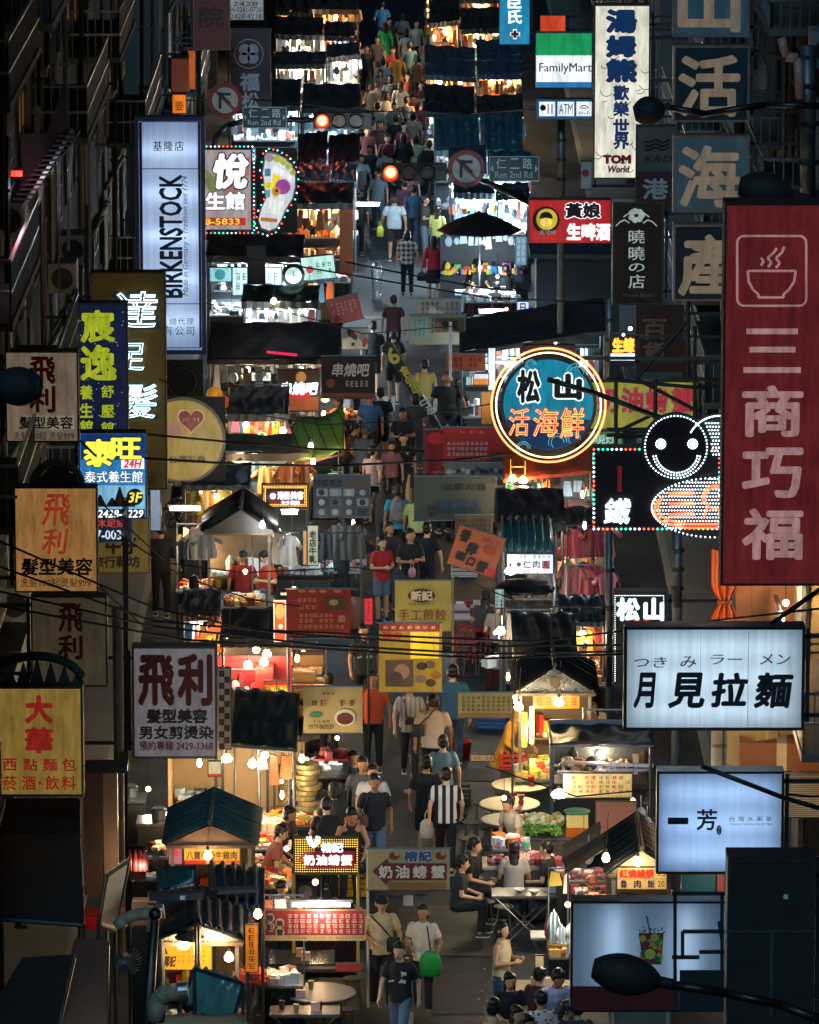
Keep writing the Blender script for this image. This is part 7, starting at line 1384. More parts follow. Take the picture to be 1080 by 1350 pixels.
def middle_right():
    canopy('big slanting black awning stall right of the walkway above the round blue sign',606,800,464,2.6,.3,BKA,'bright',light=(CB_,150),seed=81,pe2=436,nl=2,valance=.1)
    v=at(594,494,120);tag(MB().tube((0,0,0),(0,0,1.2),.035,P('#c8ccd0'),8).build('white_pole',loc=at(594,497,120)),'white pole carrying the orange brown paper banner','pole')
    s=lit_menu('tall cold white lit panel beside the round blue sign',(643,458,654,515),116,E('#cfe6f0',1.1));s=lit_menu('small orange lit display case left of the round blue sign',(624,492,645,508),114,E('#d88a3a',.9));s.patch((624,492,645,499),E('#dfe8f0',.9),.002);s=lit_menu('amber jar like lamp panel at the left rim of the round blue sign',(634,516,650,560),112,P('#7a5226'));lamp(s.root,(0,-.5,.5),16,WB)
    s=banner('wide red banner with three rows of pale characters and two small pictures',(584,564,690,612),110,P('#a01e1c',.7));
    for y in(582,589,596):s.scrib((589,y,644,y+5),9,1,P('#c8a8a0'),0,y,.9)
    s.scrib((604,567,642,572),3,1,P('#b8742a'),0,2);s.scrib((589,604,640,608),8,1,P('#b8742a'),0,3);s.patch((647,596,664,609),P('#4a2a20'),.003);s.patch((672,592,689,607),P('#5a3426'),.003)
    s=banner('photo strip banner hanging below the wide red banner',(586,611,668,628),109.9,P('#6a6a64'));q=random.Random(6)
    for k in range(12):s.disc((592+k*6.2,620+q.uniform(-3,3)),q.uniform(2.4,4),P(q.choice(['#2a2a2a','#8f8f88','#4a3a34','#b0aaa0'])),.002+.0003*k)
    s=banner('plain red cloth with a curved edge at the left of the wide red banner',(560,567,590,622),110.5,P('#7a1618',.8));s.disc((575,578),12,P('#b82420'),.003,ry=8)
    r,Y=canopy('orange awning stall with twin bulbs below the round blue sign',664,782,632,2.5,.65,P('#b8401c',.5,.3),'warm',light=(WB,20),seed=83,pe2=620,kind='none',nl=1,valance=.06)
    bulb(676,631,Y-.1,'left of the twin bulbs on the orange awning',60,.08,WB,hexc='#ffcf6a');bulb(690,633,Y-.1,'right of the twin bulbs on the orange awning',60,.09,WB,hexc='#ffcf6a')
    r=thing('bulb_bracket','gold bracket arms holding the twin bulbs','bracket',at(683,622,Y));MB().tube((-.14,0,-.05),(-.14,0,.25),.012,P('#c89a3a',.3)).build('arm',r);MB().tube((.14,0,-.05),(.14,0,.25),.012,P('#c89a3a',.3)).build('arm',r);MB().tube((-.14,0,.1),(.14,0,.1),.012,P('#c89a3a',.3)).build('crossbar',r)
    s=lit_menu('yellow tilted menu scroll under the orange awning',(662,648,722,662),Y+.5,E('#d89a3a',.55),roll=0);s.root.rotation_euler=(0,-.22,0);s.scrib((666,650,712,660),6,2,P('#7a1c0c'),.003,4)
    s=lit_menu('red lit board at the right under the orange awning',(694,654,725,678),Y+.9,E('#a81c16',.55));s.scrib((697,658,712,668),2,1,E('#e87a4a',.8),.003,4);MB().tube((-.3,0,0),(-.3,0,-s.o.z),.02,GAL).build('post',s.root)
    s=banner('dim grey green banner with blue characters behind the walkers',(546,629,652,686),107,P('#3f4640',.8));s.text('石頭火鍋',(584,637,640,646),P('#1c2020'),space=1.4,bold=.02);s.text('珍珠牛乳',(580,657,634,675),P('#1c3a50'),bold=.05,space=1.1);s.scrib((562,655,576,682),1,3,P('#241c18'),.002,3)
    s=banner('lower tan menu banner tucked under the grey green banner',(600,680,650,704),106.5,P('#5c5040',.8));s.scrib((604,683,648,702),8,3,P('#2a1c16'),0,7)
    s=banner('tilted orange banner with black brushed characters and a crab picture',(588,699,652,752),99,P('#b8603a',.7),roll=18)
    for st,rc in(('香',(593,703,606,718)),('檸',(606,717,620,732)),('一',(596,735,608,740)),('口',(612,736,622,746)),('蟹',(626,736,640,750))):s.text(st,rc,INK,bold=.05,shear=.1)
    s.disc((636,719),9,P('#a83a22'),.003,ry=6);s.scrib((622,704,646,711),4,1,P('#a83a22'),0,2);s.poly([(640,742),(652,740),(652,752),(642,752)][::-1],P('#c82a20'),.003)
    # corrugated green meat stall
    r,Y=canopy('dark awning stall piled with gear above the green corrugated roof',656,746,690,1.8,.3,TARP('#14181a','#4a5c60'),'dark',light=(WW,16),seed=85,kind='none',nl=1)
    g0=on(662,728,2.25);w=at(733,728,g0.y).x-g0.x;r=thing('food_stall','meat stall with green corrugated roof and blue white lit sign','food stall',(g0.x,g0.y,0));o=child('roof_sheet',corr_sheet(w,1.55,P('#3f6a6a',.4,.35,.3),.14),r,(0,0,2.27),rot=(R(12),0,0))
    for x in(.03,w-.03):
        for y in(.03,1.4):MB().tube((x,y,0),(x,y,2.24+y*.2),.022,GAL,6).build('post',r)
    MB().box(w/2,.5,.85,w,.8,.04,STEEL).build('counter_top',r);MB().box(w/2,.5,.42,w*.95,.7,.84,P('#54585c')).build('counter',r);q=random.Random(3);goods(r,.1,w-.1,.15,.8,.88,'bright',q,40,.2)
    s=lit_menu('blue white lit sign with 仁肉圓 of the meat stall',(668,730,730,757),g0.y-.05,E('#c4d4ee',.9));s.text('仁肉圓',(690,739,724,749),INK,.003,space=1.3,bold=.02);s.disc((684,744),3,INK,.003);s.patch((716,739,725,750),E('#d8485a',.8),.002);s.scrib((684,731,726,737),7,1,P('#28406a'),.002,3);s.text('60',(690,751,698,756),P('#a82a3a'),.003)
    bulb(673,753,g0.y-.8,'star bright bulb hanging before the meat stall sign',75,.10,WW,hexc='#fff0c8',s=40)
    # round black roof kiosk
    v=on(692,778,2.2);r=thing('round_roof_kiosk','kiosk with a black rounded roof, glass case and lit counter','kiosk',(v.x,v.y,0));m=MB();m.lathe([(.52,2.2),(.53,2.25),(.42,2.33),(.1,2.38)],P('#0c1012',.35),n=28,sy=.9);m.build('round_roof',r,smooth=False);MB().box(.05,-.46,1.98,.78,.06,.32,P('#1c1a18',.25)).build('glass_case',r);MB().box(.05,-.5,1.81,.82,.03,.03,P('#6a4a3a')).build('case_rail',r);MB().box(.05,-.5,2.15,.82,.03,.03,P('#8a7a6a')).build('case_rail',r)
    MB().box(0,0,1.4,.9,.7,.05,P('#b8c8c4',.3)).build('lit_shelf',r);MB().box(0,.1,.7,.9,.6,1.38,P('#3a3c3e')).build('body',r);q=random.Random(12);goods(r,-.4,.42,-.3,.2,1.43,'toys',q,50,.15)
    for x in(-.42,.45):MB().tube((x,-.45,0),(x,-.45,2.2),.02,STEEL,6).build('post',r)
    tubelight(682,722,813,v.y-.4,'cold tube in the round roofed kiosk',45,CB_,'#e6f4ff',5);s=lit_menu('curling lit glass ornament at the left side of the round roofed kiosk',(652,776,665,802),v.y-.5,E('#9fc4bc',.6));s.scrib((653,779,664,800),2,4,P('#24302e'),.002,5)
    r,Y=canopy('low dark tarpaulin stall in front of the round roofed kiosk',676,762,868,1.9,.35,TARP('#0c1518','#4a5c60'),'food',light=(WW,24),seed=87,kind='none',nl=1);bulb(660,832,Y+.5,'crystal like warm lamp at the left of the low dark tarpaulin',36,.08,WB);bulb(670,892,Y-.5,'small greenish white lamp on the post left of the gabled stall',12,.03,CB_)
    v=on(735,866,2.0);tag(MB().box(0,0,0,.75,.25,.09,P('#8a8c8a',.6),rz=.05).box(.05,.05,.08,.6,.2,.06,P('#6a6c6a',.6)).build('folded_sheets',loc=(v.x,v.y,2.52)),'folded grey sheets lying on the low dark tarpaulin','sheets')
    # red stools and white table
    t,v=table('long white table with red stools beside the yellow banner',624,812,1.2,.4,mat=P('#a8a4a8'),seed=9,pal='food')
    for i,(px,py) in enumerate(((604,850),(620,858),(640,856),(610,838),(632,842),(648,846))):q=on(px,py,.45);stool(('left dark red','middle dark red','right dark red','left bright red','middle bright red','right bright red')[i]+' stool at the long white table',q.x,q.y,RED if i>2 else P('#6a1c24'),'red stools around the long white table',.62)
    t2,v2=table('second white table behind the long one with the red stools',628,800,1.0,.4,mat=P('#b0acb0'),seed=19)
    # banners over the walkway
    s=banner('plain yellow banner with an oval emblem 新記 and red brushed line',(521,766,595,832),94,P('#a89a4a',.7));s.disc((556,785),18,P('#4a1a14'),.003,ry=9);s.text('新記',(542,779,570,791),P('#cfc4a8'),.007,bold=.04);s.text('手工煎餃',(526,803,588,818),P('#8a1c1a'),bold=.01,space=1.2);s.scrib((538,794,573,798),9,1,P('#5a4a1c'),0,2);v=at(595,832,94)-s.root.location;MB().tube((v.x+.03,.03,s.h+.05),(v.x+.03,.03,-s.o.z),.02,P('#8a7a5a'),6).build('post',s.root)
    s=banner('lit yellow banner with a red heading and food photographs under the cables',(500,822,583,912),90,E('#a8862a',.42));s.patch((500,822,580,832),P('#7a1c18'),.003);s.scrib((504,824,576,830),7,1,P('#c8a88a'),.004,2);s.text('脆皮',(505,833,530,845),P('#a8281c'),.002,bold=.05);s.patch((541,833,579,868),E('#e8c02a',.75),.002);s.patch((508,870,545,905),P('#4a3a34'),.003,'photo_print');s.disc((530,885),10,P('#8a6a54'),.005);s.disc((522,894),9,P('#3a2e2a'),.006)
    for x,y,c in((556,878,'#2a221c'),(567,876,'#5a4a3a'),(575,890,'#8a5a2a'),(555,895,'#6a5a4a'),(568,900,'#3a2a1c')):s.disc((x,y),7,P(c),.004,ry=5)
    s.scrib((512,852,530,862),4,1,P('#6a4a1a'),.002,4);lamp(s.root,(.1,-.5,1.0),8,WB)
    s=banner('tan menu banner with nine columns left of the gabled food stall',(604,914,676,946),88,P('#a38f54',.7));s.scrib((608,917,674,938),10,4,P('#3a2a16'),0,8);s.patch((604,940,676,945),P('#8f6a3c'),.003);v=at(676,946,88)-s.root.location;MB().tube((v.x,.04,.3),(v.x,.04,-s.o.z),.02,GAL,6).build('post',s.root)
    s=lit_menu('flat paper sign lying low at the feet of the raincoat person',(620,994,652,1004),90,P('#b8a078'));s.scrib((624,996,650,1002),5,1,P('#7a2a1c'),.002,3)
def lower_right():
    r,Y=gable('black corrugated gable food stall glowing yellow on the right',678,786,912,731,2.3,.42,1.9,P('#17181c',.45,.4,.3),P('#b89a5a'),'food',seed=14,gfoil=True)
    MB().tube((r.scale.x*0,-.02,2.47),(0,-.05,2.47),.09,P('#6a5a4a',.3,.3,.6),20).build('medallion',r)
    s=lit_menu('amber lit signboard inside the black gable stall',(702,915,765,935),Y+.35,E('#d8841c',.95));s.scrib((706,918,762,932),5,1,P('#a8281c'),.003,5,.8)
    bulb(737,926,Y-.05,'bright lantern bulb in the middle of the black gable stall',75,.085,WB,hexc='#ffdf8a',s=34)
    s=lit_menu('upright yellow lit sign at the left post of the black gable stall',(687,938,696,986),Y-.15,E('#f0d83a',1.1));s.scrib((689,942,694,982),1,6,P('#5a5a12'),.003,3,.8)
    t=tubelight(700,702,960,Y-.2,'tall glowing yellow tube at the left post of the black gable stall',90,(1,.85,.45),'#ffe88a',12);MB().tube((0,0,-.25),(0,0,.35),.035,E('#fff0a0',12),10).build('tube',t)
    bulb(684,932,Y-.2,'cluster bulb at the upper left corner of the black gable stall',40,.075,WW,hexc='#ffeab0');bulb(679,922,Y-.15,'upper small bulb of the corner cluster by the tan menu banner',14,.045,WW)
    v=on(722,968,1.0);o=thing('serving_board','sloping pale board over the counter of the black gable stall','board',v);MB().box(0,0,.1,.7,.3,.04,P('#b8a078',.5),ry=-.2).build('board_plate',o);MB().box(.32,0,.02,.04,.3,.24,P('#9a8460')).build('board_support',o)
    v=on(675,1006,.7);o=thing('red_crate','red plastic crate in front of the person in the yellow raincoat','crate',v);o.location.z=.62;MB().box(0,0,.02,.42,.3,.03,P('#b8281c',.4)).build('crate_floor',o)
    for k in range(3):MB().box(0,-.15,.08+k*.08,.42,.015,.05,P('#c8301c',.4)).build('slat',o);MB().box(0,.15,.08+k*.08,.42,.015,.05,P('#c8301c',.4)).build('slat',o)
    for sx in(-1,1):MB().box(sx*.21,0,.14,.015,.3,.25,P('#b8281c',.4)).build('crate_end',o)
    MB().box(0,0,-.3,.36,.28,.6,P('#3a3430')).build('stand',o)
    v=on(808,1000,1.0);o=thing('steel_cabinet','brushed steel cabinet right of the bald man','cabinet',(xat(803,v.y),v.y,0));MB().box(0,0,.85,.44,.4,1.05,P('#8c8474',.3,.3,.8)).build('cabinet_body',o);MB().box(0,0,1.39,.47,.43,.03,P('#b0a890',.3,.3,.8)).build('top_plate',o);MB().box(0,0,.16,.4,.36,.32,IRON).build('cabinet_base',o);MB().box(.17,-.205,.9,.02,.02,.2,STEEL).build('handle',o)
    r,Y2=canopy('dark counter stall with folded lilac sheets below the black gable',725,862,980,1.3,.05,TARP('#15171b','#4a5c60'),'clothes',z=1.9,light=(WW,8),seed=91,kind='none',nl=1,valance=.02)
    v=on(790,998,1.6);r=thing('dark_counter','wide dark counter carrying folded lilac and white sheets','counter',(v.x,v.y,0));MB().box(0,0,1.2,1.5,.6,.08,P('#1c1a20')).build('counter_top',r);MB().box(0,.1,.6,1.4,.4,1.15,P('#17181a')).build('counter_body',r);q=random.Random(5)
    for k in range(8):MB().box(q.uniform(-.5,.5),q.uniform(-.2,.15),1.26+.035*k,q.uniform(.4,.8),.12,.03,P(q.choice(['#9a8a9a','#b0aab8','#7a707c','#c4c4c8'])),rz=q.uniform(-.3,.3)).build('folded_sheet',r)
    lamp(r,(0,-.7,2.3),12,(.9,.9,1))
    s=lit_menu('white menu board with red and blue columns above the food display',(742,1019,834,1052),84,E('#c8ab6c',.62));s.scrib((752,1022,832,1046),9,4,P('#3a3a34'),.002,5)
    for x in(780,808):s.scrib((x-3,1022,x+5,1046),1,4,E('#c8321c',.6),.004,6)
    s.scrib((756,1048,832,1051),14,1,P('#7a5a3a'),.002,7)
    bulb(737,1047,83.5,'large tilted bulb lighting the food display',130,.12,WW,hexc='#fff0b8',s=34);o=bpy.data.objects['light_bulb']
    # food display
    v=on(725,1098,.95);r=thing('food_display','heaped food display with leafy greens and steamed dishes','food display',(v.x,v.y,0));MB().box(0,.25,.45,1.15,1.0,.9,P('#5a5248',.4,.3,.3)).build('counter_body',r);MB().box(0,.25,.92,1.2,1.05,.04,STEEL).build('counter_top',r);q=random.Random(15);m=MB()
    for _ in range(260):
        a=q.uniform(0,6.3);x=q.uniform(-.55,.15);y=q.uniform(-.22,.15);m.box(x,y,.98+q.uniform(0,.08),q.uniform(.05,.12),q.uniform(.02,.05),.012,P(q.choice(['#4a7a2a','#5f8f2f','#3a6a22','#7aa03a'])),rz=a,rx=q.uniform(-.7,.7),ry=q.uniform(-.6,.6))
    m.build('leafy_greens',r,stuff=True);m=MB()
    for _ in range(150):m.ball((q.uniform(-.5,.2),q.uniform(.15,.65),.97+q.uniform(0,.12)),q.uniform(.025,.06),P(q.choice(['#d8c88a','#e0d8b8','#c8a85a','#b88a4a','#a8a86a','#d8d0a0'])),n=7,m=5)
    m.build('steamed_dishes',r,stuff=True)
    for k in range(3):MB().lathe([(.1,0),(.14,.02),(.15,.07),(.13,.06)],STEEL,(-.35+k*.28,.68,.95),18).build('dish_pan',r)
    MB().box(.42,-.1,1.02,.34,.34,.14,E('#c8641c',.3)).build('glass_jar_base',r);MB().box(.42,-.1,1.2,.33,.33,.2,P('#c8b878',.1,.2)).build('glass_jar',r);MB().lathe([(.2,0),(.21,.02)],P('#5a9a6a',.2),(.42,-.1,1.31),20).build('glass_lid',r)
    MB().lathe([(.08,0),(.1,.2),(.03,.26)],P('#c8b07a',.4),(.38,.3,.95),14).build('steam_bottle',r)
    s=lit_menu('pink brown board on the right side of the food display',(785,1056,840,1100),83.4,P('#8a5a4c',.6))
    for i,(px,py,w) in enumerate(((686,1034,.92),(672,1059,.95),(668,1080,.8))):
        t,v=table('round cream table with red tumblers, '+('farthest of three','middle of three','nearest of three')[i]+' by the walkway',px,py,w,rnd_=True,mat=P('#b8a888',.45),seed=i,on_=False,group=None)
        for k,(dx,dy) in enumerate(((.05,.05),(.18,-.15))):o=tag(MB().lathe([(.035,0),(.05,.06),(.03,.09),(.06,.16),(.064,.17),(.05,.15)],P('#c83a2a',.4),n=14).build('tumbler',loc=(v.x+dx,v.y+dy,.75),smooth=True),('left','right')[k]+' red plastic tumbler on the '+('farthest','middle','nearest')[i]+' round cream table','tumbler','red tumblers on the '+('farthest','middle','nearest')[i]+' cream table')
        for k in range(3):a=2+k*1.3;stool(('left ','right ','rear ')[k]+'dark stool tucked by the '+('farthest','middle','nearest')[i]+' round cream table',v.x+.62*math.cos(a),v.y+.62*math.sin(a),P('#24262a'),'stools by the '+('farthest','middle','nearest')[i]+' cream table')
    # counter in front of display with diners
    v=on(690,1142,.8);r=thing('raw_food_counter','long counter of pink raw food behind the seated diners','counter',(v.x,v.y,0));MB().box(0,.1,.4,1.2,.6,.8,P('#4c4440')).build('counter_body',r);MB().box(0,.1,.82,1.25,.65,.04,P('#a8a49c',.3,.3,.5)).build('counter_top',r);q=random.Random(2);goods(r,-.55,.55,-.1,.35,.85,'pink',q,60,.1)
    t,v=table('rectangular steel folding table with crossed legs below the diners',692,1176,1.0,.5,mat=P('#8f8d84',.3,.3,.5),seed=8,legs=STEEL);v=on(733,1172,.8);o=tag(MB().box(0,0,.07,.2,.15,.14,P('#b8b4ac')).box(.12,-.02,.09,.16,.12,.18,P('#b83a34')).build('parcel',loc=(v.x,v.y,.755)),'white and red parcel on the steel folding table','parcel')
    v=on(625,1158,.45);stool('round stool under the seated man in black',v.x,v.y,P('#34363a'),None);v=on(655,1165,.45)
    for i,(px,py) in enumerate(((648,1176),(640,1188),(664,1195))):v=on(px,py,.45);stool('empty chromed stool left of the steel folding table, '+('farthest','nearest the walkway','nearest the viewer')[i],v.x,v.y,P('#8a8a86',.3,.2,.8),'empty stools left of the steel folding table')
    # gable E
    r,Y=gable('black tarpaulin gable stall with eel soup sign on the right',800,892,1150,846,2.3,.34,1.9,P('#0e1416',.5,.4),P('#a8906a'),'food',seed=19)
    MB().sheet(lambda u,v:(-.55-.55*(1-u)+.02*math.sin(v*9),v*1.6-.1,2.3-.0*u+.36*u),6,4,P('#0e1416',.5)).build('side_flap',r)
    s=lit_menu('cream signboard with red 紅燒鰻焿 and blue 魯肉飯 20',(813,1143,880,1173),Y-.1,E('#d8a860',.66));s.text('紅燒鰻焿',(817,1146,862,1157),E('#c82a1c',.8),.003,bold=.04);s.text('75',(867,1147,878,1155),INK,.003);s.text('魯',(818,1160,827,1170),P('#1a2440'),.003,bold=.03);s.text('肉',(836,1160,845,1170),P('#1a2440'),.003,bold=.03);s.text('飯',(854,1160,863,1170),P('#1a2440'),.003,bold=.03);s.text('20',(867,1161,876,1169),INK,.003);s.patch((814,1158,879,1159),P('#a8824a'),.003)
    bulb(841,1136,Y-.25,'bulb hanging over the cream eel soup signboard',40,.06,WW,hexc='#ffe2a8');bulb(799,1131,Y-.3,'bulb at the left corner of the eel soup stall',36,.055,WW,hexc='#ffe2a8');
    v=on(830,1182,1.0);r=thing('soup_counter','steel soup counter with a round strainer below the eel soup sign','counter',(v.x,v.y,0));MB().box(0,0,.95,1.3,.5,.04,STEEL).build('counter_top',r);MB().box(0,0,.45,1.2,.45,.9,P('#4a4e52')).build('counter_body',r);MB().lathe([(.12,0),(.13,.01)],P('#b89a4a'),(0,0,1.02),18).build('strainer',r);q=random.Random(9);goods(r,-.6,.6,-.2,.2,.98,'food',q,40,.12);lamp(r,(0,-.4,1.6),10,WW)
    v=on(768,1165,.9);r=thing('covered_counter','counter with dark cover left of the eel soup stall','counter',(v.x,v.y,0));MB().box(0,0,.5,.8,.7,1.0,P('#16191c')).build('counter_body',r);MB().box(0,0,1.02,.85,.75,.04,P('#3a3a3c')).build('counter_top',r);q=random.Random(5);goods(r,-.35,.35,-.3,.2,1.04,'pink',q,30,.1)
    s=lit_menu('teal door panel seen between the tea sign and the iron frame',(898,1152,944,1188),76,P('#1c6a70',.5));s2=lit_menu('narrow red curtain strip beside the teal door panel',(945,1152,956,1196),75.8,P('#a83a30',.6));lamp(s.root,(.2,-.7,.3),6,WW)
    # hanging tied bags
    for i,(px,py) in enumerate(((845,1075),(853,1088),(776,1128))):v=at(px,py,81-i);o=tag(MB().ball((0,0,0),.1,P('#a8a0a4',.5),.8,.8,1.3,10,8).tube((0,0,.1),(0,0,.3),.01,WHITE,4).build('tied_bag',loc=v,smooth=True),'crumpled pale bag hanging '+('upper, left of the tea sign','lower, left of the tea sign','at the flap of the eel soup stall')[i],'bag')
    # clothes on the far right
    YQ=103;garments(xat(752,YQ),xat(800,YQ),YQ,2.2,.2,'pink or red garment on the right rail left of the black LED sign','pink','pink garments left of the black LED sign',31,.4);garments(xat(748,YQ),xat(800,YQ),YQ-3,2.1,.22,'pale pink garment in the lower right rail','pink','lower pink garments left of the black LED sign',32,.4);garments(xat(752,YQ),xat(800,YQ),YQ-6,1.9,.24,'reddish garment nearest the small 松山 sign','pink','reddish garments near the small upright LED sign',33,.4)
    for i,(y,z) in enumerate(((YQ,2.2),(YQ-3,2.1),(YQ-6,1.9))):
        r=thing('clothes_rail',('farthest','middle','nearest')[i]+' clothes rail left of the black LED sign','clothes rail',(xat(776,y),y,0));MB().tube((-.4,0,z),(.45,0,z),.015,STEEL,6).build('rail',r)
        for x in(-.4,.45):MB().tube((x,0,0),(x,0,z),.015,STEEL,6).build('upright',r)
    bulb(768,652,YQ-.7,'cold spot over the pink garments',34,.03,WW);bulb(771,693,YQ-3.6,'small white spot over the lower pink garments',24,.03,CB_,hexc='#e6f4ff')
    # bright goods at the bottom right behind sign
    v=on(756,1250,1.0);garments(xat(730,79),xat(752,79),79,1.5,.12,'pale folded towel hanging left of the drink cup light box','bright','towels left of the drink cup light box',41,.2,sx=.3)
    t,v=table('low table with papers beside the drink cup light box',716,1300,.9,.6,mat=P('#a8926a'),seed=12);lamp(t,(.2,-.3,1.5),16,WW)
    s=lit_menu('yellow standing card left of the drink cup light box',(705,1259,718,1282),78,P('#c8b07a'))
    v=on(722,1223,.9);tag(MB().lathe([(.03,0),(.045,.04),(.045,.2),(.015,.3),(.015,.36)],P('#b04a54',.3),n=12).build('bottle',loc=(v.x,v.y,.75),smooth=True),'pink bottle standing behind the woman in the cream top','bottle')
    t,v=table('small table holding the pink bottle',722,1232,.5,.4,seed=44,on_=False)
upper_rows();middle_left();lower_left();middle_right();lower_right()
# ================================================================== MORE: crowded small tables, racks, diners and street clutter
def gtable(lab,px0,px1,py,pal='food',n=60,light=None,h=.85,d=.6,tall=.16,cloth='#5a4a44',hang=None,name='goods_table'):
    v=on(px0,py,h);x1=at(px1,py,v.y).x;w=x1-v.x;r=thing(name,lab,'goods table',((v.x+x1)/2,v.y,0));q=random.Random(int(px0+py))
    MB().box(0,d/2,h-.02,w,d,.04,P('#8f9090',.35,.3,.5)).build('table_top',r);MB().sheet(lambda u,k:((u-.5)*w,-.01+.015*math.sin(u*30),h-.03-k*h*.8),20,3,TARP(cloth,'#8a8078',2)).build('skirt_cloth',r)
    for a in(-1,1):
        for y in(.05,d-.05):MB().tube((a*(w/2-.04),y,0),(a*(w/2-.04),y,h-.04),.014,GAL,5).build('leg',r)
    goods(r,-w/2+.06,w/2-.06,.05,d-.05,h,pal,q,n,tall)
    if hang:hanging(r,-w/2,w/2,d,h+1.1,hang,q,drop=.5);m=MB();[m.tube((a*w/2,d,0),(a*w/2,d,h+1.2),.015,GAL,5) for a in(-1,1)];m.build('hanging_frame',r)
    if light:col,pw=light;t=thing('light_bulb',('cold' if col is CB_ else 'warm')+' bulb low over the '+' '.join(lab.split()[:10]),'light bulb',(r.location.x+q.uniform(-.2,.2),v.y+.15,h+q.uniform(.55,.8)));MB().ball((0,0,0),q.uniform(.026,.045),E('#e6f4ff' if col is CB_ else '#ffc070',q.choice((8,16,24))),n=10,m=8).build('bulb',t,smooth=True);MB().tube((0,0,.04),(0,0,.6),.007,BLACK,4).build('cord',t);lamp(t,(0,0,-.06),pw,col,.05)
    return r
def more():
    G=gtable
    for a in[('crowded table of red trinkets beneath the LED smiling sign',738,790,742,'pink',90,(WW,30),'pink'),('teal lit table of bottles behind the woman in the green top',742,800,716,'toys',80,(CB_,26),'bright'),('low table of small dark wares left of the small upright LED sign',738,798,800,'dark',70,(CB_,18),None),
              ('grey table of dishes in front of the leaning man in maroon',736,800,828,'bright',60,(CB_,20),None),('narrow table of pink packets right of the meat stall',734,770,668,'pink',80,(WW,30),'pink'),('counter of warm pastries below the twin bulbs',664,728,676,'warm',70,(WB,30),'warm'),
              ('steel table of buns beside the round black kiosk',664,732,846,'warm',70,(WW,26),None),('back table of bowls left of the black gable stall',640,676,880,'bright',40,(WW,16),None),('table of fried snacks left of the walkway below the red wall stall',386,424,888,'warm',60,(WB,34),None),
              ('table of boxed snacks beside the phone number banner',306,376,925,'food',60,(WB,30),None),('table of glass jars by the pink wrapped goods',410,450,1022,'bright',50,(WW,22),None),('long tray table of noodles right of the teal gable',336,384,1120,'food',70,(WW,22),None),
              ('table of grilled skewers under the dark 串燒吧 banner',430,484,552,'warm',60,(WW,30),None),('tea egg table under the wide red banner',596,650,652,'warm',50,(WB,20),None),('fruit table under the lime green awning',386,446,640,'toys',90,(WW,40),'warm'),('toy table at the left rim of the clothes stall',226,284,640,'toys',60,(WB,34),None),
              ('juice table under the big black awning on the left',290,360,520,'toys',80,(WB,44),'warm'),('plush toy table under the slanting black awning',626,720,508,'toys',80,(CB_,46),'bright'),('sunglasses table beyond the slanting black awning',690,780,486,'dark',50,(CB_,26),None),('table of phone cases beside the crossing on the right',612,690,398,'bright',80,(CB_,50),None),
              ('glittering accessory table left of the crossing',382,462,372,'bright',90,(CB_,60),None),('shoe table at the brown wooden stall',400,458,322,'warm',60,(WB,34),None),('sock table behind the white goods left of the crossing',280,356,412,'bright',80,(CB_,50),None),
              ('dim toolbox table under the lower left salon sign',186,236,1096,'dark',40,(WW,12),None),('candy table at the feet of the gabled eel soup stall',752,812,1184,'pink',60,(WW,12),None)]:
        G(a[0],a[1],a[2],a[3],a[4],a[5],a[6],hang=a[7],cloth=('#4a2a2c','#2a3a40','#3a3a3a','#5a4430')[int(a[1])%4])
    extra=[(232,300,566),(300,380,585),(236,300,690),(300,372,722),(412,470,716),(232,290,780),(290,350,800),(340,380,880),(386,440,915),(300,350,905),(232,300,1046),(310,372,1040),(380,430,1064),(340,380,1098),(196,240,1130),(336,384,1170),(384,470,1226),(345,400,1300),(650,720,560),(700,780,560),(660,730,610),(730,790,640),(664,720,740),(736,800,690),(738,800,770),(668,730,900),(740,800,880),(740,800,905),(690,760,1016),(770,830,1040),(650,700,1120),(800,860,1120),(760,800,1206),(724,750,1262),(640,700,440),(720,780,450),(280,350,448),(380,440,440),(640,700,330),(400,460,300)]
    ad=['small','low','narrow','crammed','shabby','bright','draped','cluttered'];wr={'food':'cooked food','warm':'fried snacks','toys':'bright toys','bright':'white wares','pink':'pink packets','dark':'dark wares','clothes':'folded clothes'};q=random.Random(19)
    for i,(a,b,y) in enumerate(extra):
        pal=('food','warm','toys','bright','clothes','food','warm')[i%7] if y>430 else 'bright';sd=('left' if a<500 else 'right');zn='beyond the crossing' if y<345 else 'near the crossing' if y<470 else 'level with the round blue sign' if y<640 else 'level with the clothes stall' if y<760 else 'level with the red banner' if y<860 else 'level with the big salon sign' if y<960 else 'level with the ramen sign' if y<1060 else 'level with the gold crab sign' if y<1190 else 'at the bottom'
        G('%s table of %s on the %s, %s (%s)'%(ad[i%8],wr[pal],sd,zn,('outer','inner')[(b<380)==(a>500)]),a,b,y,pal,70,(WB if i%3 else WW,15+10*(i%3)) if y>430 else(CB_,40),.85+.06*(i%4),cloth=('#4a2a2c','#2a3a40','#3a3a3a','#5a4430')[i%4],hang=pal if i%4==1 else None)
    for i,(a,b,y,z) in enumerate([(240,330,640,2.2),(238,290,812,2.1),(640,700,560,2.2),(730,800,700,2.1),(738,800,820,2.1),(664,720,630,2.3),(720,790,596,2.2)]):
        canopy(('small','patched','sagging','low')[i%4]+' side awning stall '+['over the floral dresses','behind the orange cloth','left of the round blue sign','over the pink garments','left of the small upright LED sign','above the twin bulbs','left of the black LED sign'][i],a,b,y,1.3,.2,TARP(('#1d2c34','#3a2420','#223a34','#2c2a26')[i%4],'#6a7c80'),('food','toys','clothes','warm')[i%4],z=z,light=(WW if i%2 else WB,26),seed=300+i,nl=1,backwall=False,valance=.08)
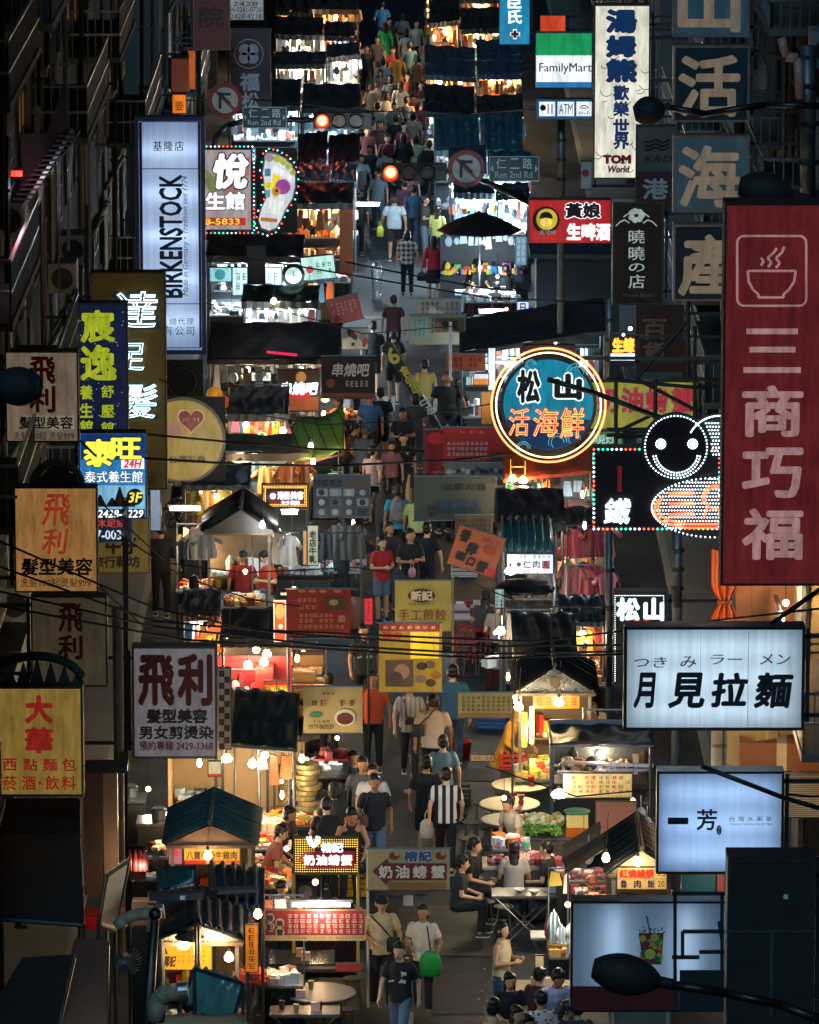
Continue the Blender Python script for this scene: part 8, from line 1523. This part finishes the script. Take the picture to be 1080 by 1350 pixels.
    for i,p in enumerate(list(PEOPLE)):
        if i%3==0 and len(p['label'].split())<11 and not any(w in p['label'] for w in('seated','cook','plaid','strap','striped','large','broad','raincoat','heavy')) and abs(abs(p.rotation_euler.z)-math.pi)<.6:
            k=p.scale[0];c,cn=(('#16181c','black'),('#2a3a4a','navy'),('#5a3a2a','brown'),('#6a6c6a','grey'))[i%4];v=Matrix.Rotation(p.rotation_euler.z,3,'Z')@Vector((0,.17,1.02))*k+p.location
            r=thing('backpack',cn+' backpack worn by the '+p['label'],'backpack',v,p.rotation_euler.z);MB().lathe([(.10,0),(.15,.03),(.155,.3),(.12,.4),(.03,.43)],P(c,.7),n=14,sy=.5).build('bag_body',r,smooth=True);MB().lathe([(.09,.04),(.11,.07),(.10,.2)],P(c,.6),(0,.05,0),12,1,.4).build('front_pocket',r)
            for s in(-1,1):MB().path([(s*.09,-.03,.38),(s*.11,-.16,.40),(s*.12,-.28,.30)],.014,BLACK,5).build('strap',r)
    A=person
    far=[(490,112,'#5a5048','olive brown jacket'),(502,92,'#8a6a60','dusty rose top'),(515,100,'#22262c','dark navy coat like shirt'),(538,96,'#a04a2a','rust orange top'),(528,108,'#b8a890','pale cream shirt'),(546,118,'#4a2a2c','dark wine top'),(520,136,'#7a7068','taupe top'),(490,150,'#b09a88','light sand top'),(532,162,'#6a2c30','brick red top'),
           (508,196,'#8a7a70','mushroom coloured top'),(554,204,'#4a5a60','blue grey top'),(524,210,'#2a2226','black brown top'),(542,220,'#8f5a50','clay coloured top'),(462,128,'#6a5a58','mauve grey top at the stalls'),(574,170,'#a89a88','ivory top by the tarps'),(566,118,'#3a4a54','steel blue top by the black canopy'),(498,48,'#6a5a50','khaki brown top'),(536,40,'#a8988a','greyish white top'),(514,24,'#3a2a2a','dark brown top'),(556,60,'#2a3a3a','dark green top')]
    for i,(x,y,c,t) in enumerate(far):A(x,y,'person in the densest part of the far crowd: '+t,(180,0,176,20,184)[i%5],('walk2','walk','stand','bag')[i%4],1.6+.04*(i%4),tc=c,bc=('#1a1c22','#33302c','#26303a')[i%3],hair=('short','long','bob')[i%3],hc='kbk'[i%3])
    mid=[(603,1128,90,'sit','#24282c','diner with a dark jacket behind the seated man in black'),(748,760,250,'sit','#5a6468','seated diner in grey beside the round black kiosk'),(736,800,200,'sit','#2a3a3a','seated diner in dark green near the round black kiosk'),(768,742,180,'stand','#7a2a2c','shopper in brick red by the clothes rails'),(790,770,200,'stand','#b0aaa4','shopper in off white by the clothes rails'),(256,760,180,'stand','#15191c','dark shopper left of the two red stall keepers'),
           (470,612,170,'walk','#a09088','passer-by in a faded pink shirt behind the food photo poster'),(506,632,180,'walk2','#2a2c30','passer-by in charcoal beside the teal shirt'),(470,470,90,'phone','#3a2c28','customer in brown at the skewer stall'),(548,520,180,'walk','#2c3034','passer-by in slate left of the large man in black'),(612,560,180,'walk2','#3a3436','passer-by in dusk grey right of the feather flag'),(450,700,160,'stand','#1c2024','customer in black at the hanging shirts'),
           (466,990,10,'walk','#3a4044','boy in dark grey behind the walking trio'),(440,1040,180,'reach','#2a2c30','customer in black at the seafood grill'),(352,1090,90,'reach','#8a4a3a','helper in rust red behind the gold LED crab sign'),(640,780,180,'sit','#3a3c40','diner in dark grey at the long white table'),(658,790,200,'sit','#8f8a86','diner in light grey at the long white table'),(694,1336,20,'sit','#8f7a6a','seated person in tan at the bottom edge'),(764,1322,200,'sit','#2c3236','seated person in slate right of the orange lit face'),(730,500,180,'stand','#2a3034','customer under the slanting black awning'),(660,500,180,'stand','#50585c','customer in grey under the slanting black awning')]
    for i,(x,y,f,po,c,t) in enumerate(mid):A(x,y,t,f,po,1.64+.03*(i%3),tc=c,bc=('#15171c','#28303a')[i%2],hair=('short','bob','short','long')[i%4])
    # patches, drains and litter on the road
    q=random.Random(55);RP=[P('#101418',.7,.3),P('#23292e',.65,.3),P('#171c20',.5,.3)]
    for i in range(16):
        x,y=q.uniform(-2.6,2.6),q.uniform(78,128);w,l=q.uniform(.5,1.6),q.uniform(.6,3);pts=[(x-w/2,y-l/2),(x+w/2,y-l/2+q.uniform(-.2,.2)),(x+w/2+q.uniform(-.1,.1),y+l/2),(x-w/2,y+l/2)]
        m=MB();z=.0105+i*.0003;m.add([(a,b,zz) for zz in(z,z-.003) for a,b in pts],[(0,1,2,3),(0,4,5,1),(1,5,6,2),(2,6,7,3),(3,7,4,0)],RP[i%3]);struct(m.build('road_patch'))
    for i in range(9):
        x,y,rr=q.uniform(-2,2.2),q.uniform(78,126),q.uniform(.25,.7);m=MB();n=18;pts=[(x+rr*q.uniform(.7,1.1)*math.cos(k*6.283/n),y+rr*1.6*q.uniform(.7,1.1)*math.sin(k*6.283/n)) for k in range(n)]
        m.add([(a,b,z) for z in(.0165+i*.0002,.014) for a,b in pts],[tuple(range(n))]+[(k,n+k,n+(k+1)%n,(k+1)%n) for k in range(n)],P('#0a0e11',.12,.2,bump=0));struct(m.build('puddle'))
    m=MB()
    for _ in range(260):x,y=q.uniform(-3.4,3.4),q.uniform(77,140);m.box(x,y,.02,q.uniform(.02,.09),q.uniform(.02,.07),.006,P(q.choice(['#8a8a84','#5a4a3a','#b8b4aa','#6a2a26','#3a4a3a'])),rz=q.uniform(0,3),rx=q.uniform(-.2,.2))
    m.build('litter',stuff=True)
    # buckets, crates, gas cylinders at the stall feet
    its=[(470,1250,'bucket','blue plastic bucket by the bottom left tables'),(352,1320,'bucket','grey bucket left of the bottom tables'),(600,1060,'crate','dark plastic crate at the foot of the round cream tables'),(648,960,'crate','blue crate behind the yellow raincoat person'),(456,930,'crate','grey crate at the edge of the walkway by the phone banner'),(590,905,'gas','grey gas cylinder left of the tan menu banner'),(470,830,'gas','rusty gas cylinder behind the red paper strip'),(470,680,'crate','green crate at the edge of the walkway by the eatery poster'),(612,760,'crate','white foam crate under the tilted orange banner'),(462,1180,'crate','yellow crate under the gold LED crab sign'),(610,1000,'bucket','red bucket near the flat paper sign')]
    for px,py,k,lab in its:
        v=on(px,py,0);c=P({'blue':'#2a5a8a','grey':'#6a6e70','dark':'#22282c','gree':'#2f6a4a','whit':'#b8bab8','yell':'#b8982a','red ':'#a82a22','rust':'#7a4a34'}[lab[:4]],.5)
        r=thing({'bucket':'bucket','crate':'plastic_crate','gas':'gas_cylinder'}[k],lab,k if k!='gas' else 'gas cylinder',(v.x,v.y,.02))
        if k=='bucket':MB().lathe([(.12,0),(.16,.28),(.17,.29),(.15,.28),(.11,.03)],c,n=18).build('pail',r,smooth=True);MB().path([(.17*math.cos(a*.314),0,.28+.1*math.sin(a*.314)) for a in range(11)],.005,GAL,4).build('handle',r)
        elif k=='crate':
            MB().box(0,0,.015,.5,.34,.03,c).build('crate_floor',r)
            for z in(.08,.16,.24):
                for s in(-1,1):MB().box(0,s*.17,z,.5,.015,.055,c).build('slat',r);MB().box(s*.25,0,z,.015,.34,.055,c).build('slat',r)
            m=MB();[m.box(a*.245,b*.165,.14,.03,.03,.28,c) for a in(-1,1) for b in(-1,1)];m.build('corner_post',r,stuff=True)
        else:MB().lathe([(.15,0),(.16,.05),(.16,.5),(.08,.62),(.03,.64)],c,n=16).build('tank',r,smooth=True);MB().lathe([(.09,.64),(.1,.74)],IRON,n=12).build('valve_guard',r)
    # extra cables and conduits tangled above the left stalls
    for i,(Y,pts,lab) in enumerate([(80,[(150,700),(240,760),(330,790),(400,800)],'loose cable looping from the crowned salon sign'),(81,[(128,770),(200,835),(300,850),(360,845)],'loose cable over the white salon sign'),(84,[(130,660),(220,742),(320,755),(470,748),(540,760)],'slack cable passing above the red stall keepers'),(95,[(210,500),(300,540),(420,560),(520,556),(660,530)],'slack cable crossing at the crosswalk'),(110,[(270,400),(380,412),(480,440),(600,430)],'slack cable crossing above the tilted red poster'),(76,[(640,1010),(760,1050),(870,1040)],'thin cable above the white menu board'),(88,[(600,760),(700,800),(810,800)],'thin cable above the round roofed kiosk')]):
        v=at(*pts[0],Y);o=MB().path([at(*p,Y)-v for p in pts],.012,BLACK,4).build('overhead_cable',loc=v,smooth=True);tag(o,lab,'cable')
more()
